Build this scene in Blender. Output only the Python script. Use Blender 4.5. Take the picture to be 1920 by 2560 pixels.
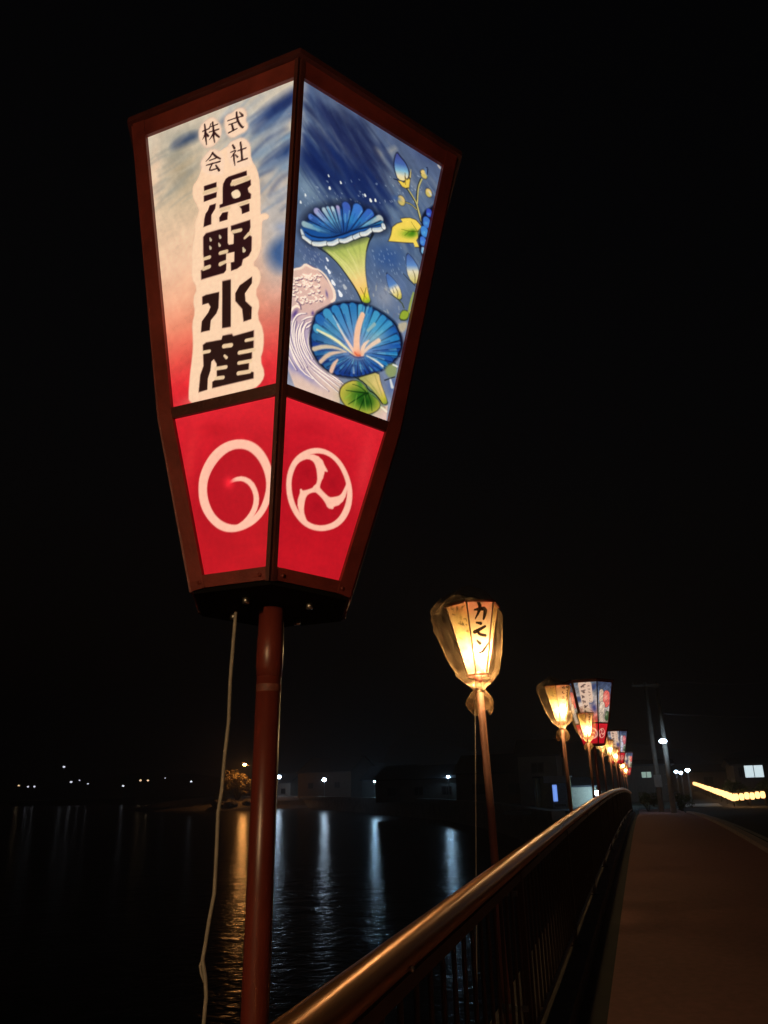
import bpy, bmesh, math, random
import numpy as np
from mathutils import Vector, Matrix
for _o in list(bpy.data.objects): bpy.data.objects.remove(_o)
SC = bpy.context.scene
COL = SC.collection
random.seed(7)
PI = math.pi

# ------------------------------------------------------------------ camera, night sky, exposure
cam = bpy.data.cameras.new('camera'); CAM = bpy.data.objects.new('camera', cam); COL.objects.link(CAM)
cam.sensor_fit = 'VERTICAL'; cam.sensor_height = 24.0; cam.lens = 24.0*1983.05/2560
cam.clip_start = 0.05; cam.clip_end = 6000
CAMROT = np.array([[0.9551210,0.1188639,0.2713213],[0.2951808,-0.3054164,-0.9053116],[-0.0247429,0.9447710,-0.3267960]])
CAM.matrix_world = Matrix([list(CAMROT[0])+[0], list(CAMROT[1])+[0], list(CAMROT[2])+[1.5], [0, 0, 0, 1]])
SC.camera = CAM
world = bpy.data.worlds.new('World'); SC.world = world; world.use_nodes = True
wn = world.node_tree; wn.nodes.clear()
wo = wn.nodes.new('ShaderNodeOutputWorld'); wb = wn.nodes.new('ShaderNodeBackground'); ws = wn.nodes.new('ShaderNodeTexSky')
ws.sky_type = 'NISHITA'; ws.sun_disc = False; ws.sun_elevation = math.radians(-2.5); ws.sun_rotation = math.radians(150)
wb.inputs[1].default_value = 0.014
wn.links.new(ws.outputs[0], wb.inputs[0]); wn.links.new(wb.outputs[0], wo.inputs[0])
vs = SC.view_settings; vs.view_transform = 'Standard'; vs.look = 'None'; vs.gamma = 1; vs.exposure = 0.0; vs.use_curve_mapping = False
SC.cycles.use_denoising = True
SC.cycles.max_bounces = 8; SC.cycles.transparent_max_bounces = 16; SC.cycles.sample_clamp_indirect = 6.0
try: SC.cycles.use_light_tree = True
except Exception: pass

# ------------------------------------------------------------------ helpers
def lin(c):
    c = np.asarray(c, float)/255.0
    return np.where(c <= .04045, c/12.92, ((c+.055)/1.055)**2.4)
def L3(*c): return tuple(float(v) for v in lin(c))
def P(*c): return tuple(float(v) for v in c)
MATS = {}
def mat(name, col, rough=.6, metal=0.0, var=.25, scale=8.0, bump=0.0, bscale=60.0, emit=None, estr=0.0, coat=0.0, spec=.5, stretch=None):
    if name in MATS: return MATS[name]
    m = bpy.data.materials.new(name); m.use_nodes = True; nt = m.node_tree; b = nt.nodes['Principled BSDF']
    tc = nt.nodes.new('ShaderNodeTexCoord'); mp = nt.nodes.new('ShaderNodeMapping'); nt.links.new(tc.outputs['Object'], mp.inputs[0])
    if stretch: mp.inputs['Scale'].default_value = stretch
    n = nt.nodes.new('ShaderNodeTexNoise'); n.inputs['Scale'].default_value = scale; n.inputs['Detail'].default_value = 6; n.inputs['Roughness'].default_value = .65
    nt.links.new(mp.outputs[0], n.inputs[0])
    r = nt.nodes.new('ShaderNodeValToRGB'); e = r.color_ramp.elements
    e[0].position = .3; e[1].position = .72
    e[0].color = (*[c*(1-var) for c in col], 1); e[1].color = (*[min(1, c*(1+var)) for c in col], 1)
    nt.links.new(n.outputs['Fac'], r.inputs[0]); nt.links.new(r.outputs[0], b.inputs['Base Color'])
    mr = nt.nodes.new('ShaderNodeMapRange'); mr.inputs[3].default_value = max(.03, rough*.8); mr.inputs[4].default_value = min(1, rough*1.25)
    nt.links.new(n.outputs['Fac'], mr.inputs[0]); nt.links.new(mr.outputs[0], b.inputs['Roughness'])
    b.inputs['Metallic'].default_value = metal; b.inputs['Specular IOR Level'].default_value = spec
    b.inputs['Coat Weight'].default_value = coat; b.inputs['Coat Roughness'].default_value = .15
    if bump:
        n2 = nt.nodes.new('ShaderNodeTexNoise'); n2.inputs['Scale'].default_value = bscale; n2.inputs['Detail'].default_value = 4
        nt.links.new(mp.outputs[0], n2.inputs[0])
        bp = nt.nodes.new('ShaderNodeBump'); bp.inputs['Strength'].default_value = bump; bp.inputs['Distance'].default_value = .01
        nt.links.new(n2.outputs['Fac'], bp.inputs['Height']); nt.links.new(bp.outputs[0], b.inputs['Normal'])
    if emit:
        b.inputs['Emission Color'].default_value = (*emit, 1); b.inputs['Emission Strength'].default_value = estr
    MATS[name] = m
    return m

class MB:
    """collects simple shapes into one mesh"""
    def __init__(s): s.v = []; s.f = []; s.sm = []
    def add(s, V, F, smooth=False):
        n = len(s.v); s.v += [tuple(map(float, p)) for p in V]; s.f += [tuple(i+n for i in f) for f in F]; s.sm += [smooth]*len(F)
        return s
    def box(s, x0, x1, y0, y1, z0, z1):
        return s.add([(x, y, z) for z in (z0, z1) for y in (y0, y1) for x in (x0, x1)],
                     [(0, 2, 3, 1), (4, 5, 7, 6), (0, 1, 5, 4), (2, 6, 7, 3), (0, 4, 6, 2), (1, 3, 7, 5)])
    def beam(s, p, q, w, d, nrm, ww=None):
        p, q, nrm = Vector(p), Vector(q), Vector(nrm); a = (q-p).normalized(); sd = a.cross(nrm).normalized(); nn = sd.cross(a).normalized()
        V = []
        for c, w_ in ((p, w), (q, ww or w)):
            V += [c-sd*w_/2-nn*d/2, c+sd*w_/2-nn*d/2, c+sd*w_/2+nn*d/2, c-sd*w_/2+nn*d/2]
        return s.add(V, [(0, 1, 2, 3), (7, 6, 5, 4), (0, 4, 5, 1), (1, 5, 6, 2), (2, 6, 7, 3), (3, 7, 4, 0)])
    def tube(s, pts, r, n=10, cap=True):
        pts = [Vector(p) for p in pts]; rs = r if isinstance(r, (list, tuple)) else [r]*len(pts); V = []; F = []
        up = Vector((1, 0, 0)) if abs((pts[-1]-pts[0]).normalized().z) > .7 else Vector((0, 0, 1))
        for i, p in enumerate(pts):
            t = (pts[min(i+1, len(pts)-1)]-pts[max(i-1, 0)]).normalized(); a = t.cross(up).normalized(); b = a.cross(t)
            V += [p+(a*math.cos(2*PI*k/n)+b*math.sin(2*PI*k/n))*rs[i] for k in range(n)]
        for i in range(len(pts)-1):
            F += [(i*n+k, i*n+(k+1) % n, (i+1)*n+(k+1) % n, (i+1)*n+k) for k in range(n)]
        if cap: F += [tuple(range(n-1, -1, -1)), tuple((len(pts)-1)*n+k for k in range(n))]
        return s.add(V, F, True)
    def sphere(s, c, r, nu=12, nv=8, sz=1.0):
        V = [(c[0]+r*math.sin(PI*j/nv)*math.cos(2*PI*i/nu), c[1]+r*math.sin(PI*j/nv)*math.sin(2*PI*i/nu), c[2]+r*sz*math.cos(PI*j/nv)) for j in range(nv+1) for i in range(nu)]
        F = [(j*nu+i, (j+1)*nu+i, (j+1)*nu+(i+1) % nu, j*nu+(i+1) % nu) for j in range(nv) for i in range(nu)]
        return s.add(V, F, True)
    def mesh(s, name):
        me = bpy.data.meshes.new(name); me.from_pydata(s.v, [], s.f); me.validate()
        if len(me.polygons) == len(s.sm): me.polygons.foreach_set('use_smooth', s.sm)
        me.update(); return me
def link(name, data, m=None, parent=None, mw=None):
    o = bpy.data.objects.new(name, data); COL.objects.link(o)
    if m is not None and data is not None and not data.materials: data.materials.append(m)
    if parent is not None: o.parent = parent
    if mw is not None: o.matrix_local = mw
    return o
def build(mb, name, m, parent=None, mw=None): return link(name, mb.mesh(name), m, parent, mw)
def thing(name, label, cat, mw=None, group=None, data=None, m=None):
    o = link(name, data, m, None, mw); o['label'] = label; o['category'] = cat
    if group: o['group'] = group
    return o
def struct(o, kind='structure'): o['kind'] = kind; return o
def bevel(o, w, n=2):
    b = o.modifiers.new('bevel', 'BEVEL'); b.width = w; b.segments = n; b.limit_method = 'ANGLE'; return o

# ------------------------------------------------------------------ painter for the printed and hand-painted lantern panels
ART = {'ul':[('v',[(0,(206,30,42)),(.07,(212,42,48)),(.16,(213,80,68)),(.26,(220,128,100)),(.36,(226,165,132)),(.48,(226,184,152)),(.7,(206,182,152)),(1,(196,184,164))]),
('b',162,424,65,-24,-24,-239,(163,161,160),.85),
('b',168,325,42,-12,-3,-108,(176,170,166),.6),
('b',92,618,77,-26,-1,-75,(160,158,152),.7),
('b',-94,606,54,-18,0,-98,(150,136,110),.75),
('b',-93,705,61,0,7,-19,(150,150,140),.7),
('b',-182,589,20,-8,-9,-123,(232,196,164),.9),
('b',-119,659,38,-5,4,-19,(140,140,128),.6),
('b',147,657,64,21,21,-38,(120,150,175),.7),
('b',136,574,64,1,9,-30,(118,145,168),.6),
('f',(24,38,84),34,.95,2,[(105,672),(139,692),(178,704),(228,718),(224,658),(174,653),(138,648),(107,641)]),
('b',191,658,39,6,6,-15,(52,90,140),.5),
('f',(26,52,104),30,.95,2,[(128,542),(150,560),(177,568),(210,583),(203,537),(171,538),(141,530)]),
('b',188,519,30,1,5,-18,(88,125,165),.6),
('b',195,594,25,6,5,-11,(95,135,170),.7),
('f',(44,78,130),36,.9,2,[(133,321),(154,343),(186,350),(181,264),(158,268),(138,292)]),
('b',172,370,20,-6,0,-16,(110,130,165),.6),
('f',(34,54,84),26,.9,2,[(-133,680),(-100,698),(-51,700),(-50,675),(-80,676),(-113,674)]),
('s',(30,50,98),(30,50,98),34,.5,[(102,655,8.9),(147,674,17.7),(216,696,17.4)]),
('s',(30,50,98),(30,50,98),34,.5,[(132,549,5.8),(171,562,17.3),(206,570,11.4)]),
('s',(30,50,98),(30,50,98),34,.5,[(107,636,3),(167,638,11.7),(215,650,8.7)]),
('s',(30,50,98),(30,50,98),34,.5,[(-119,690,5.1),(-80,691,9.4),(-51,687,6.2)]),
('k',21,60,20,420,210,740,24,120,12,[(40,58,100),(150,160,170),(90,116,150),(170,170,166)],.4),
('k',22,40,-190,520,0,720,20,110,12,[(150,146,132),(186,176,156),(120,124,122)],.35),
('n',.06,70,30,25,3),
('n',.04,12,40,25,33),
('f',(205,172,146),7,.8,1,[(-52,564),(-66,555),(-67,526),(-52,495),(-48,479),(-62,451),(-60,427),(-69,393),(-69,365),(-71,389),(-69,349),(-72,312),(-56,283),(-69,258),(-63,223),(-72,197),(-70,164),(-70,136),(-74,104),(-79,73),(-84,19),(-79,7),(-65,0),(-32,-2),(36,1),(89,3),(109,16),(116,34),(105,67),(115,93),(116,135),(101,171),(109,201),(97,231),(114,257),(110,285),(92,301),(110,318),(118,346),(116,326),(120,397),(124,404),(136,402),(140,409),(132,418),(123,420),(117,418),(119,471),(117,517),(110,545),(97,566),(96,616),(46,633),(-36,602)]),
('f',(198,170,152),7,.9,1,[(-30,722),(-9,727),(8,710),(20,687),(18,662),(7,648),(-10,639),(-29,643),(-45,668),(-49,690),(-46,710)]),
('f',(198,170,152),7,.9,1,[(-10,639),(12,624),(25,605),(28,574),(19,549),(-35,574),(-46,603),(-40,618),(-26,630)]),
('f',(198,170,152),7,.9,1,[(24,704),(32,715),(49,715),(62,723),(81,718),(92,697),(86,680),(95,661),(88,648),(69,647),(48,642),(34,654),(27,674)]),
('f',(198,170,152),7,.9,1,[(37,637),(58,639),(74,639),(91,623),(98,607),(89,592),(98,567),(106,548),(46,558),(33,587),(28,615)]),
('f',(235,199,166),3,1,1,[(-52,564),(-66,555),(-67,526),(-52,495),(-48,479),(-62,451),(-60,427),(-69,393),(-69,365),(-71,389),(-69,349),(-72,312),(-56,283),(-69,258),(-63,223),(-72,197),(-70,164),(-70,136),(-74,104),(-79,73),(-84,19),(-79,7),(-65,0),(-32,-2),(36,1),(89,3),(109,16),(116,34),(105,67),(115,93),(116,135),(101,171),(109,201),(97,231),(114,257),(110,285),(92,301),(110,318),(118,346),(116,326),(120,397),(124,404),(136,402),(140,409),(132,418),(123,420),(117,418),(119,471),(117,517),(110,545),(97,566),(96,616),(46,633),(-36,602)]),
('f',(233,200,172),6,1,1,[(-28,719),(-9,724),(6,708),(17,687),(16,663),(5,650),(-10,642),(-28,646),(-43,669),(-47,690),(-44,708)]),
('f',(233,200,172),6,1,1,[(-9,636),(11,622),(23,605),(25,576),(17,552),(-33,576),(-43,603),(-38,617),(-25,628)]),
('f',(233,200,172),6,1,1,[(27,702),(34,713),(49,712),(62,720),(80,715),(90,696),(84,680),(92,663),(86,650),(68,649),(48,645),(36,656),(29,675)]),
('f',(233,200,172),6,1,1,[(39,635),(59,636),(74,637),(90,621),(96,606),(88,592),(96,570),(103,552),(48,561),(36,588),(31,614)]),
('b',-23,9,69,1,4,-16,(238,190,160),.7),
('s',(40,15,18),(40,15,18),1.5,1,[(-36,694,3.3),(-17,695,4.3)]),
('s',(40,15,18),(40,15,18),1.5,1,[(-30,712,3.6),(-28,696,5.5),(-28,678,6.2),(-25,653,2.9)]),
('s',(40,15,18),(40,15,18),1.5,1,[(-28,691,3.6),(-31,679,4),(-36,672,1.8)]),
('s',(40,15,18),(40,15,18),1.5,1,[(-27,688,3.3),(-20,675,6.1)]),
('s',(40,15,18),(40,15,18),1.5,1,[(-12,707,2.9),(-16,696,2.9)]),
('s',(40,15,18),(40,15,18),1.5,1,[(-15,698,2.9),(7,698,3.6)]),
('s',(40,15,18),(40,15,18),1.5,1,[(-17,685,3.3),(10,683,4)]),
('s',(40,15,18),(40,15,18),1.5,1,[(-7,709,4.3),(-5,691,5.8),(-5,670,5.4),(-2,651,2.9)]),
('s',(40,15,18),(40,15,18),1.5,1,[(-5,679,4),(-11,669,4.3),(-17,664,1.8)]),
('s',(40,15,18),(40,15,18),1.5,1,[(-3,680,4.7),(3,670,6.1),(11,661,4.7)]),
('s',(40,15,18),(40,15,18),1.5,1,[(36,697,3.2),(56,696,3.2),(79,694,3.9)]),
('s',(40,15,18),(40,15,18),1.5,1,[(61,711,4.6),(62,693,6.4),(68,676,6),(77,662,5.6),(80,665,2.1)]),
('s',(40,15,18),(40,15,18),1.5,1,[(69,708,2.5),(77,697,5.7)]),
('s',(40,15,18),(40,15,18),1.5,1,[(39,685,3.2),(60,684,3.5)]),
('s',(40,15,18),(40,15,18),1.5,1,[(47,684,5),(51,666,6)]),
('s',(40,15,18),(40,15,18),1.5,1,[(38,663,4.3),(61,666,3.5)]),
('s',(40,15,18),(40,15,18),1.5,1,[(-8,625,4.3),(-17,614,4.3),(-28,608,1.8)]),
('s',(40,15,18),(40,15,18),1.5,1,[(-9,625,4.7),(0,612,6.1),(13,601,4.3)]),
('s',(40,15,18),(40,15,18),1.5,1,[(-17,607,3.6),(1,607,3.9)]),
('s',(40,15,18),(40,15,18),1.5,1,[(-26,597,3.6),(12,594,4.3)]),
('s',(40,15,18),(40,15,18),1.5,1,[(-9,596,3.9),(-16,587,4.3),(-18,579,3.9),(5,578,3.5)]),
('s',(40,15,18),(40,15,18),1.5,1,[(0,588,3.9),(9,571,6.4)]),
('s',(40,15,18),(40,15,18),1.5,1,[(48,626,4.6),(53,615,6)]),
('s',(40,15,18),(40,15,18),1.5,1,[(42,608,2.8),(58,609,3.9),(51,601,3.5),(43,594,1.8)]),
('s',(40,15,18),(40,15,18),1.5,1,[(50,601,4.9),(51,585,4.9),(53,569,2.1)]),
('s',(40,15,18),(40,15,18),1.5,1,[(54,598,2.5),(61,589,4.6)]),
('s',(40,15,18),(40,15,18),1.5,1,[(62,605,3.2),(84,605,3.8)]),
('s',(40,15,18),(40,15,18),1.5,1,[(70,625,4.9),(72,602,5.6),(73,578,5.9)]),
('s',(40,15,18),(40,15,18),1.5,1,[(61,576,4.2),(87,576,4.5)]),
('f',(90,50,52),3,.55,0,[(-35,543),(1,542),(1,528),(-34,530)]),
('f',(40,15,18),2,1,0,[(-34,543),(1,542),(1,528),(-34,530)]),
('f',(90,50,52),3,.55,0,[(-35,517),(2,516),(0,502),(-35,501)]),
('f',(40,15,18),2,1,0,[(-35,517),(1,515),(0,502),(-35,501)]),
('f',(90,50,52),3,.55,0,[(-19,487),(-1,486),(-3,474),(-14,460),(-15,435),(-37,435),(-35,456),(-31,468),(-24,475)]),
('f',(40,15,18),2,1,0,[(-19,486),(-2,486),(-4,473),(-15,460),(-16,436),(-37,435),(-34,456),(-31,468),(-24,475)]),
('f',(90,50,52),3,.55,0,[(19,532),(26,542),(35,546),(85,545),(85,533),(44,534),(42,529),(49,515),(95,517),(95,503),(86,497),(88,487),(95,479),(94,468),(8,470),(8,479),(17,479),(18,521)]),
('f',(40,15,18),2,1,0,[(20,531),(27,542),(35,545),(84,544),(85,532),(44,533),(42,528),(50,515),(94,517),(95,503),(86,498),(88,487),(94,480),(93,468),(9,471),(9,479),(17,480),(18,520)]),
('f',(90,50,52),3,.55,0,[(7,435),(7,446),(16,456),(32,454),(29,434)]),
('f',(40,15,18),2,1,0,[(8,435),(7,446),(16,456),(31,454),(29,434)]),
('f',(90,50,52),3,.55,0,[(63,457),(89,457),(89,437),(69,436),(68,449)]),
('f',(40,15,18),2,1,0,[(63,457),(89,457),(89,437),(69,436),(68,449)]),
('f',(90,50,52),3,.55,0,[(-39,410),(-31,418),(9,416),(30,414),(29,375),(32,369),(45,367),(46,391),(38,399),(38,416),(91,415),(91,396),(85,379),(94,370),(92,336),(84,324),(69,320),(65,306),(53,301),(36,300),(36,322),(24,324),(23,306),(16,300),(-46,300),(-47,325),(-38,326),(-38,351),(-40,366)]),
('f',(40,15,18),2,1,0,[(-38,409),(-30,416),(9,415),(30,413),(29,374),(32,369),(44,367),(45,390),(38,398),(38,414),(90,414),(90,395),(84,379),(93,370),(91,336),(83,325),(68,321),(64,307),(52,302),(36,301),(36,323),(24,325),(23,307),(17,301),(-45,302),(-45,325),(-36,326),(-37,351),(-38,366)]),
('f',(232,205,170),2,1,1,[(41,502),(57,505),(64,497),(67,487),(64,481),(48,482),(42,493)]),
('s',(214,184,146),(214,184,146),2,1,[(45,523,11.6),(88,523,12.1)]),
('s',(214,184,146),(214,184,146),2,1,[(-34,525,10.4),(1,524,10.3)]),
('s',(214,184,146),(214,184,146),2,1,[(42,398,9.4),(64,396,9.4)]),
('s',(214,184,146),(214,184,146),2,1,[(75,373,7.1),(86,380,9.9)]),
('s',(214,184,146),(214,184,146),2,1,[(8,354,9.5),(25,353,10)]),
('s',(214,184,146),(214,184,146),2,1,[(-36,352,8.7),(-22,352,9.5)]),
('s',(214,184,146),(214,184,146),2,1,[(-38,327,10.1),(-23,328,10.1)]),
('s',(214,184,146),(214,184,146),2,1,[(8,326,10.9),(23,328,8.5)]),
('s',(214,184,146),(214,184,146),2,1,[(13,464,8.7),(34,463,9.5)]),
('s',(214,184,146),(214,184,146),2,1,[(62,462,7.2),(84,463,8.6)]),
('s',(196,178,148),(196,178,148),2,1,[(-20,402,2),(-18,396,5.8),(-17,394,5.8)]),
('s',(196,178,148),(196,178,148),2,1,[(6,401,2),(8,396,5.8),(9,393,5.8)]),
('s',(196,178,148),(196,178,148),2,1,[(-21,381,2),(-19,376,5.8),(-18,373,5.8)]),
('s',(196,178,148),(196,178,148),2,1,[(4,381,2),(6,375,5.8),(7,373,5.8)]),
('s',(206,186,152),(206,186,152),2,1,[(69,350,2.8),(72,341,8.7)]),
('f',(235,199,166),2,1,0,[(24,348),(46,346),(45,321),(23,324)]),
('f',(235,199,166),2,1,0,[(30,413),(38,413),(38,398),(45,390),(44,367),(32,368),(29,374)]),
('f',(100,60,60),3,.5,0,[(-44,258),(-33,260),(3,257),(1,218),(-5,205),(-21,192),(-24,168),(-48,169),(-46,196),(-27,214),(-20,226),(-27,238),(-44,237)]),
('f',(38,18,16),2,1,0,[(-43,257),(-33,259),(3,257),(0,218),(-6,206),(-21,193),(-24,169),(-48,170),(-45,196),(-27,214),(-21,226),(-27,237),(-43,237)]),
('f',(100,60,60),3,.5,0,[(12,283),(35,281),(32,162),(9,165)]),
('f',(38,18,16),2,1,0,[(12,281),(35,279),(32,164),(9,166)]),
('f',(100,60,60),3,.5,0,[(91,272),(90,256),(71,236),(72,216),(88,197),(86,168),(65,167),(63,199),(45,223),(46,242),(58,259)]),
('f',(38,18,16),2,1,0,[(91,271),(90,255),(71,235),(72,216),(88,197),(86,169),(66,168),(63,199),(46,223),(46,242),(58,258)]),
('f',(100,60,60),3,.5,0,[(-44,138),(-35,142),(7,139),(10,148),(35,147),(39,140),(93,141),(91,99),(86,89),(86,76),(78,69),(76,47),(89,41),(88,27),(-20,27),(-20,42),(-8,47),(-7,83),(-15,96),(-22,92),(-24,71),(-32,53),(-34,26),(-57,25),(-52,66),(-43,86)]),
('f',(38,18,16),2,1,0,[(-43,137),(-34,141),(7,138),(10,147),(34,145),(38,139),(91,140),(89,99),(85,89),(84,76),(77,70),(75,48),(88,42),(87,28),(-20,28),(-19,43),(-7,47),(-7,83),(-14,96),(-21,92),(-24,71),(-31,54),(-33,27),(-56,26),(-51,66),(-42,86)]),
('s',(222,190,152),(222,190,152),2,1,[(13,121,10.2),(32,119,10.2)]),
('s',(222,190,152),(222,190,152),2,1,[(-43,119,8.6),(-26,118,8)]),
('s',(222,190,152),(222,190,152),2,1,[(71,121,7.8),(91,120,7.8)]),
('s',(222,190,152),(222,190,152),2,1,[(53,96,9.5),(90,94,9.4)]),
('s',(222,190,152),(222,190,152),2,1,[(51,72,8.4),(81,70,8.8)]),
('s',(222,190,152),(222,190,152),2,1,[(-9,72,9.1),(17,70,9)]),
('s',(222,190,152),(222,190,152),2,1,[(49,48,9.5),(78,46,9.4)]),
('s',(222,190,152),(222,190,152),2,1,[(-10,49,8.5),(9,47,9)]),
('s',(222,190,152),(222,190,152),2,1,[(14,98,5.7),(19,92,7.3)])],
'ur':[('v',[(0,(150,150,165)),(.2,(96,112,142)),(.45,(80,98,128)),(.62,(84,104,130)),(.8,(84,102,128)),(1,(76,90,120))]),
('b',-99,656,115,-7,-12,-31,(112,126,146),.8),
('b',0,659,87,-5,-11,-28,(132,136,142),.85),
('b',-185,673,29,-5,-8,-20,(104,122,148),.7),
('s',(158,156,160),(158,156,160),22,.8,[(-219,733,17.6),(-212,664,14.4),(-202,590,19.8),(-201,542,8.4)]),
('b',-162,482,44,-1,-10,-34,(120,142,160),.7),
('b',151,744,45,-1,-14,-31,(58,72,108),.8),
('f',(28,36,70),40,.85,2,[(-205,676),(-184,667),(-148,708),(-108,718),(-57,723),(-22,692),(22,693),(-36,670),(-87,661),(-116,645),(-154,652),(-179,655)]),
('f',(24,38,82),40,.88,2,[(-203,559),(-170,586),(-130,595),(-92,609),(-41,618),(-2,619),(38,596),(-3,582),(-33,559),(-81,543),(-132,517),(-167,512),(-190,525)]),
('s',(28,36,72),(28,36,72),26,.6,[(-204,679,2.3),(-183,659,8.8),(-152,657,5.9)]),
('s',(28,36,72),(28,36,72),26,.6,[(-193,668,5.8),(-160,690,14.9),(-118,696,12.2)]),
('s',(28,36,72),(28,36,72),26,.6,[(-119,707,9.2),(-55,713,19.1),(-5,689,6.5)]),
('s',(28,36,72),(28,36,72),26,.6,[(-154,649,8.9),(-100,662,18.4),(-37,676,6.4)]),
('s',(20,38,86),(20,38,86),26,.6,[(-197,569,5.7),(-173,547,17.1),(-136,539,14.5)]),
('s',(20,38,86),(20,38,86),26,.6,[(-155,583,11.6),(-102,597,18),(-41,615,18.7)]),
('s',(20,38,86),(20,38,86),26,.6,[(-84,601,18.2),(-13,606,18.9),(39,597,5.2)]),
('s',(20,38,86),(20,38,86),26,.6,[(-112,541,11.7),(-46,561,18.4),(11,581,6.3)]),
('s',(104,124,146),(104,124,146),24,.6,[(-190,648,8.7),(-152,641,11.8),(-108,637,6)]),
('s',(104,124,146),(104,124,146),24,.6,[(-197,618,5.7),(-172,597,11.6),(-129,608,5.9)]),
('s',(104,124,146),(104,124,146),24,.6,[(-75,671,4.4),(-33,652,9.5),(1,647,4.5)]),
('b',-98,571,44,1,-4,-13,(14,26,66),.6),
('b',-155,620,40,-6,-4,-10,(88,112,146),.7),
('b',-47,659,48,0,-4,-11,(120,130,144),.6),
('s',(130,134,140),(130,134,140),16,.7,[(-84,640,8),(-43,632,10.6),(-10,633,6.4)]),
('s',(150,148,142),(150,148,142),16,.8,[(-2,671,12.9),(28,679,15.1),(52,708,8.7)]),
('s',(122,128,138),(122,128,138),18,.7,[(24,634,9.7),(50,616,11.8),(82,618,10)]),
('n',.09,110,22,-38,5),
('n',.07,30,18,-20,55),
('k',11,90,-190,560,60,720,-38,150,9,[(26,34,66),(96,114,140),(40,54,92),(120,132,148),(70,90,124)],.42),
('k',12,110,-190,470,210,690,-38,120,7,[(22,38,84),(92,110,138),(30,44,86),(128,136,146),(60,82,120)],.42),
('k',13,120,-170,60,200,500,-42,60,5,[(60,80,120),(104,122,150),(76,96,134),(126,140,162)],.4),
('k',14,46,-165,600,20,690,-36,120,11,[(24,32,72),(30,40,82),(20,28,66)],.6),
('k',15,60,-175,500,40,590,-36,120,11,[(20,36,86),(26,44,94),(16,30,78)],.6),
('b',71,410,61,9,-10,-45,(44,76,132),.85),
('b',-122,323,49,-9,-8,-20,(66,84,126),.7),
('b',78,308,38,-3,-16,-40,(136,142,156),.9),
('b',-32,277,30,-17,-11,-16,(96,108,132),.7),
('b',114,342,20,4,-5,-34,(86,110,156),.6),
('b',132,207,16,4,-2,-74,(150,158,180),.8),
('b',127,95,16,3,-1,-30,(74,96,146),.85),
('s',(168,182,196),(168,182,196),2,.488,[(138,638,1.7),(142,637,2.4)]),
('s',(168,182,196),(168,182,196),2,.539,[(78,629,1.7),(81,627,2.8)]),
('s',(168,182,196),(168,182,196),2,.765,[(-55,508,1.5),(-52,507,2.7)]),
('s',(168,182,196),(168,182,196),2,.367,[(-142,472,1.4),(-139,469,2.1)]),
('s',(168,182,196),(168,182,196),2,.412,[(-34,541,1.5),(-31,538,1.8)]),
('s',(168,182,196),(168,182,196),2,.765,[(-24,536,1.5),(-21,535,1.6)]),
('s',(168,182,196),(168,182,196),2,.685,[(-35,528,1.5),(-32,527,2.3)]),
('s',(168,182,196),(168,182,196),2,.781,[(-139,484,1.4),(-137,483,1.5)]),
('s',(168,182,196),(168,182,196),2,.569,[(113,633,1.7),(116,633,2.9)]),
('s',(168,182,196),(168,182,196),2,.515,[(86,626,1.7),(88,624,3)]),
('s',(168,182,196),(168,182,196),2,.704,[(-29,511,1.5),(-26,510,1.7)]),
('s',(168,182,196),(168,182,196),2,.339,[(-167,473,1.4),(-164,470,1.4)]),
('s',(168,182,196),(168,182,196),2,.65,[(76,594,1.6),(79,592,1.4)]),
('s',(168,182,196),(168,182,196),2,.55,[(-22,533,1.5),(-20,530,1.8)]),
('s',(168,182,196),(168,182,196),2,.413,[(-89,500,1.5),(-87,498,1.3)]),
('s',(168,182,196),(168,182,196),2,.544,[(-178,467,1.4),(-176,466,2)]),
('s',(168,182,196),(168,182,196),2,.373,[(-32,535,1.5),(-29,533,1.4)]),
('s',(168,182,196),(168,182,196),2,.67,[(37,594,1.6),(40,593,1.9)]),
('s',(168,182,196),(168,182,196),2,.706,[(-144,494,1.4),(-142,492,2.4)]),
('s',(168,182,196),(168,182,196),2,.749,[(90,601,1.7),(92,599,2.2)]),
('s',(168,182,196),(168,182,196),2,.598,[(-81,511,1.5),(-78,510,2.3)]),
('s',(168,182,196),(168,182,196),2,.785,[(-23,538,1.5),(-20,537,2.6)]),
('s',(168,182,196),(168,182,196),2,.695,[(92,623,1.7),(95,621,1.4)]),
('s',(168,182,196),(168,182,196),2,.568,[(-168,435,1.4),(-166,432,1.4)]),
('s',(168,182,196),(168,182,196),2,.675,[(97,578,1.7),(100,575,2)]),
('s',(168,182,196),(168,182,196),2,.333,[(-70,490,1.5),(-67,489,2.3)]),
('s',(168,182,196),(168,182,196),2,.614,[(133,620,1.7),(135,617,2.7)]),
('s',(168,182,196),(168,182,196),2,.54,[(114,631,1.7),(117,629,1.8)]),
('s',(168,182,196),(168,182,196),2,.63,[(67,570,1.6),(70,567,2.9)]),
('s',(168,182,196),(168,182,196),2,.544,[(-172,455,1.4),(-170,452,2.5)]),
('s',(168,182,196),(168,182,196),2,.449,[(130,671,1.7),(134,671,2.8)]),
('s',(168,182,196),(168,182,196),2,.362,[(-75,544,1.5),(-73,541,2.3)]),
('s',(168,182,196),(168,182,196),2,.745,[(9,583,1.6),(13,583,2.2)]),
('s',(168,182,196),(168,182,196),2,.412,[(-18,538,1.5),(-15,535,2.5)]),
('s',(168,182,196),(168,182,196),2,.775,[(125,630,1.7),(128,628,2.6)]),
('s',(168,182,196),(168,182,196),2,.534,[(-162,443,1.4),(-160,440,1.4)]),
('s',(168,182,196),(168,182,196),2,.486,[(-152,453,1.4),(-150,451,2.2)]),
('s',(168,182,196),(168,182,196),2,.656,[(115,624,1.7),(118,622,3)]),
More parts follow.
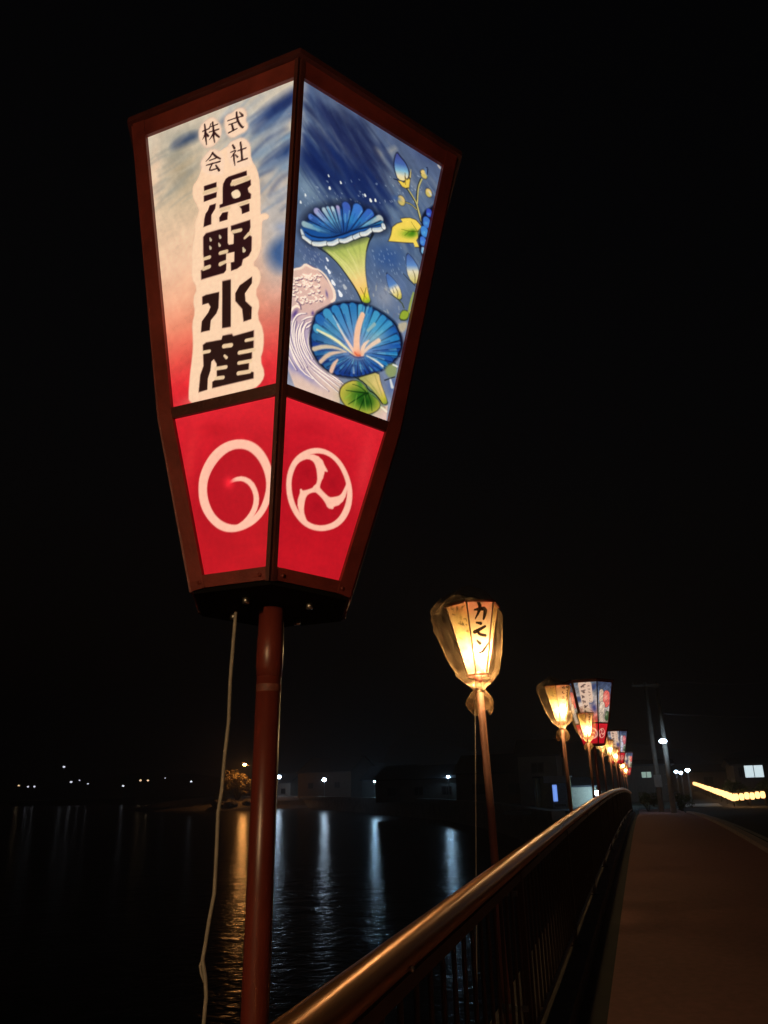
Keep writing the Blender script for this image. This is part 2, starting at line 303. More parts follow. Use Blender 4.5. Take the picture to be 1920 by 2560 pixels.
('s',(168,182,196),(168,182,196),2,.428,[(-98,503,1.5),(-95,500,1.5)]),
('s',(168,182,196),(168,182,196),2,.719,[(-117,485,1.4),(-115,482,1.6)]),
('s',(168,182,196),(168,182,196),2,.708,[(-116,465,1.4),(-114,464,1.4)]),
('s',(168,182,196),(168,182,196),2,.572,[(-148,493,1.4),(-145,492,2.1)]),
('s',(168,182,196),(168,182,196),2,.642,[(-41,509,1.5),(-39,507,1.9)]),
('s',(168,182,196),(168,182,196),2,.684,[(47,624,1.6),(49,623,1.9)]),
('s',(168,182,196),(168,182,196),2,.747,[(61,563,1.6),(64,561,1.5)]),
('s',(168,182,196),(168,182,196),2,.72,[(124,595,1.7),(127,592,2.3)]),
('s',(168,182,196),(168,182,196),2,.638,[(-91,490,1.5),(-88,488,2.4)]),
('s',(168,182,196),(168,182,196),2,.567,[(-124,521,1.5),(-122,520,2.5)]),
('s',(168,182,196),(168,182,196),2,.679,[(56,560,1.6),(60,558,2.2)]),
('s',(168,182,196),(168,182,196),2,.336,[(143,646,1.7),(147,643,1.8)]),
('s',(168,182,196),(168,182,196),2,.536,[(-36,512,1.5),(-34,511,2.7)]),
('s',(168,182,196),(168,182,196),2,.689,[(-60,557,1.5),(-57,553,1.9)]),
('s',(168,182,196),(168,182,196),2,.727,[(128,671,1.7),(131,670,2.3)]),
('s',(168,182,196),(168,182,196),2,.57,[(-81,499,1.5),(-79,497,2.3)]),
('s',(168,182,196),(168,182,196),2,.551,[(-92,491,1.5),(-90,489,2.3)]),
('s',(168,182,196),(168,182,196),2,.302,[(-168,453,1.4),(-165,452,2.4)]),
('s',(168,182,196),(168,182,196),2,.516,[(144,633,1.7),(146,632,2.1)]),
('s',(168,182,196),(168,182,196),2,.71,[(-31,541,1.5),(-29,540,1.5)]),
('s',(168,182,196),(168,182,196),2,.551,[(-150,464,1.4),(-148,461,1.7)]),
('s',(168,182,196),(168,182,196),2,.6,[(58,607,1.6),(61,604,2.5)]),
('s',(168,182,196),(168,182,196),2,.747,[(41,554,1.6),(43,550,2)]),
('s',(168,182,196),(168,182,196),2,.458,[(-183,471,1.4),(-181,469,2.4)]),
('s',(168,182,196),(168,182,196),2,.302,[(-122,482,1.4),(-120,479,1.5)]),
('s',(168,182,196),(168,182,196),2,.6,[(10,586,1.6),(14,586,2.1)]),
('s',(168,182,196),(168,182,196),2,.753,[(-39,570,1.5),(-36,569,1.3)]),
('s',(168,182,196),(168,182,196),2,.672,[(-120,522,1.5),(-119,519,2.4)]),
('s',(168,182,196),(168,182,196),2,.666,[(75,619,1.7),(78,617,1.7)]),
('s',(168,182,196),(168,182,196),2,.461,[(79,603,1.7),(82,603,1.9)]),
('s',(168,182,196),(168,182,196),2,.399,[(-78,486,1.5),(-75,486,2)]),
('s',(168,182,196),(168,182,196),2,.655,[(27,541,1.6),(29,539,1.8)]),
('s',(160,170,188),(160,170,188),2,.78,[(-40,302,1.4),(-38,299,1.7)]),
('s',(160,170,188),(160,170,188),2,.701,[(-54,267,1.4),(-51,265,1.7)]),
('s',(160,170,188),(160,170,188),2,.612,[(-124,325,1.4),(-121,322,2.2)]),
('s',(160,170,188),(160,170,188),2,.322,[(-138,312,1.4),(-135,309,1.7)]),
('s',(160,170,188),(160,170,188),2,.424,[(-154,288,1.3),(-152,285,1.7)]),
('s',(160,170,188),(160,170,188),2,.558,[(-81,266,1.4),(-78,263,1.9)]),
('s',(160,170,188),(160,170,188),2,.638,[(-63,275,1.4),(-60,272,1.8)]),
('s',(160,170,188),(160,170,188),2,.481,[(-63,267,1.4),(-60,264,2.4)]),
('s',(160,170,188),(160,170,188),2,.391,[(-175,333,1.3),(-172,330,1.3)]),
('s',(160,170,188),(160,170,188),2,.594,[(-109,323,1.4),(-106,321,2.1)]),
('s',(160,170,188),(160,170,188),2,.798,[(-53,311,1.4),(-50,309,1.3)]),
('s',(160,170,188),(160,170,188),2,.565,[(-127,325,1.4),(-124,322,2.1)]),
('s',(160,170,188),(160,170,188),2,.607,[(-71,293,1.4),(-68,290,2)]),
('s',(160,170,188),(160,170,188),2,.531,[(-103,323,1.4),(-100,320,1.6)]),
('s',(160,170,188),(160,170,188),2,.779,[(-151,311,1.3),(-148,308,1.5)]),
('s',(160,170,188),(160,170,188),2,.705,[(-132,314,1.4),(-129,311,1.4)]),
('s',(160,170,188),(160,170,188),2,.355,[(-77,296,1.4),(-75,293,1.6)]),
('s',(160,170,188),(160,170,188),2,.395,[(-139,324,1.4),(-136,322,1.2)]),
('s',(160,170,188),(160,170,188),2,.345,[(-101,298,1.4),(-98,296,2)]),
('s',(160,170,188),(160,170,188),2,.398,[(-82,307,1.4),(-79,304,1.7)]),
('s',(160,170,188),(160,170,188),2,.761,[(-50,294,1.4),(-47,292,2.2)]),
('s',(160,170,188),(160,170,188),2,.489,[(-13,273,1.4),(-10,270,2.1)]),
('s',(160,170,188),(160,170,188),2,.626,[(-142,331,1.4),(-139,329,1.3)]),
('s',(160,170,188),(160,170,188),2,.729,[(-31,303,1.4),(-28,301,2.3)]),
('s',(160,170,188),(160,170,188),2,.514,[(-140,339,1.4),(-138,337,1.9)]),
('s',(160,170,188),(160,170,188),2,.593,[(-47,283,1.4),(-44,280,1.9)]),
('s',(160,170,188),(160,170,188),2,.383,[(-98,279,1.4),(-95,276,1.4)]),
('s',(160,170,188),(160,170,188),2,.453,[(-137,368,1.4),(-134,366,2.1)]),
('s',(160,170,188),(160,170,188),2,.69,[(-91,320,1.4),(-88,317,1.7)]),
('s',(160,170,188),(160,170,188),2,.798,[(-135,304,1.4),(-132,301,2.3)]),
('s',(160,170,188),(160,170,188),2,.361,[(-128,342,1.4),(-125,340,2)]),
('s',(160,170,188),(160,170,188),2,.471,[(-126,335,1.4),(-123,333,1.8)]),
('s',(160,170,188),(160,170,188),2,.618,[(-33,274,1.4),(-30,271,2.5)]),
('s',(160,170,188),(160,170,188),2,.318,[(-124,306,1.4),(-121,304,2.4)]),
('s',(160,170,188),(160,170,188),2,.67,[(-59,295,1.4),(-56,292,1.1)]),
('s',(160,170,188),(160,170,188),2,.717,[(-81,275,1.4),(-78,273,2)]),
('s',(160,170,188),(160,170,188),2,.602,[(-124,348,1.4),(-121,345,1.7)]),
('s',(160,170,188),(160,170,188),2,.368,[(-110,300,1.4),(-107,298,1.3)]),
('s',(160,170,188),(160,170,188),2,.653,[(-106,348,1.4),(-103,345,1.6)]),
('s',(160,170,188),(160,170,188),2,.329,[(-90,309,1.4),(-88,307,1.6)]),
('s',(160,170,188),(160,170,188),2,.574,[(-52,296,1.4),(-49,293,2.4)]),
('s',(160,170,188),(160,170,188),2,.652,[(-149,316,1.3),(-147,313,2)]),
('s',(160,170,188),(160,170,188),2,.71,[(-115,335,1.4),(-113,332,1.7)]),
('s',(160,170,188),(160,170,188),2,.381,[(-104,355,1.4),(-102,353,2.1)]),
('s',(160,170,188),(160,170,188),2,.607,[(-78,307,1.4),(-75,304,2.2)]),
('s',(160,170,188),(160,170,188),2,.374,[(-95,278,1.4),(-93,275,2)]),
('s',(160,170,188),(160,170,188),2,.662,[(-113,299,1.4),(-110,296,1.4)]),
('s',(160,170,188),(160,170,188),2,.538,[(-102,280,1.4),(-99,277,1.6)]),
('s',(160,170,188),(160,170,188),2,.305,[(-99,296,1.4),(-96,294,2.2)]),
('s',(160,170,188),(160,170,188),2,.384,[(-144,287,1.3),(-141,284,1.6)]),
('s',(160,170,188),(160,170,188),2,.406,[(-56,279,1.4),(-53,276,1.6)]),
('s',(160,170,188),(160,170,188),2,.659,[(-77,297,1.4),(-74,295,1.8)]),
('s',(160,170,188),(160,170,188),2,.576,[(-193,318,1.3),(-190,316,1.4)]),
('s',(160,170,188),(160,170,188),2,.749,[(-151,337,1.4),(-148,334,1.7)]),
('s',(160,170,188),(160,170,188),2,.723,[(-88,284,1.4),(-85,282,1.3)]),
('s',(160,170,188),(160,170,188),2,.704,[(-53,292,1.4),(-50,289,1.6)]),
('s',(160,170,188),(160,170,188),2,.517,[(-115,302,1.4),(-112,299,2)]),
('s',(160,170,188),(160,170,188),2,.398,[(-103,358,1.4),(-100,355,1.2)]),
('s',(160,170,188),(160,170,188),2,.519,[(-42,268,1.4),(-39,265,1.6)]),
('s',(160,170,188),(160,170,188),2,.344,[(-117,301,1.4),(-115,299,1.4)]),
('s',(160,170,188),(160,170,188),2,.576,[(-55,301,1.4),(-53,299,1.4)]),
('s',(160,170,188),(160,170,188),2,.415,[(-112,325,1.4),(-109,322,2.4)]),
('s',(160,170,188),(160,170,188),2,.596,[(-66,288,1.4),(-63,285,1.6)]),
('s',(160,170,188),(160,170,188),2,.437,[(-58,267,1.4),(-55,264,2.3)]),
('s',(160,170,188),(160,170,188),2,.549,[(-128,317,1.4),(-125,314,2.3)]),
('s',(160,170,188),(160,170,188),2,.601,[(-125,314,1.4),(-123,311,1.3)]),
('s',(160,170,188),(160,170,188),2,.694,[(-80,294,1.4),(-77,291,2.5)]),
('s',(160,170,188),(160,170,188),2,.7,[(-51,280,1.4),(-48,278,1.6)]),
('s',(160,170,188),(160,170,188),2,.557,[(-119,331,1.4),(-116,328,1.3)]),
('s',(160,170,188),(160,170,188),2,.426,[(-46,287,1.4),(-43,284,2.3)]),
('s',(160,170,188),(160,170,188),2,.735,[(-82,296,1.4),(-79,293,1.4)]),
('s',(160,170,188),(160,170,188),2,.666,[(-152,306,1.3),(-149,303,2.4)]),
('s',(160,170,188),(160,170,188),2,.671,[(-95,308,1.4),(-92,305,1.9)]),
('s',(160,170,188),(160,170,188),2,.764,[(-53,293,1.4),(-50,291,2.5)]),
('s',(160,170,188),(160,170,188),2,.795,[(-137,292,1.3),(-135,289,1.5)]),
('s',(160,170,188),(160,170,188),2,.771,[(-112,317,1.4),(-110,314,2.2)]),
('s',(160,170,188),(160,170,188),2,.439,[(-164,321,1.3),(-161,318,1.8)]),
('s',(160,170,188),(160,170,188),2,.528,[(-76,267,1.4),(-74,265,1.6)]),
('s',(160,170,188),(160,170,188),2,.783,[(-16,265,1.4),(-13,262,1.3)]),
('s',(160,170,188),(160,170,188),2,.786,[(-90,293,1.4),(-87,291,2.2)]),
('s',(150,170,196),(150,170,196),2,.6,[(101,383,1.6),(103,379,2.5)]),
('s',(150,170,196),(150,170,196),2,.6,[(69,364,1.5),(71,361,2.5)]),
('s',(150,170,196),(150,170,196),2,.6,[(105,410,1.6),(108,407,2.5)]),
('s',(150,170,196),(150,170,196),2,.6,[(58,345,1.5),(60,341,2.4)]),
('s',(150,170,196),(150,170,196),2,.6,[(78,369,1.5),(80,366,2.5)]),
('s',(150,170,196),(150,170,196),2,.6,[(32,391,1.5),(34,388,2.4)]),
('s',(150,170,196),(150,170,196),2,.6,[(50,362,1.5),(52,359,2.4)]),
('s',(150,170,196),(150,170,196),2,.6,[(70,365,1.5),(72,362,2.5)]),
('s',(150,170,196),(150,170,196),2,.6,[(60,404,1.5),(62,401,2.5)]),
('s',(150,170,196),(150,170,196),2,.6,[(57,410,1.5),(59,407,2.5)]),
('s',(150,170,196),(150,170,196),2,.6,[(86,399,1.6),(88,396,2.5)]),
('s',(150,170,196),(150,170,196),2,.6,[(118,429,1.6),(120,426,2.6)]),
('s',(150,170,196),(150,170,196),2,.6,[(45,348,1.5),(47,345,2.4)]),
('s',(150,170,196),(150,170,196),2,.6,[(125,414,1.6),(127,411,2.6)]),
('s',(150,170,196),(150,170,196),2,.6,[(35,376,1.5),(37,372,2.4)]),
('s',(150,170,196),(150,170,196),2,.6,[(45,395,1.5),(47,392,2.5)]),
('s',(150,170,196),(150,170,196),2,.6,[(64,431,1.6),(66,428,2.5)]),
('s',(150,170,196),(150,170,196),2,.6,[(79,396,1.6),(81,393,2.5)]),
('s',(150,170,196),(150,170,196),2,.6,[(48,419,1.5),(50,416,2.5)]),
('s',(150,170,196),(150,170,196),2,.6,[(89,387,1.6),(91,384,2.5)]),
('s',(150,170,196),(150,170,196),2,.6,[(128,410,1.6),(130,407,2.6)]),
('s',(150,170,196),(150,170,196),2,.6,[(44,408,1.5),(46,405,2.5)]),
('s',(150,170,196),(150,170,196),2,.6,[(23,408,1.5),(25,405,2.4)]),
('s',(150,170,196),(150,170,196),2,.6,[(104,454,1.6),(106,451,2.6)]),
('s',(150,170,196),(150,170,196),2,.6,[(69,421,1.6),(71,418,2.5)]),
('s',(150,170,196),(150,170,196),2,.6,[(94,379,1.6),(97,376,2.5)]),
('s',(150,170,196),(150,170,196),2,.6,[(85,382,1.6),(87,379,2.5)]),
('s',(150,170,196),(150,170,196),2,.6,[(25,409,1.5),(28,406,2.4)]),
('s',(150,170,196),(150,170,196),2,.6,[(29,396,1.5),(31,393,2.4)]),
('s',(150,170,196),(150,170,196),2,.6,[(31,353,1.5),(33,350,2.4)]),
('s',(150,170,196),(150,170,196),2,.6,[(116,391,1.6),(118,388,2.5)]),
('s',(150,170,196),(150,170,196),2,.6,[(52,393,1.5),(54,390,2.5)]),
('s',(150,170,196),(150,170,196),2,.6,[(88,433,1.6),(90,430,2.5)]),
('s',(150,170,196),(150,170,196),2,.6,[(61,372,1.5),(63,368,2.5)]),
('s',(150,170,196),(150,170,196),2,.6,[(74,406,1.6),(77,403,2.5)]),
('s',(150,170,196),(150,170,196),2,.6,[(52,359,1.5),(54,356,2.4)]),
('s',(150,170,196),(150,170,196),2,.6,[(57,395,1.5),(59,392,2.5)]),
('s',(150,170,196),(150,170,196),2,.6,[(78,426,1.6),(81,423,2.5)]),
('s',(150,170,196),(150,170,196),2,.6,[(116,433,1.6),(118,430,2.6)]),
('s',(150,170,196),(150,170,196),2,.6,[(104,397,1.6),(107,393,2.5)]),
('s',(226,228,222),(226,228,222),2,1,[(-113,509,4.5),(-112,506,6.4)]),
('s',(226,228,222),(226,228,222),2,1,[(-17,540,3.9),(-15,537,5.6)]),
('s',(226,228,222),(226,228,222),2,1,[(0,535,5.2),(2,532,7.5)]),
('s',(226,228,222),(226,228,222),2,1,[(14,542,4.4),(15,539,6.3)]),
('s',(226,228,222),(226,228,222),2,1,[(-87,538,3.3),(-85,535,4.8)]),
('s',(226,228,222),(226,228,222),2,1,[(-171,460,3.1),(-170,457,4.4)]),
('s',(226,228,222),(226,228,222),2,1,[(-180,437,3.5),(-179,434,4.9)]),
('s',(226,228,222),(226,228,222),2,1,[(-121,538,2.5),(-119,535,3.5)]),
('s',(228,230,232),(228,230,232),2,1,[(-94,332,3.9),(-90,328,5.6)]),
('s',(228,230,232),(228,230,232),2,1,[(-85,305,5.1),(-81,301,7.2)]),
('s',(228,230,232),(228,230,232),2,1,[(-71,284,6.2),(-68,280,8.9)]),
('s',(228,230,232),(228,230,232),2,1,[(-68,282,4.7),(-64,278,6.7)]),
('s',(228,230,232),(228,230,232),2,1,[(-47,264,7.5),(-44,260,10.7)]),
('s',(228,230,232),(228,230,232),2,1,[(-93,311,3.1),(-90,307,4.4)]),
('s',(228,230,232),(228,230,232),2,1,[(-51,268,3.9),(-47,264,5.6)]),
('s',(170,176,182),(170,176,182),2,1,[(-39,286,6.8),(-35,282,9.7)]),
('f',(96,84,110),5,.9,1,[(-180,260),(-167,273),(-150,285),(-139,298),(-129,297),(-110,297),(-87,286),(-68,269),(-56,249),(-58,235),(-71,221),(-97,186),(-105,153),(-103,122),(-80,84),(-1,55),(-11,25),(-7,-1),(-152,-1)]),
('g',(-148,274),(-104,15),[(0,(214,176,160)),(.35,(206,170,160)),(.5,(182,162,176)),(.75,(186,170,186)),(.9,(206,180,172)),(1,(214,184,168))],3,1,1,[(-183,257),(-167,271),(-149,283),(-139,296),(-129,295),(-112,294),(-89,283),(-71,267),(-58,248),(-60,236),(-71,224),(-97,186),(-105,153),(-103,122),(-80,84),(-1,55),(-11,25),(-6,-4),(-156,-5)]),
('b',-112,42,49,-17,-5,-9,(128,124,172),.8),
('b',-139,46,9,6,10,-15,(132,126,170),.6),
('b',-151,168,6,-1,-5,-15,(84,60,124),.95),
('b',-108,187,4,2,1,-6,(84,60,124),.9),
('b',-80,247,3,2,4,-9,(96,80,130),.9),
('b',-114,125,27,11,5,-32,(168,152,178),.5),
('s',(92,72,112),(92,72,112),4,.8,[(-144,152,2.7),(-145,132,2.7),(-140,107,2.6),(-128,81,2.6),(-114,67,2.7)]),
('s',(92,72,112),(92,72,112),4,.8,[(-129,150,2.7),(-134,129,2.7),(-128,103,2.7),(-114,81,2.7),(-94,66,2.7)]),
('s',(92,72,112),(92,72,112),4,.8,[(-117,159,2.7),(-127,136,2.7),(-119,107,2.7),(-99,82,2.7)]),
('s',(92,72,112),(92,72,112),4,.8,[(-158,120,2.6),(-151,96,2.6),(-137,73,2.6),(-117,54,2.6)]),
('s',(92,72,112),(92,72,112),4,.8,[(-98,69,2.7),(-75,57,2.7),(-40,49,2.8),(-13,40,2.8)]),
('s',(92,72,112),(92,72,112),4,.8,[(-123,180,2.7),(-137,173,2.7),(-147,162,2.7),(-151,143,2.7),(-148,119,2.6),(-137,95,2.6)]),
('s',(92,72,112),(92,72,112),4,.8,[(-135,149,2.7),(-139,127,2.7),(-134,103,2.7),(-121,81,2.7),(-102,59,2.7)]),
('s',(92,72,112),(92,72,112),4,.8,[(-126,159,2.7),(-131,140,2.7),(-126,111,2.7),(-110,88,2.7),(-90,72,2.7),(-57,60,2.7),(-10,51,2.8)]),
('s',(92,72,112),(92,72,112),4,.8,[(-106,168,2.8),(-120,153,2.7),(-123,132,2.7),(-111,103,2.7),(-90,82,2.7)]),
('s',(92,72,112),(92,72,112),4,.8,[(-159,106,2.6),(-147,86,2.6),(-130,62,2.6),(-108,43,2.6),(-80,37,2.7)]),
('s',(92,72,112),(92,72,112),4,.8,[(-156,75,2.6),(-142,58,2.6),(-125,43,2.6)]),
('s',(92,72,112),(92,72,112),4,.8,[(-92,58,2.7),(-58,45,2.7),(-12,27,2.8)]),
('s',(92,72,112),(92,72,112),4,.8,[(-53,69,2.8),(-27,59,2.8),(1,50,2.8)]),
('s',(92,72,112),(92,72,112),4,.8,[(-107,142,2.7),(-108,117,2.7),(-97,96,2.7),(-75,79,2.7),(-46,64,2.8),(-9,55,2.8)]),
('s',(92,72,112),(92,72,112),4,.8,[(-99,181,2.8),(-116,174,2.7),(-129,160,2.7)]),
('s',(92,72,112),(92,72,112),4,.8,[(-155,148,2.7),(-157,124,2.6),(-146,94,2.6),(-127,72,2.6),(-108,52,2.7)]),
('s',(92,72,112),(92,72,112),4,.8,[(-104,160,2.7),(-112,152,2.7),(-116,146,2.7)]),
('s',(92,72,112),(92,72,112),4,.8,[(-114,68,2.7),(-94,47,2.7),(-67,32,2.7),(-40,23,2.7)]),
('s',(250,232,216),(250,232,216),2,1,[(-147,152,1.7),(-148,132,3.3),(-143,107,3.3),(-131,81,3.3),(-116,67,1.7)]),
('s',(250,232,216),(250,232,216),2,1,[(-132,150,1.7),(-136,129,3.3),(-131,103,3.3),(-117,82,3.3),(-96,66,1.7)]),
('s',(250,232,216),(250,232,216),2,1,[(-119,159,1.7),(-129,136,3.4),(-121,107,3.3),(-101,82,1.7)]),
('s',(250,232,216),(250,232,216),2,1,[(-160,120,1.6),(-154,96,3.3),(-139,73,3.3),(-119,54,1.6)]),
('s',(250,232,216),(250,232,216),2,1,[(-101,69,1.7),(-77,58,3.4),(-43,49,3.4),(-15,40,1.7)]),
('s',(250,232,216),(250,232,216),2,1,[(-125,180,1.7),(-140,173,3.4),(-149,162,3.3),(-154,143,3.3),(-151,119,3.3),(-140,95,1.6)]),
('s',(250,232,216),(250,232,216),2,1,[(-137,149,1.7),(-142,127,3.3),(-136,103,3.3),(-124,81,3.3),(-104,60,1.7)]),
('s',(250,232,216),(250,232,216),2,1,[(-128,159,1.7),(-134,141,3.4),(-128,111,3.3),(-113,88,3.3),(-92,72,3.4),(-59,60,3.4),(-13,51,1.8)]),
('s',(250,232,216),(250,232,216),2,1,[(-108,168,1.7),(-123,154,3.4),(-125,132,3.4),(-113,103,3.4),(-92,82,1.7)]),
('s',(250,232,216),(250,232,216),2,1,[(-161,106,1.6),(-149,86,3.3),(-133,62,3.3),(-110,43,3.3),(-83,37,1.7)]),
('s',(250,232,216),(250,232,216),2,1,[(-158,75,1.6),(-144,58,3.2),(-128,43,1.6)]),
('s',(250,232,216),(250,232,216),2,1,[(-94,58,1.7),(-61,45,3.4),(-15,27,1.7)]),
('s',(250,232,216),(250,232,216),2,1,[(-56,69,1.7),(-29,59,3.5),(-2,51,1.8)]),
('s',(250,232,216),(250,232,216),2,1,[(-109,142,1.7),(-110,118,3.4),(-100,96,3.4),(-77,79,3.4),(-49,64,3.4),(-12,55,1.8)]),
('s',(250,232,216),(250,232,216),2,1,[(-101,181,1.7),(-118,174,3.4),(-132,160,1.7)]),
('s',(250,232,216),(250,232,216),2,1,[(-157,148,1.7),(-159,124,3.3),(-149,95,3.3),(-129,72,3.3),(-110,53,1.7)]),
('s',(250,232,216),(250,232,216),2,1,[(-107,160,1.7),(-114,152,3.4),(-119,147,1.7)]),
('s',(250,232,216),(250,232,216),2,1,[(-116,68,1.7),(-97,47,3.3),(-69,32,3.4),(-42,23,1.7)]),
('s',(240,214,192),(240,214,192),3,1,[(-179,261,3.4),(-167,271,4.5),(-152,280,5.2),(-144,294,5.9),(-132,292,5.3),(-123,292,3.5),(-109,296,4.6),(-89,289,4.7),(-71,271,7.2),(-61,259,8.3),(-58,242,7.2),(-65,234,5.4)]),
('s',(96,66,88),(96,66,88),3,.85,[(-160,225,2.4),(-162,223,2.4),(-165,223,2.4)]),
('s',(252,228,206),(252,228,206),2,.95,[(-162,227,2.7),(-164,225,3.7),(-167,225,2)]),
('s',(252,228,206),(252,228,206),2,.95,[(-150,239,2.7),(-147,240,3.8),(-148,237,2.1)]),
('s',(96,66,88),(96,66,88),3,.85,[(-112,276,2.5),(-116,273,2.5),(-119,274,2.5)]),
('s',(252,228,206),(252,228,206),2,.95,[(-114,279,2.8),(-118,275,3.9),(-121,276,2.1)]),
('s',(252,228,206),(252,228,206),2,.95,[(-130,266,2.8),(-136,262,3.8),(-138,266,2.1)]),
('s',(96,66,88),(96,66,88),3,.85,[(-143,253,2.4),(-141,251,2.4),(-146,248,2.4)]),
('s',(252,228,206),(252,228,206),2,.95,[(-144,255,2.8),(-143,253,3.8),(-147,250,2.1)]),
('s',(252,228,206),(252,228,206),2,.95,[(-109,217,2.8),(-112,215,3.8),(-114,216,2.1)]),
('s',(96,66,88),(96,66,88),3,.85,[(-121,266,2.5),(-122,262,2.5),(-128,260,2.4)]),
('s',(252,228,206),(252,228,206),2,.95,[(-123,268,2.8),(-124,264,3.9),(-129,262,2.1)]),
('s',(252,228,206),(252,228,206),2,.95,[(-93,224,2.8),(-95,222,3.9),(-96,224,2.1)]),
('s',(96,66,88),(96,66,88),3,.85,[(-153,252,2.4),(-153,249,2.4),(-158,247,2.4)]),
('s',(252,228,206),(252,228,206),2,.95,[(-154,254,2.7),(-155,251,3.8),(-160,249,2.1)]),
('s',(252,228,206),(252,228,206),2,.95,[(-107,255,2.8),(-112,251,3.9),(-116,253,2.1)]),
('s',(96,66,88),(96,66,88),3,.85,[(-162,233,2.4),(-168,230,2.4),(-170,233,2.4)]),
('s',(252,228,206),(252,228,206),2,.95,[(-164,235,2.7),(-170,232,3.7),(-172,235,2)]),
('s',(252,228,206),(252,228,206),2,.95,[(-96,224,2.8),(-98,222,3.9),(-101,222,2.1)]),
('s',(96,66,88),(96,66,88),3,.85,[(-160,218,2.4),(-161,214,2.4),(-166,212,2.4)]),
('s',(252,228,206),(252,228,206),2,.95,[(-162,220,2.7),(-162,216,3.7),(-168,214,2)]),
('s',(252,228,206),(252,228,206),2,.95,[(-129,247,2.8),(-125,248,3.8),(-126,245,2.1)]),
('s',(96,66,88),(96,66,88),3,.85,[(-115,266,2.5),(-109,269,2.5),(-108,265,2.5)]),
('s',(252,228,206),(252,228,206),2,.95,[(-117,268,2.8),(-110,271,3.9),(-110,267,2.1)]),
('s',(252,228,206),(252,228,206),2,.95,[(-155,222,2.7),(-150,222,3.7),(-153,217,2)]),
('s',(96,66,88),(96,66,88),3,.85,[(-132,214,2.4),(-128,215,2.4),(-128,212,2.4)]),
('s',(252,228,206),(252,228,206),2,.95,[(-134,216,2.7),(-130,217,3.8),(-130,215,2.1)]),
('s',(252,228,206),(252,228,206),2,.95,[(-130,244,2.8),(-133,241,3.8),(-135,243,2.1)]),
('s',(96,66,88),(96,66,88),3,.85,[(-97,245,2.5),(-98,242,2.5),(-103,241,2.5)]),
('s',(252,228,206),(252,228,206),2,.95,[(-99,247,2.8),(-100,244,3.9),(-105,243,2.1)]),
('s',(252,228,206),(252,228,206),2,.95,[(-104,271,2.8),(-104,269,3.9),(-108,266,2.1)]),
('s',(96,66,88),(96,66,88),3,.85,[(-138,244,2.4),(-136,242,2.4),(-139,239,2.4)]),
('s',(252,228,206),(252,228,206),2,.95,[(-140,246,2.8),(-138,244,3.8),(-141,241,2.1)]),
('s',(252,228,206),(252,228,206),2,.95,[(-156,239,2.7),(-152,240,3.8),(-152,237,2.1)]),
('s',(96,66,88),(96,66,88),3,.85,[(-122,262,2.5),(-127,259,2.4),(-129,263,2.4)]),
('s',(252,228,206),(252,228,206),2,.95,[(-124,264,2.8),(-129,261,3.8),(-130,265,2.1)]),
('s',(252,228,206),(252,228,206),2,.95,[(-88,234,2.8),(-83,235,3.9),(-84,230,2.1)]),
('s',(96,66,88),(96,66,88),3,.85,[(-165,247,2.4),(-160,248,2.4),(-163,243,2.4)]),
('s',(252,228,206),(252,228,206),2,.95,[(-166,249,2.7),(-162,250,3.8),(-164,245,2)]),
('s',(252,228,206),(252,228,206),2,.95,[(-160,252,2.7),(-156,254,3.8),(-156,250,2.1)]),
('s',(96,66,88),(96,66,88),3,.85,[(-124,208,2.4),(-124,206,2.4),(-128,204,2.4)]),
('s',(252,228,206),(252,228,206),2,.95,[(-126,210,2.8),(-126,208,3.8),(-130,206,2.1)]),
('s',(252,228,206),(252,228,206),2,.95,[(-113,217,2.8),(-111,214,3.8),(-117,210,2.1)]),
('s',(96,66,88),(96,66,88),3,.85,[(-111,237,2.5),(-112,234,2.4),(-117,233,2.4)]),
('s',(252,228,206),(252,228,206),2,.95,[(-113,239,2.8),(-114,236,3.8),(-119,235,2.1)]),
('s',(252,228,206),(252,228,206),2,.95,[(-120,271,2.8),(-122,269,3.9),(-126,269,2.1)]),
('s',(96,66,88),(96,66,88),3,.85,[(-119,250,2.4),(-122,245,2.4),(-129,244,2.4)]),
('s',(252,228,206),(252,228,206),2,.95,[(-121,252,2.8),(-124,247,3.8),(-130,247,2.1)]),
('s',(252,228,206),(252,228,206),2,.95,[(-122,238,2.8),(-118,240,3.8),(-118,237,2.1)]),
('s',(96,66,88),(96,66,88),3,.85,[(-155,241,2.4),(-161,238,2.4),(-163,242,2.4)]),
('s',(252,228,206),(252,228,206),2,.95,[(-157,243,2.7),(-163,240,3.7),(-165,244,2)]),
('s',(252,228,206),(252,228,206),2,.95,[(-149,210,2.7),(-154,208,3.7),(-155,211,2)]),
('s',(96,66,88),(96,66,88),3,.85,[(-139,211,2.4),(-133,213,2.4),(-132,209,2.4)]),
('s',(252,228,206),(252,228,206),2,.95,[(-141,213,2.7),(-135,215,3.8),(-134,211,2.1)]),
('s',(252,228,206),(252,228,206),2,.95,[(-119,232,2.8),(-118,230,3.8),(-122,228,2.1)]),
('s',(96,66,88),(96,66,88),3,.85,[(-114,213,2.4),(-117,211,2.4),(-119,212,2.4)]),
('s',(252,228,206),(252,228,206),2,.95,[(-116,215,2.8),(-119,213,3.8),(-121,214,2.1)]),
('s',(252,228,206),(252,228,206),2,.95,[(-104,274,2.8),(-103,271,3.9),(-108,268,2.1)]),
('s',(96,66,88),(96,66,88),3,.85,[(-153,226,2.4),(-152,222,2.4),(-158,219,2.4)]),
('s',(252,228,206),(252,228,206),2,.95,[(-154,228,2.7),(-154,224,3.7),(-159,221,2)]),
('s',(252,228,206),(252,228,206),2,.95,[(-104,257,2.8),(-104,255,3.9),(-108,253,2.1)]),
('s',(96,66,88),(96,66,88),3,.85,[(-88,237,2.5),(-91,234,2.5),(-95,234,2.5)]),
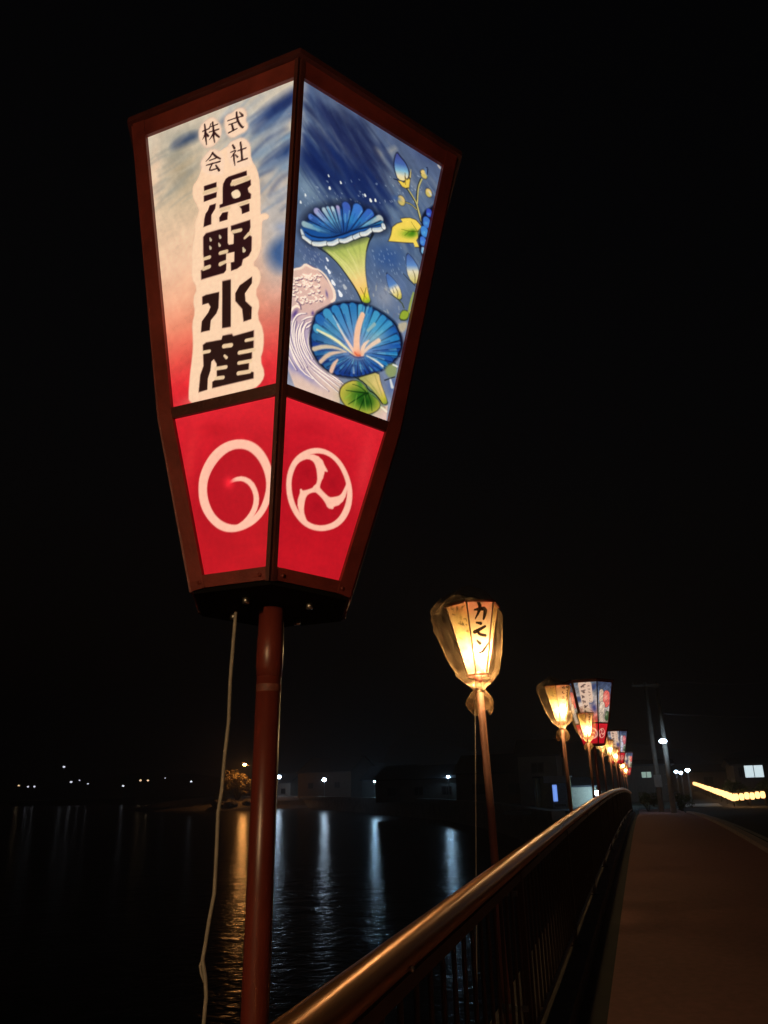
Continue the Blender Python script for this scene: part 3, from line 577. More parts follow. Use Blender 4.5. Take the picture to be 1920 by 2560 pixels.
('s',(252,228,206),(252,228,206),2,.95,[(-90,239,2.8),(-92,236,3.9),(-97,236,2.1)]),
('s',(252,228,206),(252,228,206),2,.95,[(-107,219,2.8),(-101,220,3.9),(-102,216,2.1)]),
('s',(96,66,88),(96,66,88),3,.85,[(-152,237,2.4),(-153,235,2.4),(-156,235,2.4)]),
('s',(252,228,206),(252,228,206),2,.95,[(-154,239,2.7),(-155,237,3.8),(-158,237,2)]),
('s',(252,228,206),(252,228,206),2,.95,[(-109,252,2.8),(-109,250,3.9),(-112,248,2.1)]),
('s',(96,66,88),(96,66,88),3,.85,[(-131,217,2.4),(-128,216,2.4),(-132,212,2.4)]),
('s',(252,228,206),(252,228,206),2,.95,[(-133,219,2.8),(-130,218,3.8),(-133,214,2.1)]),
('s',(252,228,206),(252,228,206),2,.95,[(-147,225,2.7),(-143,225,3.8),(-146,221,2)]),
('s',(96,66,88),(96,66,88),3,.85,[(-149,259,2.4),(-144,259,2.4),(-148,254,2.4)]),
('s',(252,228,206),(252,228,206),2,.95,[(-150,261,2.8),(-146,261,3.8),(-149,256,2.1)]),
('s',(252,228,206),(252,228,206),2,.95,[(-112,230,2.8),(-116,228,3.8),(-117,230,2.1)]),
('s',(96,66,88),(96,66,88),3,.85,[(-110,280,2.5),(-109,279,2.5),(-113,276,2.5)]),
('s',(252,228,206),(252,228,206),2,.95,[(-112,283,2.8),(-111,281,3.9),(-115,278,2.1)]),
('s',(252,228,206),(252,228,206),2,.95,[(-164,235,2.7),(-167,233,3.7),(-168,235,2)]),
('s',(96,66,88),(96,66,88),3,.85,[(-109,268,2.5),(-103,270,2.5),(-104,265,2.5)]),
('s',(252,228,206),(252,228,206),2,.95,[(-110,270,2.8),(-105,272,3.9),(-105,268,2.1)]),
('s',(252,228,206),(252,228,206),2,.95,[(-155,203,2.7),(-152,202,3.7),(-155,199,2)]),
('s',(96,66,88),(96,66,88),3,.85,[(-134,202,2.4),(-133,199,2.4),(-138,196,2.4)]),
('s',(252,228,206),(252,228,206),2,.95,[(-136,204,2.7),(-135,201,3.8),(-140,198,2)]),
('s',(252,228,206),(252,228,206),2,.95,[(-160,211,2.7),(-163,209,3.7),(-164,212,2)]),
('s',(96,66,88),(96,66,88),3,.85,[(-119,231,2.4),(-119,228,2.4),(-125,225,2.4)]),
('s',(252,228,206),(252,228,206),2,.95,[(-121,233,2.8),(-121,230,3.8),(-127,227,2.1)]),
('s',(252,228,206),(252,228,206),2,.95,[(-119,258,2.8),(-124,254,3.8),(-128,256,2.1)]),
('s',(96,66,88),(96,66,88),3,.85,[(-147,257,2.4),(-150,253,2.4),(-155,253,2.4)]),
('s',(252,228,206),(252,228,206),2,.95,[(-148,259,2.8),(-152,255,3.8),(-157,255,2.1)]),
('s',(252,228,206),(252,228,206),2,.95,[(-135,256,2.8),(-134,254,3.8),(-137,251,2.1)]),
('s',(96,66,88),(96,66,88),3,.85,[(-116,272,2.5),(-111,273,2.5),(-113,269,2.5)]),
('s',(252,228,206),(252,228,206),2,.95,[(-118,274,2.8),(-113,275,3.9),(-115,271,2.1)]),
('s',(252,228,206),(252,228,206),2,.95,[(-101,242,2.8),(-102,238,3.9),(-108,235,2.1)]),
('s',(96,66,88),(96,66,88),3,.85,[(-92,227,2.5),(-90,225,2.5),(-94,222,2.5)]),
('s',(252,228,206),(252,228,206),2,.95,[(-94,229,2.8),(-92,227,3.9),(-96,224,2.1)]),
('s',(252,228,206),(252,228,206),2,.95,[(-145,247,2.8),(-141,249,3.8),(-141,246,2.1)]),
('s',(96,66,88),(96,66,88),3,.85,[(-103,243,2.5),(-99,244,2.5),(-101,240,2.5)]),
('s',(252,228,206),(252,228,206),2,.95,[(-105,246,2.8),(-101,246,3.9),(-103,242,2.1)]),
('s',(252,228,206),(252,228,206),2,.95,[(-144,211,2.7),(-141,211,3.8),(-143,207,2)]),
('s',(96,66,88),(96,66,88),3,.85,[(-103,224,2.5),(-100,222,2.5),(-105,218,2.4)]),
('s',(252,228,206),(252,228,206),2,.95,[(-104,226,2.8),(-102,224,3.9),(-107,220,2.1)]),
('s',(252,228,206),(252,228,206),2,.95,[(-131,238,2.8),(-133,235,3.8),(-136,236,2.1)]),
('s',(96,66,88),(96,66,88),3,.85,[(-152,206,2.4),(-149,206,2.4),(-151,203,2.4)]),
('s',(252,228,206),(252,228,206),2,.95,[(-153,208,2.7),(-151,208,3.7),(-153,205,2)]),
('s',(252,228,206),(252,228,206),2,.95,[(-128,215,2.8),(-126,214,3.8),(-129,212,2.1)]),
('s',(96,66,88),(96,66,88),3,.85,[(-116,211,2.4),(-114,209,2.4),(-118,206,2.4)]),
('s',(252,228,206),(252,228,206),2,.95,[(-118,213,2.8),(-116,211,3.8),(-120,208,2.1)]),
('s',(252,228,206),(252,228,206),2,.95,[(-128,248,2.8),(-126,246,3.8),(-130,242,2.1)]),
('s',(96,66,88),(96,66,88),3,.85,[(-146,240,2.4),(-146,237,2.4),(-153,234,2.4)]),
('s',(252,228,206),(252,228,206),2,.95,[(-148,242,2.7),(-148,239,3.8),(-154,236,2)]),
('s',(252,228,206),(252,228,206),2,.95,[(-150,198,2.7),(-146,197,3.7),(-150,193,2)]),
('s',(96,66,88),(96,66,88),3,.85,[(-156,209,2.4),(-160,206,2.4),(-164,207,2.4)]),
('s',(252,228,206),(252,228,206),2,.95,[(-158,211,2.7),(-162,208,3.7),(-165,209,2)]),
('s',(252,228,206),(252,228,206),2,.95,[(-143,200,2.7),(-137,202,3.8),(-136,198,2)]),
('s',(96,66,88),(96,66,88),3,.85,[(-100,282,2.5),(-105,279,2.5),(-108,281,2.5)]),
('s',(252,228,206),(252,228,206),2,.95,[(-101,285,2.9),(-107,281,3.9),(-110,283,2.1)]),
('s',(252,228,206),(252,228,206),2,.95,[(-145,252,2.8),(-139,254,3.8),(-140,249,2.1)]),
('s',(96,66,88),(96,66,88),3,.85,[(-157,251,2.4),(-155,250,2.4),(-158,247,2.4)]),
('s',(252,228,206),(252,228,206),2,.95,[(-159,253,2.7),(-157,252,3.8),(-160,249,2)]),
('s',(252,228,206),(252,228,206),2,.95,[(-109,227,2.8),(-105,228,3.9),(-106,224,2.1)]),
('s',(96,66,88),(96,66,88),3,.85,[(-139,260,2.4),(-135,261,2.4),(-135,258,2.4)]),
('s',(252,228,206),(252,228,206),2,.95,[(-141,262,2.8),(-137,263,3.8),(-137,260,2.1)]),
('s',(252,228,206),(252,228,206),2,.95,[(-159,253,2.7),(-160,250,3.8),(-164,250,2)]),
('s',(96,66,88),(96,66,88),3,.85,[(-103,258,2.5),(-98,257,2.5),(-102,252,2.5)]),
('s',(252,228,206),(252,228,206),2,.95,[(-105,260,2.8),(-100,260,3.9),(-104,254,2.1)]),
('s',(252,228,206),(252,228,206),2,.95,[(-130,252,2.8),(-133,247,3.8),(-139,248,2.1)]),
('s',(96,66,88),(96,66,88),3,.85,[(-96,224,2.5),(-89,227,2.5),(-89,223,2.5)]),
('s',(252,228,206),(252,228,206),2,.95,[(-98,226,2.8),(-91,229,3.9),(-90,225,2.1)]),
('s',(252,228,206),(252,228,206),2,.95,[(-133,209,2.7),(-137,207,3.8),(-138,209,2.1)]),
('s',(246,222,200),(246,222,200),2,1,[(-163,156,3.3),(-160,178,5),(-149,189,5.7),(-142,187,4.4)]),
('s',(110,84,104),(110,84,104),3,1,[(-151,199,3.4),(-142,196,3.7),(-138,185,2.7)]),
('s',(246,222,200),(246,222,200),2,1,[(-146,267,4.5),(-130,269,5.9),(-126,278,3.5)]),
('s',(176,176,176),(176,176,176),4,.6,[(71,264,2.4),(77,257,3.7)]),
('s',(98,102,118),(98,102,118),4,.6,[(120,322,2.5),(121,311,3.4)]),
('s',(196,190,170),(196,190,170),4,.6,[(30,293,2.4),(34,287,2.4)]),
('s',(130,140,160),(130,140,160),4,.6,[(55,247,2.4),(61,243,3.2)]),
('s',(176,176,176),(176,176,176),4,.6,[(82,342,2.5),(84,333,4.8)]),
('s',(98,102,118),(98,102,118),4,.6,[(49,330,2.4),(50,323,4)]),
('s',(196,190,170),(196,190,170),4,.6,[(43,299,2.4),(44,295,3.6)]),
('s',(130,140,160),(130,140,160),4,.6,[(32,273,2.4),(33,263,4.9)]),
('s',(176,176,176),(176,176,176),4,.6,[(29,292,2.4),(26,285,3.3)]),
('s',(98,102,118),(98,102,118),4,.6,[(30,299,2.4),(30,288,4.3)]),
('s',(196,190,170),(196,190,170),4,.6,[(73,327,2.4),(78,326,5.3)]),
('s',(130,140,160),(130,140,160),4,.6,[(108,345,2.5),(105,336,4.5)]),
('s',(176,176,176),(176,176,176),4,.6,[(78,270,2.4),(83,269,4.2)]),
('s',(98,102,118),(98,102,118),4,.6,[(49,237,2.4),(54,231,3.5)]),
('s',(196,190,170),(196,190,170),4,.6,[(89,348,2.5),(92,345,3.7)]),
('s',(130,140,160),(130,140,160),4,.6,[(71,264,2.4),(70,258,3.3)]),
('s',(176,176,176),(176,176,176),4,.6,[(74,334,2.4),(77,331,4.3)]),
('s',(98,102,118),(98,102,118),4,.6,[(109,273,2.5),(107,263,4.1)]),
('s',(196,190,170),(196,190,170),4,.6,[(29,308,2.4),(27,302,3.3)]),
('s',(130,140,160),(130,140,160),4,.6,[(76,288,2.4),(76,277,4.6)]),
('s',(176,176,176),(176,176,176),4,.6,[(119,298,2.5),(121,291,2.7)]),
('s',(98,102,118),(98,102,118),4,.6,[(72,323,2.4),(79,315,3.2)]),
('s',(196,190,170),(196,190,170),4,.6,[(87,276,2.4),(91,270,3.9)]),
('s',(130,140,160),(130,140,160),4,.6,[(114,322,2.5),(111,311,5.1)]),
('s',(176,176,176),(176,176,176),4,.6,[(32,284,2.4),(34,281,4.8)]),
('s',(98,102,118),(98,102,118),4,.6,[(45,274,2.4),(51,266,2.7)]),
('s',(196,190,170),(196,190,170),4,.6,[(48,323,2.4),(49,312,2.5)]),
('s',(130,140,160),(130,140,160),4,.6,[(61,296,2.4),(62,291,4.3)]),
('s',(176,176,176),(176,176,176),4,.6,[(46,257,2.4),(48,249,4.5)]),
('s',(98,102,118),(98,102,118),4,.6,[(62,303,2.4),(67,299,4)]),
('s',(196,190,170),(196,190,170),4,.6,[(84,324,2.5),(89,323,5.4)]),
('s',(130,140,160),(130,140,160),4,.6,[(87,326,2.5),(93,318,3.8)]),
('s',(176,176,176),(176,176,176),4,.6,[(85,342,2.5),(87,332,2.5)]),
('s',(98,102,118),(98,102,118),4,.6,[(70,264,2.4),(69,261,3.6)]),
('s',(196,190,170),(196,190,170),4,.6,[(121,279,2.5),(127,278,3.2)]),
('s',(130,140,160),(130,140,160),4,.6,[(124,266,2.5),(125,264,4.2)]),
('s',(176,176,176),(176,176,176),4,.6,[(112,321,2.5),(118,320,4.9)]),
('s',(98,102,118),(98,102,118),4,.6,[(43,239,2.3),(45,231,2.4)]),
('s',(196,190,170),(196,190,170),4,.6,[(88,338,2.5),(90,331,4.9)]),
('s',(130,140,160),(130,140,160),4,.6,[(64,327,2.4),(67,325,2.8)]),
('f',(34,38,40),6,.85,1,[(-119,352),(-86,373),(-55,393),(-24,417),(15,446),(11,417),(8,387),(13,347),(22,317),(33,288),(41,276),(32,266),(17,264),(8,277),(-13,295),(-34,312),(-62,333),(-92,345)]),
('g',(-65,383),(30,270),[(0,(150,166,84)),(.2,(178,186,96)),(.45,(208,200,122)),(.65,(232,196,124)),(.82,(230,190,96)),(.9,(214,206,50)),(1,(120,150,40))],3,1,1,[(-115,352),(-83,371),(-54,391),(-24,414),(14,442),(10,414),(7,385),(12,347),(21,318),(31,290),(38,278),(30,269),(16,267),(7,279),(-13,296),(-33,313),(-60,333),(-89,345)]),
('s',(112,140,62),(206,190,110),6,.6,[(-88,360,2.6),(-42,345,2.9),(-14,327,1)]),
('s',(112,140,62),(206,190,110),6,.6,[(-73,369,2.6),(-31,354,3),(-8,330,1)]),
('s',(112,140,62),(206,190,110),6,.6,[(-54,382,2.6),(-23,364,3),(-5,339,1)]),
('s',(112,140,62),(206,190,110),6,.6,[(-35,396,2.7),(-14,372,3),(-1,345,1)]),
('s',(112,140,62),(206,190,110),6,.6,[(-15,415,2.7),(-9,387,3),(2,351,1)]),
('s',(226,220,150),(226,220,150),6,.7,[(-77,354,1.6),(-33,338,2.9),(-9,318,1.3)]),
('s',(226,220,150),(226,220,150),6,.7,[(-43,377,1.6),(-19,356,3),(-2,331,1.3)]),
('s',(226,220,150),(226,220,150),6,.7,[(-97,352,1.6),(-58,342,2.9),(-31,324,1.3)]),
('s',(150,110,40),(150,110,40),2,1,[(6,300,2),(18,287,2.3),(25,280,1.3)]),
('s',(120,120,30),(120,120,30),2,1,[(21,307,1.3),(19,291,2.3),(19,268,1.6)]),
('s',(24,26,30),(24,26,30),3,1,[(-120,348,2.8),(-89,343,2.5),(-60,331,1.9),(-29,310,2.3),(-7,292,2.9),(9,274,3.9),(16,264,3.3)]),
('s',(26,30,34),(26,30,34),3,1,[(20,450,6.9),(11,421,3.1),(8,396,1.4)]),
('f',(14,18,38),26,.95,1,[(-172,368),(-169,393),(-160,415),(-146,437),(-124,455),(-99,473),(-64,495),(-31,508),(-7,511),(21,512),(49,514),(57,499),(58,480),(45,464),(20,453),(2,433),(-22,412),(-53,388),(-83,368),(-124,345),(-148,343),(-164,351)]),
('f',(24,74,140),10,1,1,[(-167,373),(-162,389),(-118,443),(-62,481),(4,496),(42,495),(37,476),(-30,431),(-92,381),(-139,364)]),
('s',(20,34,74),(20,34,74),4,.7,[(-80,399,4.2),(-126,392,12.5),(-162,387,18)]),
('s',(22,70,136),(85,141,172),8,1,[(-80,399,2.6),(-126,392,10.4)]),
('s',(85,141,172),(140,168,176),4,1,[(-126,392,10.4),(-162,387,14.9)]),
('s',(20,34,74),(20,34,74),4,.7,[(-76,401,4.2),(-116,407,12.6),(-148,412,18.3)]),
('s',(22,70,136),(53,114,176),8,1,[(-76,401,2.6),(-116,407,10.5)]),
('s',(53,114,176),(70,108,184),4,1,[(-116,407,10.5),(-148,412,15.2)]),
('s',(20,34,74),(20,34,74),4,.7,[(-73,402,4.2),(-107,419,15),(-135,433,21.9)]),
('s',(22,70,136),(89,133,179),8,1,[(-73,402,2.6),(-107,419,12.5)]),
('s',(89,133,179),(150,150,190),4,1,[(-107,419,12.5),(-135,433,18.2)]),
('s',(20,34,74),(20,34,74),4,.7,[(-69,404,4.2),(-96,427,10.5),(-118,446,15.4)]),
('s',(22,70,136),(94,147,179),8,1,[(-69,404,2.6),(-96,427,8.7)]),
('s',(94,147,179),(160,180,190),4,1,[(-96,427,8.7),(-118,446,12.7)]),
('s',(20,34,74),(20,34,74),4,.7,[(-67,406,4.3),(-90,432,9.4),(-108,454,13.8)]),
('s',(22,70,136),(98,149,181),8,1,[(-67,406,2.6),(-90,432,7.8)]),
('s',(98,149,181),(170,186,196),4,1,[(-90,432,7.8),(-108,454,11.4)]),
('s',(20,34,74),(20,34,74),4,.7,[(-64,407,4.3),(-82,436,8.5),(-97,461,12.5)]),
('s',(22,70,136),(97,151,183),8,1,[(-64,407,2.6),(-82,436,7.1)]),
('s',(97,151,183),(168,190,200),4,1,[(-82,436,7.1),(-97,461,10.4)]),
('s',(20,34,74),(20,34,74),4,.7,[(-62,416,4.3),(-74,445,8.3),(-84,470,12.2)]),
('s',(22,70,136),(94,133,179),8,1,[(-62,416,2.6),(-74,445,6.9)]),
('s',(94,133,179),(160,150,190),4,1,[(-74,445,6.9),(-84,470,10.2)]),
('s',(20,34,74),(20,34,74),4,.7,[(-57,419,4.3),(-60,454,19.2),(-62,483,28.5)]),
('s',(22,70,136),(48,105,170),8,1,[(-57,419,2.6),(-60,454,16)]),
('s',(48,105,170),(58,88,170),4,1,[(-60,454,16),(-62,483,23.6)]),
('s',(20,34,74),(20,34,74),4,.7,[(-51,422,4.3),(-39,460,23.1),(-30,492,34.5)]),
('s',(22,70,136),(48,115,179),8,1,[(-51,422,2.7),(-39,460,19.2)]),
('s',(48,115,179),(58,110,190),4,1,[(-39,460,19.2),(-30,492,28.6)]),
('s',(20,34,74),(20,34,74),4,.7,[(-44,426,4.3),(-18,465,19.7),(4,497,29.6)]),
('s',(22,70,136),(44,107,172),8,1,[(-44,426,2.7),(-18,465,16.4)]),
('s',(44,107,172),(50,92,176),4,1,[(-18,465,16.4),(4,497,24.6)]),
('s',(20,34,74),(20,34,74),4,.7,[(-38,429,4.4),(1,466,16.2),(34,498,24.4)]),
('s',(22,70,136),(98,146,172),8,1,[(-38,429,2.7),(1,466,13.5)]),
('s',(98,146,172),(170,178,176),4,1,[(1,466,13.5),(34,498,20.3)]),
('s',(20,34,74),(20,34,74),4,.7,[(-37,429,4.4),(5,462,7.5),(41,491,11.3)]),
('s',(22,70,136),(40,115,161),8,1,[(-37,429,2.7),(5,462,6.2)]),
('s',(40,115,161),(40,110,150),4,1,[(5,462,6.2),(41,491,9.4)]),
('s',(16,40,96),(16,40,96),4,.7,[(-76,434,1),(-84,451,2.3)]),
('s',(74,150,190),(74,150,190),4,.7,[(-96,401,1),(-116,403,2.2)]),
('s',(26,80,160),(26,80,160),4,.7,[(-26,462,1),(-18,484,2.4)]),
('s',(40,120,170),(40,120,170),4,.7,[(-98,439,1),(-109,453,2.3)]),
('s',(120,180,206),(120,180,206),4,.7,[(-117,420,1),(-134,429,2.2)]),
('s',(16,40,96),(16,40,96),4,.7,[(-129,411,.9),(-148,416,2.2)]),
('s',(74,150,190),(74,150,190),4,.7,[(-68,433,1),(-74,451,2.3)]),
('s',(26,80,160),(26,80,160),4,.7,[(-87,409,1),(-103,418,2.3)]),
('s',(40,120,170),(40,120,170),4,.7,[(-93,436,1),(-104,450,2.3)]),
('s',(120,180,206),(120,180,206),4,.7,[(-59,443,1),(-62,463,2.3)]),
('s',(16,40,96),(16,40,96),4,.7,[(-116,427,1),(-132,437,2.2)]),
('s',(74,150,190),(74,150,190),4,.7,[(-88,415,1),(-103,426,2.3)]),
('s',(26,80,160),(26,80,160),4,.7,[(-41,455,1),(-36,477,2.4)]),
('s',(40,120,170),(40,120,170),4,.7,[(-82,422,1),(-93,436,2.3)]),
('s',(120,180,206),(120,180,206),4,.7,[(0,457,1),(19,477,2.4)]),
('s',(16,40,96),(16,40,96),4,.7,[(-104,404,1),(-124,407,2.2)]),
('s',(74,150,190),(74,150,190),4,.7,[(-18,439,1),(2,459,2.4)]),
('s',(26,80,160),(26,80,160),4,.7,[(-63,418,1),(-69,436,2.3)]),
('s',(40,120,170),(40,120,170),4,.7,[(-30,449,1),(-20,471,2.4)]),
('s',(120,180,206),(120,180,206),4,.7,[(-27,471,1),(-19,493,2.4)]),
('s',(16,40,96),(16,40,96),4,.7,[(-60,422,1),(-64,442,2.3)]),
('s',(74,150,190),(74,150,190),4,.7,[(-90,422,1),(-104,434,2.3)]),
('s',(26,80,160),(26,80,160),4,.7,[(-35,442,1),(-27,464,2.4)]),
('s',(40,120,170),(40,120,170),4,.7,[(-93,410,1),(-110,418,2.2)]),
('s',(120,180,206),(120,180,206),4,.7,[(-82,444,1),(-90,461,2.3)]),
('s',(16,40,96),(16,40,96),4,.7,[(4,461,1),(24,481,2.5)]),
('s',(74,150,190),(74,150,190),4,.7,[(-4,479,1),(10,502,2.5)]),
('s',(26,80,160),(26,80,160),4,.7,[(-68,461,1),(-72,481,2.3)]),
('s',(40,120,170),(40,120,170),4,.7,[(-76,436,1),(-84,453,2.3)]),
('s',(120,180,206),(120,180,206),4,.7,[(-69,422,1),(-76,439,2.3)]),
('s',(16,40,96),(16,40,96),4,.7,[(-123,407,1),(-143,410,2.2)]),
('s',(74,150,190),(74,150,190),4,.7,[(-119,397,1),(-140,397,2.2)]),
('s',(26,80,160),(26,80,160),4,.7,[(-4,451,1),(17,470,2.4)]),
('s',(40,120,170),(40,120,170),4,.7,[(-43,445,1),(-40,467,2.4)]),
('s',(120,180,206),(120,180,206),4,.7,[(-94,433,1),(-106,446,2.3)]),
('s',(16,40,96),(16,40,96),4,.7,[(-30,440,1),(-19,462,2.4)]),
('s',(74,150,190),(74,150,190),4,.7,[(-50,439,1),(-48,460,2.4)]),
('s',(26,80,160),(26,80,160),4,.7,[(-117,396,1),(-138,394,2.2)]),
('s',(40,120,170),(40,120,170),4,.7,[(-48,445,1),(-46,467,2.4)]),
('s',(120,180,206),(120,180,206),4,.7,[(-52,456,1),(-52,477,2.4)]),
('s',(16,40,96),(16,40,96),4,.7,[(-84,437,1),(-93,453,2.3)]),
('s',(74,150,190),(74,150,190),4,.7,[(-100,444,1),(-111,458,2.3)]),
('s',(26,80,160),(26,80,160),4,.7,[(-45,427,1),(-41,448,2.4)]),
('s',(40,120,170),(40,120,170),4,.7,[(4,475,1),(21,497,2.5)]),
('s',(120,180,206),(120,180,206),4,.7,[(-10,456,1),(7,478,2.4)]),
('s',(16,40,96),(16,40,96),4,.7,[(-125,404,.9),(-145,407,2.2)]),
('s',(12,24,58),(12,24,58),3,.85,[(-79,404,1.3),(-118,402,1.4),(-155,401,2.5)]),
('s',(12,24,58),(12,24,58),3,.85,[(-75,406,1.3),(-109,414,1.4),(-142,424,2.5)]),
('s',(12,24,58),(12,24,58),3,.85,[(-72,408,1.3),(-99,424,1.5),(-127,441,2.6)]),
('s',(12,24,58),(12,24,58),3,.85,[(-68,410,1.3),(-91,430,1.5),(-113,451,2.6)]),
('s',(12,24,58),(12,24,58),3,.85,[(-66,411,1.3),(-84,434,1.5),(-103,458,2.6)]),
('s',(12,24,58),(12,24,58),3,.85,[(-63,412,1.3),(-77,439,1.5),(-91,466,2.6)]),
('s',(12,24,58),(12,24,58),3,.85,[(-59,414,1.3),(-66,445,1.5),(-73,477,2.7)]),
('s',(12,24,58),(12,24,58),3,.85,[(-54,417,1.3),(-50,452,1.5),(-46,489,2.7)]),
('s',(12,24,58),(12,24,58),3,.85,[(-47,421,1.3),(-30,457,1.5),(-13,496,2.8)]),
('s',(12,24,58),(12,24,58),3,.85,[(-40,424,1.3),(-11,460,1.5),(19,499,2.8)]),
('s',(12,24,58),(12,24,58),3,.85,[(-37,426,1.3),(0,459,1.5),(37,495,2.8)]),
('s',(30,84,156),(30,84,156),8,1,[(-163,369,9.2),(-149,360,13.9),(-126,366,11),(-92,381,9.6),(-56,407,9.9),(-30,431,9.4),(8,457,10.4),(40,481,10.6)]),
('s',(10,20,50),(10,20,50),4,1,[(-157,369,2.2),(-134,367,3.1),(-92,385,3.2),(-56,414,3.6),(-37,432,3),(9,464,2.8),(36,484,2.1)]),
('s',(16,20,34),(16,20,34),3,.8,[(-167,369,8),(-160,358,11)]),
('s',(214,214,206),(222,222,214),3,1,[(-167,369,5.5),(-160,358,8.6)]),
('s',(110,150,190),(110,150,190),8,.6,[(-167,372,2.4),(-161,361,2.5)]),
('s',(16,20,34),(16,20,34),3,.8,[(-159,355,11),(-140,351,11.7)]),
('s',(214,214,206),(222,222,214),3,1,[(-159,355,8.6),(-140,351,9.3)]),
('s',(110,150,190),(110,150,190),8,.6,[(-159,358,2.5),(-140,354,2.5)]),
('s',(16,20,34),(16,20,34),3,.8,[(-132,351,12.7),(-116,357,13.5),(-100,368,12.7)]),
('s',(214,214,206),(222,222,214),3,1,[(-132,351,10.2),(-116,357,11),(-100,368,10.2)]),
('s',(110,150,190),(110,150,190),8,.6,[(-132,355,2.5),(-117,360,2.5),(-100,372,2.5)]),
('s',(16,20,34),(16,20,34),3,.8,[(-94,369,12.4),(-82,375,13.2),(-70,389,12.4)]),
('s',(214,214,206),(222,222,214),3,1,[(-94,369,9.9),(-82,375,10.6),(-70,389,9.8)]),
('s',(110,150,190),(110,150,190),8,.6,[(-95,373,2.6),(-83,379,2.6),(-70,392,2.6)]),
('s',(16,20,34),(16,20,34),3,.8,[(-64,391,12.1),(-53,395,13.2),(-34,414,12.7)]),
('s',(214,214,206),(222,222,214),3,1,[(-64,391,9.5),(-53,395,10.5),(-34,414,10)]),
('s',(110,150,190),(110,150,190),8,.6,[(-65,394,2.6),(-53,399,2.6),(-34,418,2.7)]),
('s',(16,20,34),(16,20,34),3,.8,[(-29,417,13.1),(-15,431,13.2)]),
('s',(214,214,206),(222,222,214),3,1,[(-29,417,10.4),(-15,431,10.5)]),
('s',(110,150,190),(110,150,190),8,.6,[(-29,420,2.7),(-16,434,2.7)]),
('s',(16,20,34),(16,20,34),3,.8,[(-11,434,13.6),(1,441,14.1),(13,457,12.5)]),
('s',(214,214,206),(222,222,214),3,1,[(-11,434,10.9),(1,441,11.3),(13,457,9.7)]),
('s',(110,150,190),(110,150,190),8,.6,[(-11,438,2.7),(1,445,2.7),(12,460,2.8)]),
('s',(16,20,34),(16,20,34),3,.8,[(21,461,13.2),(35,468,14.4),(43,475,12.7)]),
('s',(214,214,206),(222,222,214),3,1,[(21,461,10.5),(35,468,11.6),(43,475,9.9)]),
('s',(110,150,190),(110,150,190),8,.6,[(20,464,2.8),(34,471,2.8),(43,478,2.8)]),
('s',(16,20,34),(16,20,34),3,.8,[(46,486,14.2),(48,482,14.9)]),
('s',(214,214,206),(222,222,214),3,1,[(46,486,11.4),(48,482,12.1)]),
('s',(110,150,190),(110,150,190),8,.6,[(45,490,2.8),(47,485,2.8)]),
('f',(10,14,36),8,1,1,[(-103,190),(-85,209),(-58,233),(-17,257),(18,266),(51,269),(90,264),(119,254),(139,231),(148,204),(138,170),(114,137),(83,112),(53,91),(23,75),(-4,68),(-31,63),(-56,66),(-82,78),(-98,97),(-107,118),(-109,148)]),
('f',(30,72,140),4,1,1,[(-97,188),(-80,206),(-54,229),(-16,251),(17,260),(48,263),(85,258),(113,249),(131,227),(139,201),(130,169),(108,138),(79,114),(50,95),(22,80),(-4,73),(-29,69),(-52,71),(-77,83),(-92,100),(-101,120),(-103,149)]),
('s',(14,26,64),(14,26,64),3,.55,[(21,137,2.8),(76,157,13.3),(123,175,22.8)]),
('s',(120,150,190),(75,130,180),4,1,[(21,137,2.2),(76,157,11.5)]),
('s',(75,130,180),(30,110,170),4,1,[(76,157,11.5),(123,175,19.6)]),
('s',(14,26,64),(14,26,64),3,.55,[(21,137,2.8),(61,147,11.8),(112,155,20.3)]),
('s',(96,140,180),(60,107,165),4,1,[(21,137,2.2),(61,147,10.2)]),
('s',(60,107,165),(24,74,150),4,1,[(61,147,10.2),(112,155,17.5)]),
('s',(14,26,64),(14,26,64),3,.55,[(21,137,2.8),(55,138,10.6),(101,139,18.1)]),
('s',(96,140,180),(63,125,175),4,1,[(21,137,2.2),(55,138,9.2)]),
('s',(63,125,175),(30,110,170),4,1,[(55,138,9.2),(101,139,15.6)]),
('s',(14,26,64),(14,26,64),3,.55,[(21,137,2.8),(48,132,9.2),(86,126,15.6)]),
('s',(96,140,180),(60,107,165),4,1,[(21,137,2.2),(48,132,8)]),
('s',(60,107,165),(24,74,150),4,1,[(48,132,8),(86,126,13.4)]),
('s',(14,26,64),(14,26,64),3,.55,[(21,137,2.8),(43,127,8.4),(74,116,14.1)]),
('s',(96,140,180),(62,103,161),4,1,[(21,137,2.2),(43,127,7.2)]),
('s',(62,103,161),(28,66,142),4,1,[(43,127,7.2),(74,116,12.1)]),
('s',(14,26,64),(14,26,64),3,.55,[(21,137,2.8),(38,123,7.7),(63,109,12.9)]),
('s',(96,140,180),(58,93,146),4,1,[(21,137,2.2),(38,123,6.7)]),
('s',(58,93,146),(20,46,112),4,1,[(38,123,6.7),(63,109,11.1)]),
('s',(14,26,64),(14,26,64),3,.55,[(21,137,2.8),(34,120,7.4),(53,102,12.3)]),
('s',(96,140,180),(59,96,152),4,1,[(21,137,2.2),(34,120,6.4)]),
('s',(59,96,152),(22,52,124),4,1,[(34,120,6.4),(53,102,10.6)]),
('s',(14,26,64),(14,26,64),3,.55,[(21,137,2.8),(30,117,7.2),(43,96,12)]),
('s',(96,140,180),(62,103,161),4,1,[(21,137,2.2),(30,117,6.2)]),
('s',(62,103,161),(28,66,142),4,1,[(30,117,6.2),(43,96,10.3)]),
('s',(14,26,64),(14,26,64),3,.55,[(21,137,2.8),(27,115,7.2),(33,91,12)]),
('s',(96,140,180),(58,93,146),4,1,[(21,137,2.2),(27,115,6.2)]),
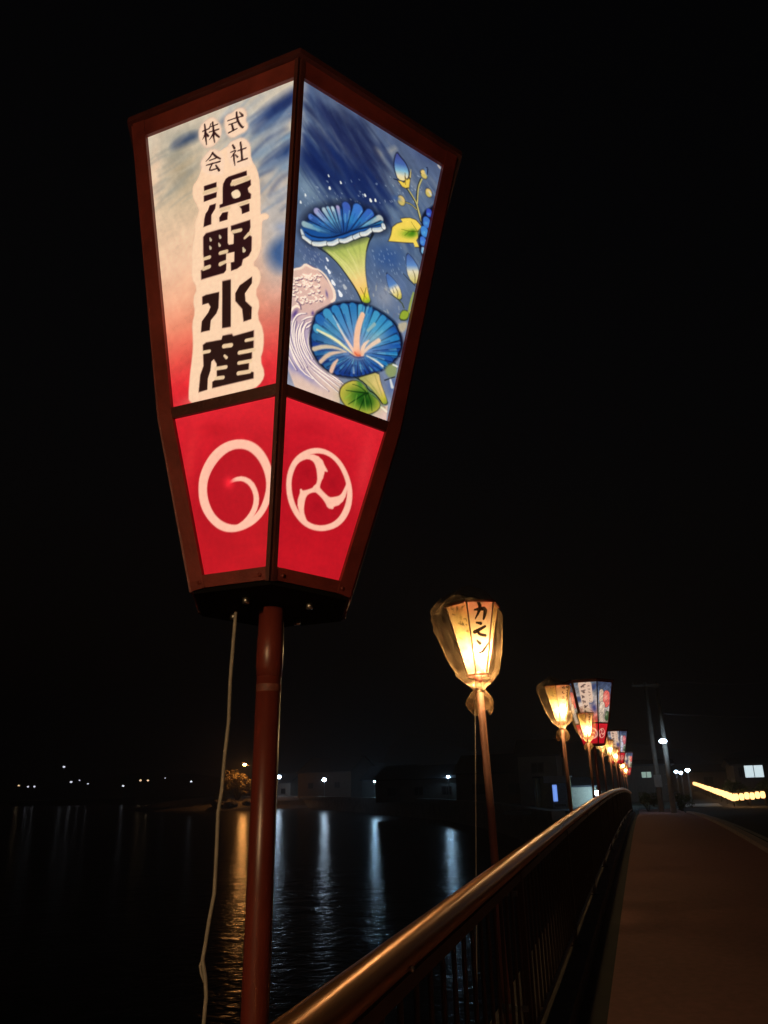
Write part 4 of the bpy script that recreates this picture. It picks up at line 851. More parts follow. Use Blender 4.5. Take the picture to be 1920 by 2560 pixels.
('s',(58,93,146),(20,46,112),4,1,[(27,115,6.2),(33,91,10.3)]),
('s',(14,26,64),(14,26,64),3,.55,[(21,137,2.8),(23,112,7.5),(23,85,12.3)]),
('s',(96,140,180),(59,96,152),4,1,[(21,137,2.2),(23,112,6.5)]),
('s',(59,96,152),(22,52,124),4,1,[(23,112,6.5),(23,85,10.6)]),
('s',(14,26,64),(14,26,64),3,.55,[(21,137,2.8),(18,111,7.6),(13,82,12.5)]),
('s',(96,140,180),(62,103,161),4,1,[(21,137,2.2),(18,111,6.6)]),
('s',(62,103,161),(28,66,142),4,1,[(18,111,6.6),(13,82,10.8)]),
('s',(14,26,64),(14,26,64),3,.55,[(21,137,2.8),(14,110,7.9),(2,80,13)]),
('s',(96,140,180),(58,93,146),4,1,[(21,137,2.2),(14,110,6.9)]),
('s',(58,93,146),(20,46,112),4,1,[(14,110,6.9),(2,80,11.2)]),
('s',(14,26,64),(14,26,64),3,.55,[(21,137,2.8),(8,109,8.6),(-11,77,14)]),
('s',(96,140,180),(59,96,152),4,1,[(21,137,2.2),(8,109,7.4)]),
('s',(59,96,152),(22,52,124),4,1,[(8,109,7.4),(-11,77,12)]),
('s',(14,26,64),(14,26,64),3,.55,[(21,137,2.8),(1,108,9.6),(-26,74,15.6)]),
('s',(96,140,180),(62,103,161),4,1,[(21,137,2.2),(1,108,8.3)]),
('s',(62,103,161),(28,66,142),4,1,[(1,108,8.3),(-26,74,13.4)]),
('s',(14,26,64),(14,26,64),3,.55,[(21,137,2.8),(-6,109,10.5),(-40,76,16.9)]),
('s',(96,140,180),(60,98,154),4,1,[(21,137,2.2),(-6,109,9.1)]),
('s',(60,98,154),(24,56,128),4,1,[(-6,109,9.1),(-40,76,14.6)]),
('s',(14,26,64),(14,26,64),3,.55,[(21,137,2.8),(-14,111,11.4),(-54,80,18.4)]),
('s',(96,140,180),(66,115,160),4,1,[(21,137,2.2),(-14,111,9.9)]),
('s',(66,115,160),(36,90,140),4,1,[(-14,111,9.9),(-54,80,15.8)]),
('s',(14,26,64),(14,26,64),3,.55,[(21,137,2.8),(-22,116,12.6),(-69,88,20.2)]),
('s',(96,140,180),(60,98,154),4,1,[(21,137,2.2),(-22,116,10.9)]),
('s',(60,98,154),(24,56,128),4,1,[(-22,116,10.9),(-69,88,17.4)]),
('s',(14,26,64),(14,26,64),3,.55,[(21,137,2.8),(-35,116,13.4),(-80,100,21.7)]),
('s',(120,150,190),(78,120,165),4,1,[(21,137,2.2),(-35,116,11.6)]),
('s',(78,120,165),(36,90,140),4,1,[(-35,116,11.6),(-80,100,18.7)]),
('s',(14,26,64),(14,26,64),3,.55,[(21,137,2.8),(-40,125,14.5),(-88,116,23.4)]),
('s',(120,150,190),(72,103,159),4,1,[(21,137,2.2),(-40,125,12.5)]),
('s',(72,103,159),(24,56,128),4,1,[(-40,125,12.5),(-88,116,20.1)]),
('s',(14,26,64),(14,26,64),3,.55,[(21,137,2.8),(-42,136,15.3),(-92,135,24.8)]),
('s',(120,150,190),(78,120,165),4,1,[(21,137,2.2),(-42,136,13.3)]),
('s',(78,120,165),(36,90,140),4,1,[(-42,136,13.3),(-92,135,21.4)]),
('s',(14,26,64),(14,26,64),3,.55,[(21,137,2.8),(-42,148,16.3),(-91,156,26.4)]),
('s',(120,150,190),(95,150,188),4,1,[(21,137,2.2),(-42,148,14.1)]),
('s',(95,150,188),(70,150,186),4,1,[(-42,148,14.1),(-91,156,22.7)]),
('s',(14,26,64),(14,26,64),3,.55,[(21,137,2.8),(-39,161,17.4),(-88,180,28.4)]),
('s',(120,150,190),(77,121,175),4,1,[(21,137,2.2),(-39,161,15.1)]),
('s',(77,121,175),(34,92,160),4,1,[(-39,161,15.1),(-88,180,24.5)]),
('s',(14,26,64),(14,26,64),3,.55,[(21,137,2.8),(-30,172,17.2),(-71,201,28.3)]),
('s',(120,150,190),(90,145,187),4,1,[(21,137,2.2),(-30,172,14.9)]),
('s',(90,145,187),(60,140,184),4,1,[(-30,172,14.9),(-71,201,24.3)]),
('s',(14,26,64),(14,26,64),3,.55,[(21,137,2.8),(-19,182,17),(-51,218,28)]),
('s',(120,150,190),(82,135,183),4,1,[(21,137,2.2),(-19,182,14.7)]),
('s',(82,135,183),(44,120,176),4,1,[(-19,182,14.7),(-51,218,24.1)]),
('s',(14,26,64),(14,26,64),3,.55,[(21,137,2.8),(-6,189,16.5),(-29,232,27.6)]),
('s',(120,150,190),(86,139,184),4,1,[(21,137,2.2),(-6,189,14.3)]),
('s',(86,139,184),(52,128,178),4,1,[(-6,189,14.3),(-29,232,23.7)]),
('s',(14,26,64),(14,26,64),3,.55,[(21,137,2.8),(6,195,16.3),(-7,243,27.4)]),
('s',(120,150,190),(80,130,179),4,1,[(21,137,2.2),(6,195,14.1)]),
('s',(80,130,179),(40,110,168),4,1,[(6,195,14.1),(-7,243,23.5)]),
('s',(14,26,64),(14,26,64),3,.55,[(21,137,2.8),(19,198,15.9),(16,249,26.8)]),
('s',(120,150,190),(95,150,188),4,1,[(21,137,2.2),(19,198,13.8)]),
('s',(95,150,188),(70,150,186),4,1,[(19,198,13.8),(16,249,23.1)]),
('s',(14,26,64),(14,26,64),3,.55,[(21,137,2.8),(30,199,15.6),(38,251,26.5)]),
('s',(120,150,190),(77,121,175),4,1,[(21,137,2.2),(30,199,13.5)]),
('s',(77,121,175),(34,92,160),4,1,[(30,199,13.5),(38,251,22.7)]),
('s',(14,26,64),(14,26,64),3,.55,[(21,137,2.8),(42,198,15.3),(59,250,26.2)]),
('s',(120,150,190),(90,145,187),4,1,[(21,137,2.2),(42,198,13.3)]),
('s',(90,145,187),(60,140,184),4,1,[(42,198,13.3),(59,250,22.5)]),
('s',(14,26,64),(14,26,64),3,.55,[(21,137,2.8),(52,196,15.4),(79,247,26.3)]),
('s',(120,150,190),(82,135,183),4,1,[(21,137,2.2),(52,196,13.3)]),
('s',(82,135,183),(44,120,176),4,1,[(52,196,13.3),(79,247,22.7)]),
('s',(14,26,64),(14,26,64),3,.55,[(21,137,2.8),(62,193,15.5),(98,241,26.7)]),
('s',(120,150,190),(86,139,184),4,1,[(21,137,2.2),(62,193,13.4)]),
('s',(86,139,184),(52,128,178),4,1,[(62,193,13.4),(98,241,22.9)]),
('s',(14,26,64),(14,26,64),3,.55,[(21,137,2.8),(70,186,15.3),(112,229,26.4)]),
('s',(120,150,190),(72,112,170),4,1,[(21,137,2.2),(70,186,13.2)]),
('s',(72,112,170),(24,74,150),4,1,[(70,186,13.2),(112,229,22.7)]),
('s',(14,26,64),(14,26,64),3,.55,[(21,137,2.8),(75,178,15),(122,214,25.8)]),
('s',(120,150,190),(75,130,180),4,1,[(21,137,2.2),(75,178,13)]),
('s',(75,130,180),(30,110,170),4,1,[(75,178,13),(122,214,22.2)]),
('s',(14,26,64),(14,26,64),3,.55,[(21,137,2.8),(78,169,14.6),(128,196,25.2)]),
('s',(120,150,190),(72,112,170),4,1,[(21,137,2.2),(78,169,12.6)]),
('s',(72,112,170),(24,74,150),4,1,[(78,169,12.6),(128,196,21.7)]),
('s',(12,26,62),(12,26,62),3,.8,[(62,152,.9),(106,164,1.8),(140,174,3.3)]),
('s',(12,26,62),(12,26,62),3,.8,[(59,144,.9),(98,149,1.8),(129,152,3.3)]),
('s',(12,26,62),(12,26,62),3,.8,[(53,138,.9),(85,136,1.7),(111,134,3.2)]),
('s',(12,26,62),(12,26,62),3,.8,[(47,133,.9),(73,126,1.7),(93,120,3.2)]),
('s',(12,26,62),(12,26,62),3,.8,[(41,129,.9),(61,118,1.7),(77,110,3.2)]),
('s',(12,26,62),(12,26,62),3,.8,[(36,126,.8),(51,113,1.7),(63,102,3.1)]),
('s',(12,26,62),(12,26,62),3,.8,[(32,124,.8),(42,109,1.7),(51,97,3.1)]),
('s',(12,26,62),(12,26,62),3,.8,[(28,122,.8),(34,105,1.7),(39,92,3.1)]),
('s',(12,26,62),(12,26,62),3,.8,[(24,121,.8),(26,102,1.7),(28,88,3.1)]),
('s',(12,26,62),(12,26,62),3,.8,[(20,120,.8),(18,100,1.7),(18,84,3)]),
('s',(12,26,62),(12,26,62),3,.8,[(15,118,.8),(10,97,1.7),(6,81,3)]),
('s',(12,26,62),(12,26,62),3,.8,[(11,117,.8),(1,95,1.6),(-6,78,3)]),
('s',(12,26,62),(12,26,62),3,.8,[(6,116,.8),(-9,93,1.6),(-20,76,3)]),
('s',(12,26,62),(12,26,62),3,.8,[(0,116,.8),(-20,92,1.6),(-35,75,2.9)]),
('s',(12,26,62),(12,26,62),3,.8,[(-6,116,.8),(-33,93,1.6),(-53,76,2.9)]),
('s',(12,26,62),(12,26,62),3,.8,[(-13,118,.8),(-46,96,1.6),(-71,80,2.9)]),
('s',(12,26,62),(12,26,62),3,.8,[(-18,122,.8),(-56,104,1.6),(-84,91,2.9)]),
('s',(12,26,62),(12,26,62),3,.8,[(-20,128,.8),(-59,117,1.6),(-89,109,2.9)]),
('s',(12,26,62),(12,26,62),3,.8,[(-20,135,.8),(-59,131,1.6),(-89,127,2.9)]),
('s',(12,26,62),(12,26,62),3,.8,[(-19,143,.8),(-57,145,1.6),(-86,147,2.9)]),
('s',(12,26,62),(12,26,62),3,.8,[(-16,150,.8),(-52,160,1.6),(-79,167,2.9)]),
('s',(12,26,62),(12,26,62),3,.8,[(-12,157,.8),(-45,175,1.6),(-70,188,3)]),
('s',(12,26,62),(12,26,62),3,.8,[(-7,165,.8),(-35,189,1.7),(-56,208,3)]),
('s',(12,26,62),(12,26,62),3,.8,[(-1,171,.8),(-23,202,1.7),(-39,226,3.1)]),
('s',(12,26,62),(12,26,62),3,.8,[(6,177,.8),(-8,214,1.7),(-19,242,3.1)]),
('s',(12,26,62),(12,26,62),3,.8,[(15,181,.9),(9,222,1.7),(4,255,3.2)]),
('s',(12,26,62),(12,26,62),3,.8,[(23,183,.9),(26,227,1.7),(28,262,3.2)]),
('s',(12,26,62),(12,26,62),3,.8,[(32,184,.9),(43,229,1.8),(51,265,3.3)]),
('s',(12,26,62),(12,26,62),3,.8,[(39,183,.9),(58,227,1.8),(74,262,3.3)]),
('s',(12,26,62),(12,26,62),3,.8,[(46,180,.9),(72,222,1.8),(93,255,3.3)]),
('s',(12,26,62),(12,26,62),3,.8,[(52,176,.9),(84,214,1.8),(110,244,3.3)]),
('s',(12,26,62),(12,26,62),3,.8,[(56,171,.9),(93,203,1.8),(123,229,3.4)]),
('s',(12,26,62),(12,26,62),3,.8,[(60,165,.9),(100,192,1.8),(133,213,3.4)]),
('s',(12,26,62),(12,26,62),3,.8,[(62,159,.9),(105,179,1.8),(139,194,3.4)]),
('s',(90,168,196),(90,168,196),4,.6,[(-18,104,1.4),(-28,93,2.7)]),
('s',(20,60,130),(20,60,130),4,.6,[(86,169,1.5),(106,177,3)]),
('s',(120,180,200),(120,180,200),4,.6,[(-70,115,1.3),(-87,110,3.9)]),
('s',(30,96,160),(30,96,160),4,.6,[(79,232,1.5),(92,251,5.2)]),
('s',(64,140,190),(64,140,190),4,.6,[(62,230,1.5),(72,250,4.1)]),
('s',(90,168,196),(90,168,196),4,.6,[(-37,175,1.4),(-51,184,3.2)]),
('s',(20,60,130),(20,60,130),4,.6,[(23,189,1.4),(25,209,4.8)]),
('s',(120,180,200),(120,180,200),4,.6,[(77,148,1.5),(95,150,3.7)]),
('s',(30,96,160),(30,96,160),4,.6,[(16,223,1.4),(16,243,3.1)]),
('s',(64,140,190),(64,140,190),4,.6,[(86,228,1.5),(100,246,3.8)]),
('s',(90,168,196),(90,168,196),4,.6,[(-59,180,1.4),(-74,187,3.7)]),
('s',(20,60,130),(20,60,130),4,.6,[(43,183,1.4),(55,202,2.7)]),
('s',(120,180,200),(120,180,200),4,.6,[(67,201,1.5),(81,218,3.8)]),
('s',(30,96,160),(30,96,160),4,.6,[(-25,109,1.4),(-38,99,3.4)]),
('s',(64,140,190),(64,140,190),4,.6,[(115,197,1.5),(135,208,2.8)]),
('s',(90,168,196),(90,168,196),4,.6,[(-51,133,1.3),(-68,131,2.5)]),
('s',(20,60,130),(20,60,130),4,.6,[(20,115,1.4),(21,107,2.7)]),
('s',(120,180,200),(120,180,200),4,.6,[(28,238,1.5),(31,259,4.2)]),
('s',(30,96,160),(30,96,160),4,.6,[(117,188,1.5),(137,198,3.1)]),
('s',(64,140,190),(64,140,190),4,.6,[(-29,162,1.4),(-44,169,3.7)]),
('s',(90,168,196),(90,168,196),4,.6,[(-47,105,1.3),(-63,97,4.7)]),
('s',(20,60,130),(20,60,130),4,.6,[(48,202,1.5),(57,222,2.5)]),
('s',(120,180,200),(120,180,200),4,.6,[(-26,178,1.4),(-39,189,3.9)]),
('s',(30,96,160),(30,96,160),4,.6,[(-12,113,1.4),(-23,103,2.7)]),
('s',(64,140,190),(64,140,190),4,.6,[(12,99,1.4),(11,90,3.1)]),
('s',(90,168,196),(90,168,196),4,.6,[(106,179,1.5),(126,187,5.1)]),
('s',(20,60,130),(20,60,130),4,.6,[(-43,108,1.3),(-59,99,2.2)]),
('s',(120,180,200),(120,180,200),4,.6,[(-60,172,1.4),(-75,178,2.4)]),
('s',(30,96,160),(30,96,160),4,.6,[(-68,116,1.3),(-86,111,4.2)]),
('s',(64,140,190),(64,140,190),4,.6,[(-11,193,1.4),(-19,209,3)]),
('s',(90,168,196),(90,168,196),4,.6,[(19,120,1.4),(20,111,4.1)]),
('s',(20,60,130),(20,60,130),4,.6,[(-18,94,1.4),(-25,84,4.6)]),
('s',(120,180,200),(120,180,200),4,.6,[(76,159,1.5),(96,165,4.1)]),
('s',(30,96,160),(30,96,160),4,.6,[(-58,119,1.3),(-76,114,4.5)]),
('s',(64,140,190),(64,140,190),4,.6,[(32,113,1.4),(35,106,2.5)]),
('s',(90,168,196),(90,168,196),4,.6,[(-39,108,1.3),(-55,99,2.2)]),
('s',(20,60,130),(20,60,130),4,.6,[(10,97,1.4),(9,88,3.6)]),
('s',(120,180,200),(120,180,200),4,.6,[(-35,105,1.3),(-48,95,4.2)]),
('s',(30,96,160),(30,96,160),4,.6,[(66,131,1.4),(78,129,2.5)]),
('s',(64,140,190),(64,140,190),4,.6,[(27,209,1.4),(30,229,3.1)]),
('s',(90,168,196),(90,168,196),4,.6,[(-11,97,1.4),(-18,87,4.5)]),
('s',(20,60,130),(20,60,130),4,.6,[(19,244,1.4),(19,264,3.1)]),
('s',(120,180,200),(120,180,200),4,.6,[(37,114,1.4),(42,107,2.6)]),
('s',(30,96,160),(30,96,160),4,.6,[(41,113,1.4),(46,107,4.7)]),
('s',(64,140,190),(64,140,190),4,.6,[(5,181,1.4),(-1,198,5)]),
('s',(90,168,196),(90,168,196),4,.6,[(32,223,1.4),(35,243,4.2)]),
('s',(20,60,130),(20,60,130),4,.6,[(-1,109,1.4),(-6,99,4.2)]),
('s',(120,180,200),(120,180,200),4,.6,[(58,116,1.4),(66,111,3.8)]),
('s',(30,96,160),(30,96,160),4,.6,[(-47,172,1.4),(-62,179,4.6)]),
('s',(64,140,190),(64,140,190),4,.6,[(90,163,1.5),(110,169,2.7)]),
('s',(90,168,196),(90,168,196),4,.6,[(71,120,1.4),(82,116,2.4)]),
('s',(20,60,130),(20,60,130),4,.6,[(80,130,1.4),(93,128,4.1)]),
('s',(120,180,200),(120,180,200),4,.6,[(84,130,1.5),(97,127,3.9)]),
('s',(30,96,160),(30,96,160),4,.6,[(62,166,1.4),(81,176,4.3)]),
('s',(64,140,190),(64,140,190),4,.6,[(46,132,1.4),(57,128,3)]),
('s',(90,168,196),(90,168,196),4,.6,[(4,109,1.4),(-1,99,2.9)]),
('s',(20,60,130),(20,60,130),4,.6,[(29,122,1.4),(34,115,3.4)]),
('s',(120,180,200),(120,180,200),4,.6,[(13,119,1.4),(11,109,2.5)]),
('s',(30,96,160),(30,96,160),4,.6,[(-34,117,1.4),(-51,109,2.5)]),
('s',(64,140,190),(64,140,190),4,.6,[(36,198,1.4),(42,218,4.7)]),
('s',(90,168,196),(90,168,196),4,.6,[(13,119,1.4),(11,110,3.4)]),
('s',(20,60,130),(20,60,130),4,.6,[(18,121,1.4),(18,112,2.3)]),
('s',(120,180,200),(120,180,200),4,.6,[(34,106,1.4),(38,99,3.2)]),
('s',(30,96,160),(30,96,160),4,.6,[(-21,177,1.4),(-34,188,2.9)]),
('s',(64,140,190),(64,140,190),4,.6,[(88,231,1.5),(102,249,3.2)]),
('s',(90,168,196),(90,168,196),4,.6,[(25,204,1.4),(27,224,3.2)]),
('s',(20,60,130),(20,60,130),4,.6,[(-19,202,1.4),(-28,216,3.9)]),
('s',(120,180,200),(120,180,200),4,.6,[(27,185,1.4),(31,205,4.9)]),
('s',(30,96,160),(30,96,160),4,.6,[(-72,106,1.3),(-89,100,4.3)]),
('s',(64,140,190),(64,140,190),4,.6,[(-46,116,1.3),(-63,109,4.3)]),
('s',(90,168,196),(90,168,196),4,.6,[(25,193,1.4),(28,213,2.3)]),
('s',(20,60,130),(20,60,130),4,.6,[(3,108,1.4),(-2,98,2.3)]),
('s',(120,180,200),(120,180,200),4,.6,[(31,242,1.5),(34,263,4)]),
('s',(30,96,160),(30,96,160),4,.6,[(4,114,1.4),(-1,104,2.4)]),
('s',(64,140,190),(64,140,190),4,.6,[(-22,123,1.4),(-39,115,3.7)]),
('s',(90,168,196),(90,168,196),4,.6,[(109,168,1.5),(129,174,3.3)]),
('s',(20,60,130),(20,60,130),4,.6,[(-63,110,1.3),(-80,103,4.4)]),
('s',(120,180,200),(120,180,200),4,.6,[(59,142,1.4),(75,143,4.6)]),
('s',(30,96,160),(30,96,160),4,.6,[(44,126,1.4),(53,121,3.5)]),
('s',(64,140,190),(64,140,190),4,.6,[(-30,182,1.4),(-42,193,3.6)]),
('s',(90,168,196),(90,168,196),4,.6,[(57,118,1.4),(66,112,4)]),
('s',(20,60,130),(20,60,130),4,.6,[(86,189,1.5),(105,201,4.6)]),
('s',(120,180,200),(120,180,200),4,.6,[(32,112,1.4),(35,104,3.1)]),
('s',(30,96,160),(30,96,160),4,.6,[(75,122,1.4),(86,118,5.1)]),
('s',(64,140,190),(64,140,190),4,.6,[(18,104,1.4),(18,95,4.4)]),
('s',(90,168,196),(90,168,196),4,.6,[(29,119,1.4),(33,112,4.7)]),
('s',(20,60,130),(20,60,130),4,.6,[(-33,101,1.3),(-46,91,4.2)]),
('s',(120,180,200),(120,180,200),4,.6,[(-56,121,1.3),(-74,116,3.1)]),
('s',(30,96,160),(30,96,160),4,.6,[(96,214,1.5),(113,230,3.9)]),
('s',(64,140,190),(64,140,190),4,.6,[(39,243,1.5),(43,264,5.1)]),
('b',58,218,49,-5,-15,-38,(60,160,190),.5),
('b',62,191,33,18,6,-17,(150,180,180),.6),
('b',10,160,26,10,6,-41,(140,140,180),.5),
('b',-56,162,28,-4,-7,-19,(70,150,170),.5),
('s',(236,224,170),(236,224,170),4,.95,[(-91,153,4.2),(-42,149,8.7),(-4,136,5.5),(18,128,2.2)]),
('s',(240,200,176),(240,200,176),4,.95,[(-42,186,2.8),(-21,165,5.5),(-3,150,8.3),(15,135,8.4)]),
('s',(240,186,150),(240,186,150),4,.95,[(21,236,13.3),(14,206,16),(13,173,15.8),(19,139,19.7)]),
('s',(206,186,156),(206,186,156),4,.95,[(-92,106,10.4),(-69,121,9.6),(-39,130,7),(-9,130,2.8)]),
('s',(214,180,152),(214,180,152),4,.95,[(-71,83,9.4),(-55,106,10.1),(-37,118,7),(-12,129,2.2)]),
('s',(226,180,152),(226,180,152),4,.95,[(-41,71,10.6),(-37,88,10.2),(-29,103,4.3)]),
('s',(238,200,170),(238,200,170),4,.95,[(47,180,2.9),(34,162,10.3),(33,139,11.3)]),
('s',(230,196,168),(230,196,168),4,.95,[(75,191,10.6),(52,168,9.2),(34,142,5.7)]),
('s',(236,226,206),(236,226,206),4,.95,[(47,141,2.3),(76,138,5.2),(94,132,5.3)]),
('s',(140,170,170),(140,170,170),4,.95,[(57,226,8.8),(41,203,7)]),
('s',(180,200,206),(180,200,206),4,.95,[(-56,202,1.6),(-35,181,2.8),(-14,159,2.2)]),
('s',(130,150,180),(130,150,180),4,.95,[(18,88,5.5),(15,100,2.8)]),
('b',21,136,15,5,1,-9,(228,140,104),1),
('s',(200,90,60),(200,90,60),4,1,[(14,137,3.4),(20,132,4.5),(29,135,3.9)]),
('s',(40,50,100),(40,50,100),4,.8,[(0,129,1.7),(21,126,3.9),(38,135,2.8)]),
('f',(40,40,36),4,.85,1,[(25,79),(47,93),(85,117),(94,92),(107,72),(119,54),(123,46),(114,39),(101,42),(81,59),(57,72)]),
('g',(49,93),(117,45),[(0,(160,158,90)),(.35,(214,188,116)),(.65,(226,190,120)),(.85,(200,180,60)),(1,(130,150,50))],3,1,1,[(29,78),(49,91),(85,114),(94,90),(106,72),(117,55),(120,48),(113,41),(100,44),(82,60),(59,72)]),
('s',(150,140,70),(150,140,70),4,.7,[(50,85,1.7),(75,74,3),(94,58,1.3)]),
('s',(150,140,70),(150,140,70),4,.7,[(76,102,1.7),(88,82,3),(103,60,1.3)]),
('f',(136,150,92),8,.9,1,[(104,137),(122,150),(135,148),(136,121),(118,109),(102,120)]),
('s',(40,44,50),(40,44,50),2,1,[(105,100,3.1),(132,118,2.7)]),
('s',(206,208,206),(206,208,206),4,1,[(121,106,5.7),(128,91,8.8)]),
('s',(220,222,216),(220,222,216),2,1,[(123,146,3.6),(135,146,4.5)]),
('f',(218,186,176),3,1,0,[(78,-1),(97,28),(122,42),(123,-1)]),
('s',(246,230,208),(246,230,208),2,1,[(97,34,4),(120,26,5.2)]),
('s',(160,130,110),(160,130,110),2,1,[(98,42,2.9),(115,34,2.9)]),
('f',(50,30,20),4,.9,1,[(0,58),(22,73),(45,73),(61,60),(65,53),(84,51),(99,43),(103,32),(93,16),(71,1),(47,-6),(18,-3),(-4,9),(-14,23),(-13,41)]),
('f',(200,178,72),3,1,1,[(2,57),(23,71),(45,71),(60,59),(64,53),(82,50),(97,43),(101,32),(91,17),(70,3),(47,-4),(19,-1),(-1,10),(-11,24),(-10,41)]),
('b',50,32,50,4,-5,-32,(84,130,30),.95),
('b',49,40,35,0,-6,-24,(34,92,22),.95),
('b',60,30,21,3,-1,-16,(14,60,14),.9),
('b',39,66,11,-7,-5,-6,(50,120,40),.8),
('s',(10,44,10),(10,44,10),3,.9,[(63,53,4.5),(39,47,2.8),(4,40,1.1)]),
('s',(10,44,10),(10,44,10),3,.9,[(57,51,3.9),(36,30,2.2),(15,10,1.1)]),
('s',(10,44,10),(10,44,10),3,.9,[(60,51,3.4),(51,25,2.2),(45,4,1.1)]),
('s',(10,44,10),(10,44,10),3,.9,[(63,52,3.4),(75,35,2.2),(80,15,1.1)]),
('s',(10,44,10),(10,44,10),3,.9,[(56,55,2.8),(40,61,1.7),(19,60,.8)]),
('s',(130,170,60),(130,170,60),4,.7,[(34,38,1.4),(32,16,3.8),(30,5,1.6)]),
('s',(130,170,60),(130,170,60),4,.7,[(55,42,1.4),(61,20,3.3),(66,8,1.4)]),
('s',(130,170,60),(130,170,60),4,.7,[(17,35,1.1),(4,20,2.7)]),
('s',(18,22,18),(18,22,18),3,1,[(23,79,2.5),(52,74,2.9),(63,61,3.4),(82,58,3),(97,49,3.4),(106,41,2.1)]),
('f',(18,22,46),5,.9,1,[(58,705),(51,682),(53,660),(60,642),(71,627),(93,632),(105,655),(102,672),(88,689),(70,697)]),
('g',(61,701),(85,634),[(0,(58,62,130)),(.4,(66,96,160)),(.65,(120,170,196)),(.85,(216,206,172)),(1,(226,206,140))],3,1,1,[(58,700),(55,683),(55,662),(62,644),(72,629),(93,635),(102,653),(99,670),(87,685),(69,693)]),
('f',(60,50,24),4,.9,0,[(69,626),(79,630),(87,629),(93,638),(90,648),(98,644),(103,653),(105,670),(109,669),(108,644),(108,624),(99,616),(87,615)]),
('f',(224,192,76),3,1,0,[(72,626),(81,629),(91,629),(94,636),(92,644),(98,641),(104,649),(107,646),(107,625),(97,618),(87,617)]),
('s',(90,70,30),(90,70,30),2,1,[(90,658,1.2),(92,645,2.5),(96,627,1.2)]),
('s',(190,172,110),(190,172,110),2,1,[(106,677,1.6),(107,655,4)]),
('s',(24,28,44),(24,28,44),2,1,[(59,624,2.4),(71,627,3)]),
('s',(30,34,34),(30,34,34),3,1,[(103,618,6.1),(120,606,6.8),(135,593,7.1),(142,579,8),(156,552,8.7)]),
('s',(30,34,34),(30,34,34),3,1,[(141,667,7),(135,644,7.2),(134,622,7.2),(137,594,6.8)]),
('s',(30,34,34),(30,34,34),3,1,[(100,579,3.9),(119,583,4.3),(139,577,4.6)]),
('s',(186,178,110),(206,192,116),3,1,[(105,619,3.1),(121,607,3.7),(136,594,4),(143,579,4.9),(156,554,5.3)]),
('s',(186,178,110),(206,192,116),3,1,[(143,668,4.1),(136,644,4.1),(136,623,3.7),(138,595,3.7)]),
('s',(186,178,110),(206,192,116),3,1,[(102,579,1.8),(119,583,2),(138,577,2.2)]),
('s',(40,40,36),(40,40,36),4,.7,[(89,579,25.6),(89,576,25.6)]),
('s',(216,186,110),(196,176,96),4,1,[(89,579,22.3),(89,576,22.3)]),
('s',(40,40,36),(40,40,36),4,.7,[(147,686,24.5),(148,684,24.5)]),
('s',(216,186,110),(196,176,96),4,1,[(147,686,21),(148,684,21)]),
('s',(40,40,36),(40,40,36),4,.7,[(169,643,23.3),(169,640,23.2)]),
('s',(216,186,110),(196,176,96),4,1,[(169,643,19.8),(169,640,19.7)]),
('s',(90,120,160),(90,120,160),6,1,[(149,705,1.6),(153,695,9.6),(158,688,4.8)]),
('s',(20,28,56),(20,28,56),2,1,[(152,708,1.6),(158,710,2.9),(158,691,2.9)]),
('s',(90,104,140),(90,104,140),2,1,[(179,652,4.8),(186,655,2.6)]),
('s',(190,200,210),(190,200,210),6,1,[(170,646,1.6),(177,640,4.8)]),
('s',(40,44,40),(40,44,40),2,1,[(134,687,1.6),(139,682,2.5)]),
('b',76,577,13,0,-3,-8,(56,90,150),.7),
('f',(34,28,20),4,.9,0,[(99,523),(93,529),(105,537),(121,545),(140,549),(153,543),(160,538),(152,524),(149,518),(155,505),(149,492),(161,479),(148,473),(141,482),(109,468),(65,451),(70,471),(71,493),(83,510)]),
('f',(232,202,84),3,1,0,[(100,522),(94,528),(106,536),(121,544),(139,547),(151,542),(159,537),(150,523),(148,517),(153,505),(148,493),(159,480),(146,474),(140,483),(110,470),(67,453),(72,473),(73,494),(85,510)]),
('b',123,502,31,16,2,-12,(150,176,50),.9),
('b',130,502,20,10,1,-10,(78,130,24),.9),
('b',135,511,9,5,1,-8,(40,96,14),.7),
('s',(60,70,10),(60,70,10),3,.8,[(152,521,1.8),(123,507,1.2),(100,502,.6)]),
('s',(60,70,10),(60,70,10),3,.8,[(147,520,1.5),(133,530,.9),(126,536,.5)]),
('s',(60,70,10),(60,70,10),3,.8,[(123,506,.9),(112,490,.6)]),
('f',(12,16,40),6,1,0,[(164,588),(178,603),(193,621),(191,570),(181,535),(175,487),(173,457),(162,469),(153,505),(159,538),(154,560)]),
('s',(48,72,176),(48,72,176),4,1,[(177,590,18),(177,584,17)]),
('b',176,583,6,3,1,-4,(90,170,210),.6),
('s',(58,106,186),(58,106,186),4,1,[(173,561,23.8),(173,553,22.5)]),
('b',172,554,8,4,1,-6,(90,170,210),.6),
('s',(60,124,196),(60,124,196),4,1,[(169,532,23.5),(170,525,22.3)]),
('b',169,525,8,4,1,-6,(90,170,210),.6),
('s',(62,110,196),(62,110,196),4,1,[(168,504,19.3),(168,497,18.2)]),
('b',167,497,6,3,1,-6,(90,170,210),.6),
('s',(140,176,206),(140,176,206),4,1,[(172,480,11.6),(172,473,11)]),
('b',171,473,4,2,1,-6,(90,170,210),.6),
('f',(30,36,56),3,.85,1,[(121,451),(144,443),(166,424),(170,398),(163,372),(137,383),(126,410)]),
('g',(124,448),(157,375),[(0,(56,80,140)),(.4,(90,130,186)),(.6,(216,206,176)),(1,(196,180,90))],3,1,1,[(123,449),(144,441),(165,423),(168,399),(162,374),(138,384),(127,410)]),
('f',(30,36,56),3,.85,1,[(67,373),(93,364),(116,349),(128,326),(121,313),(94,320),(78,340)]),
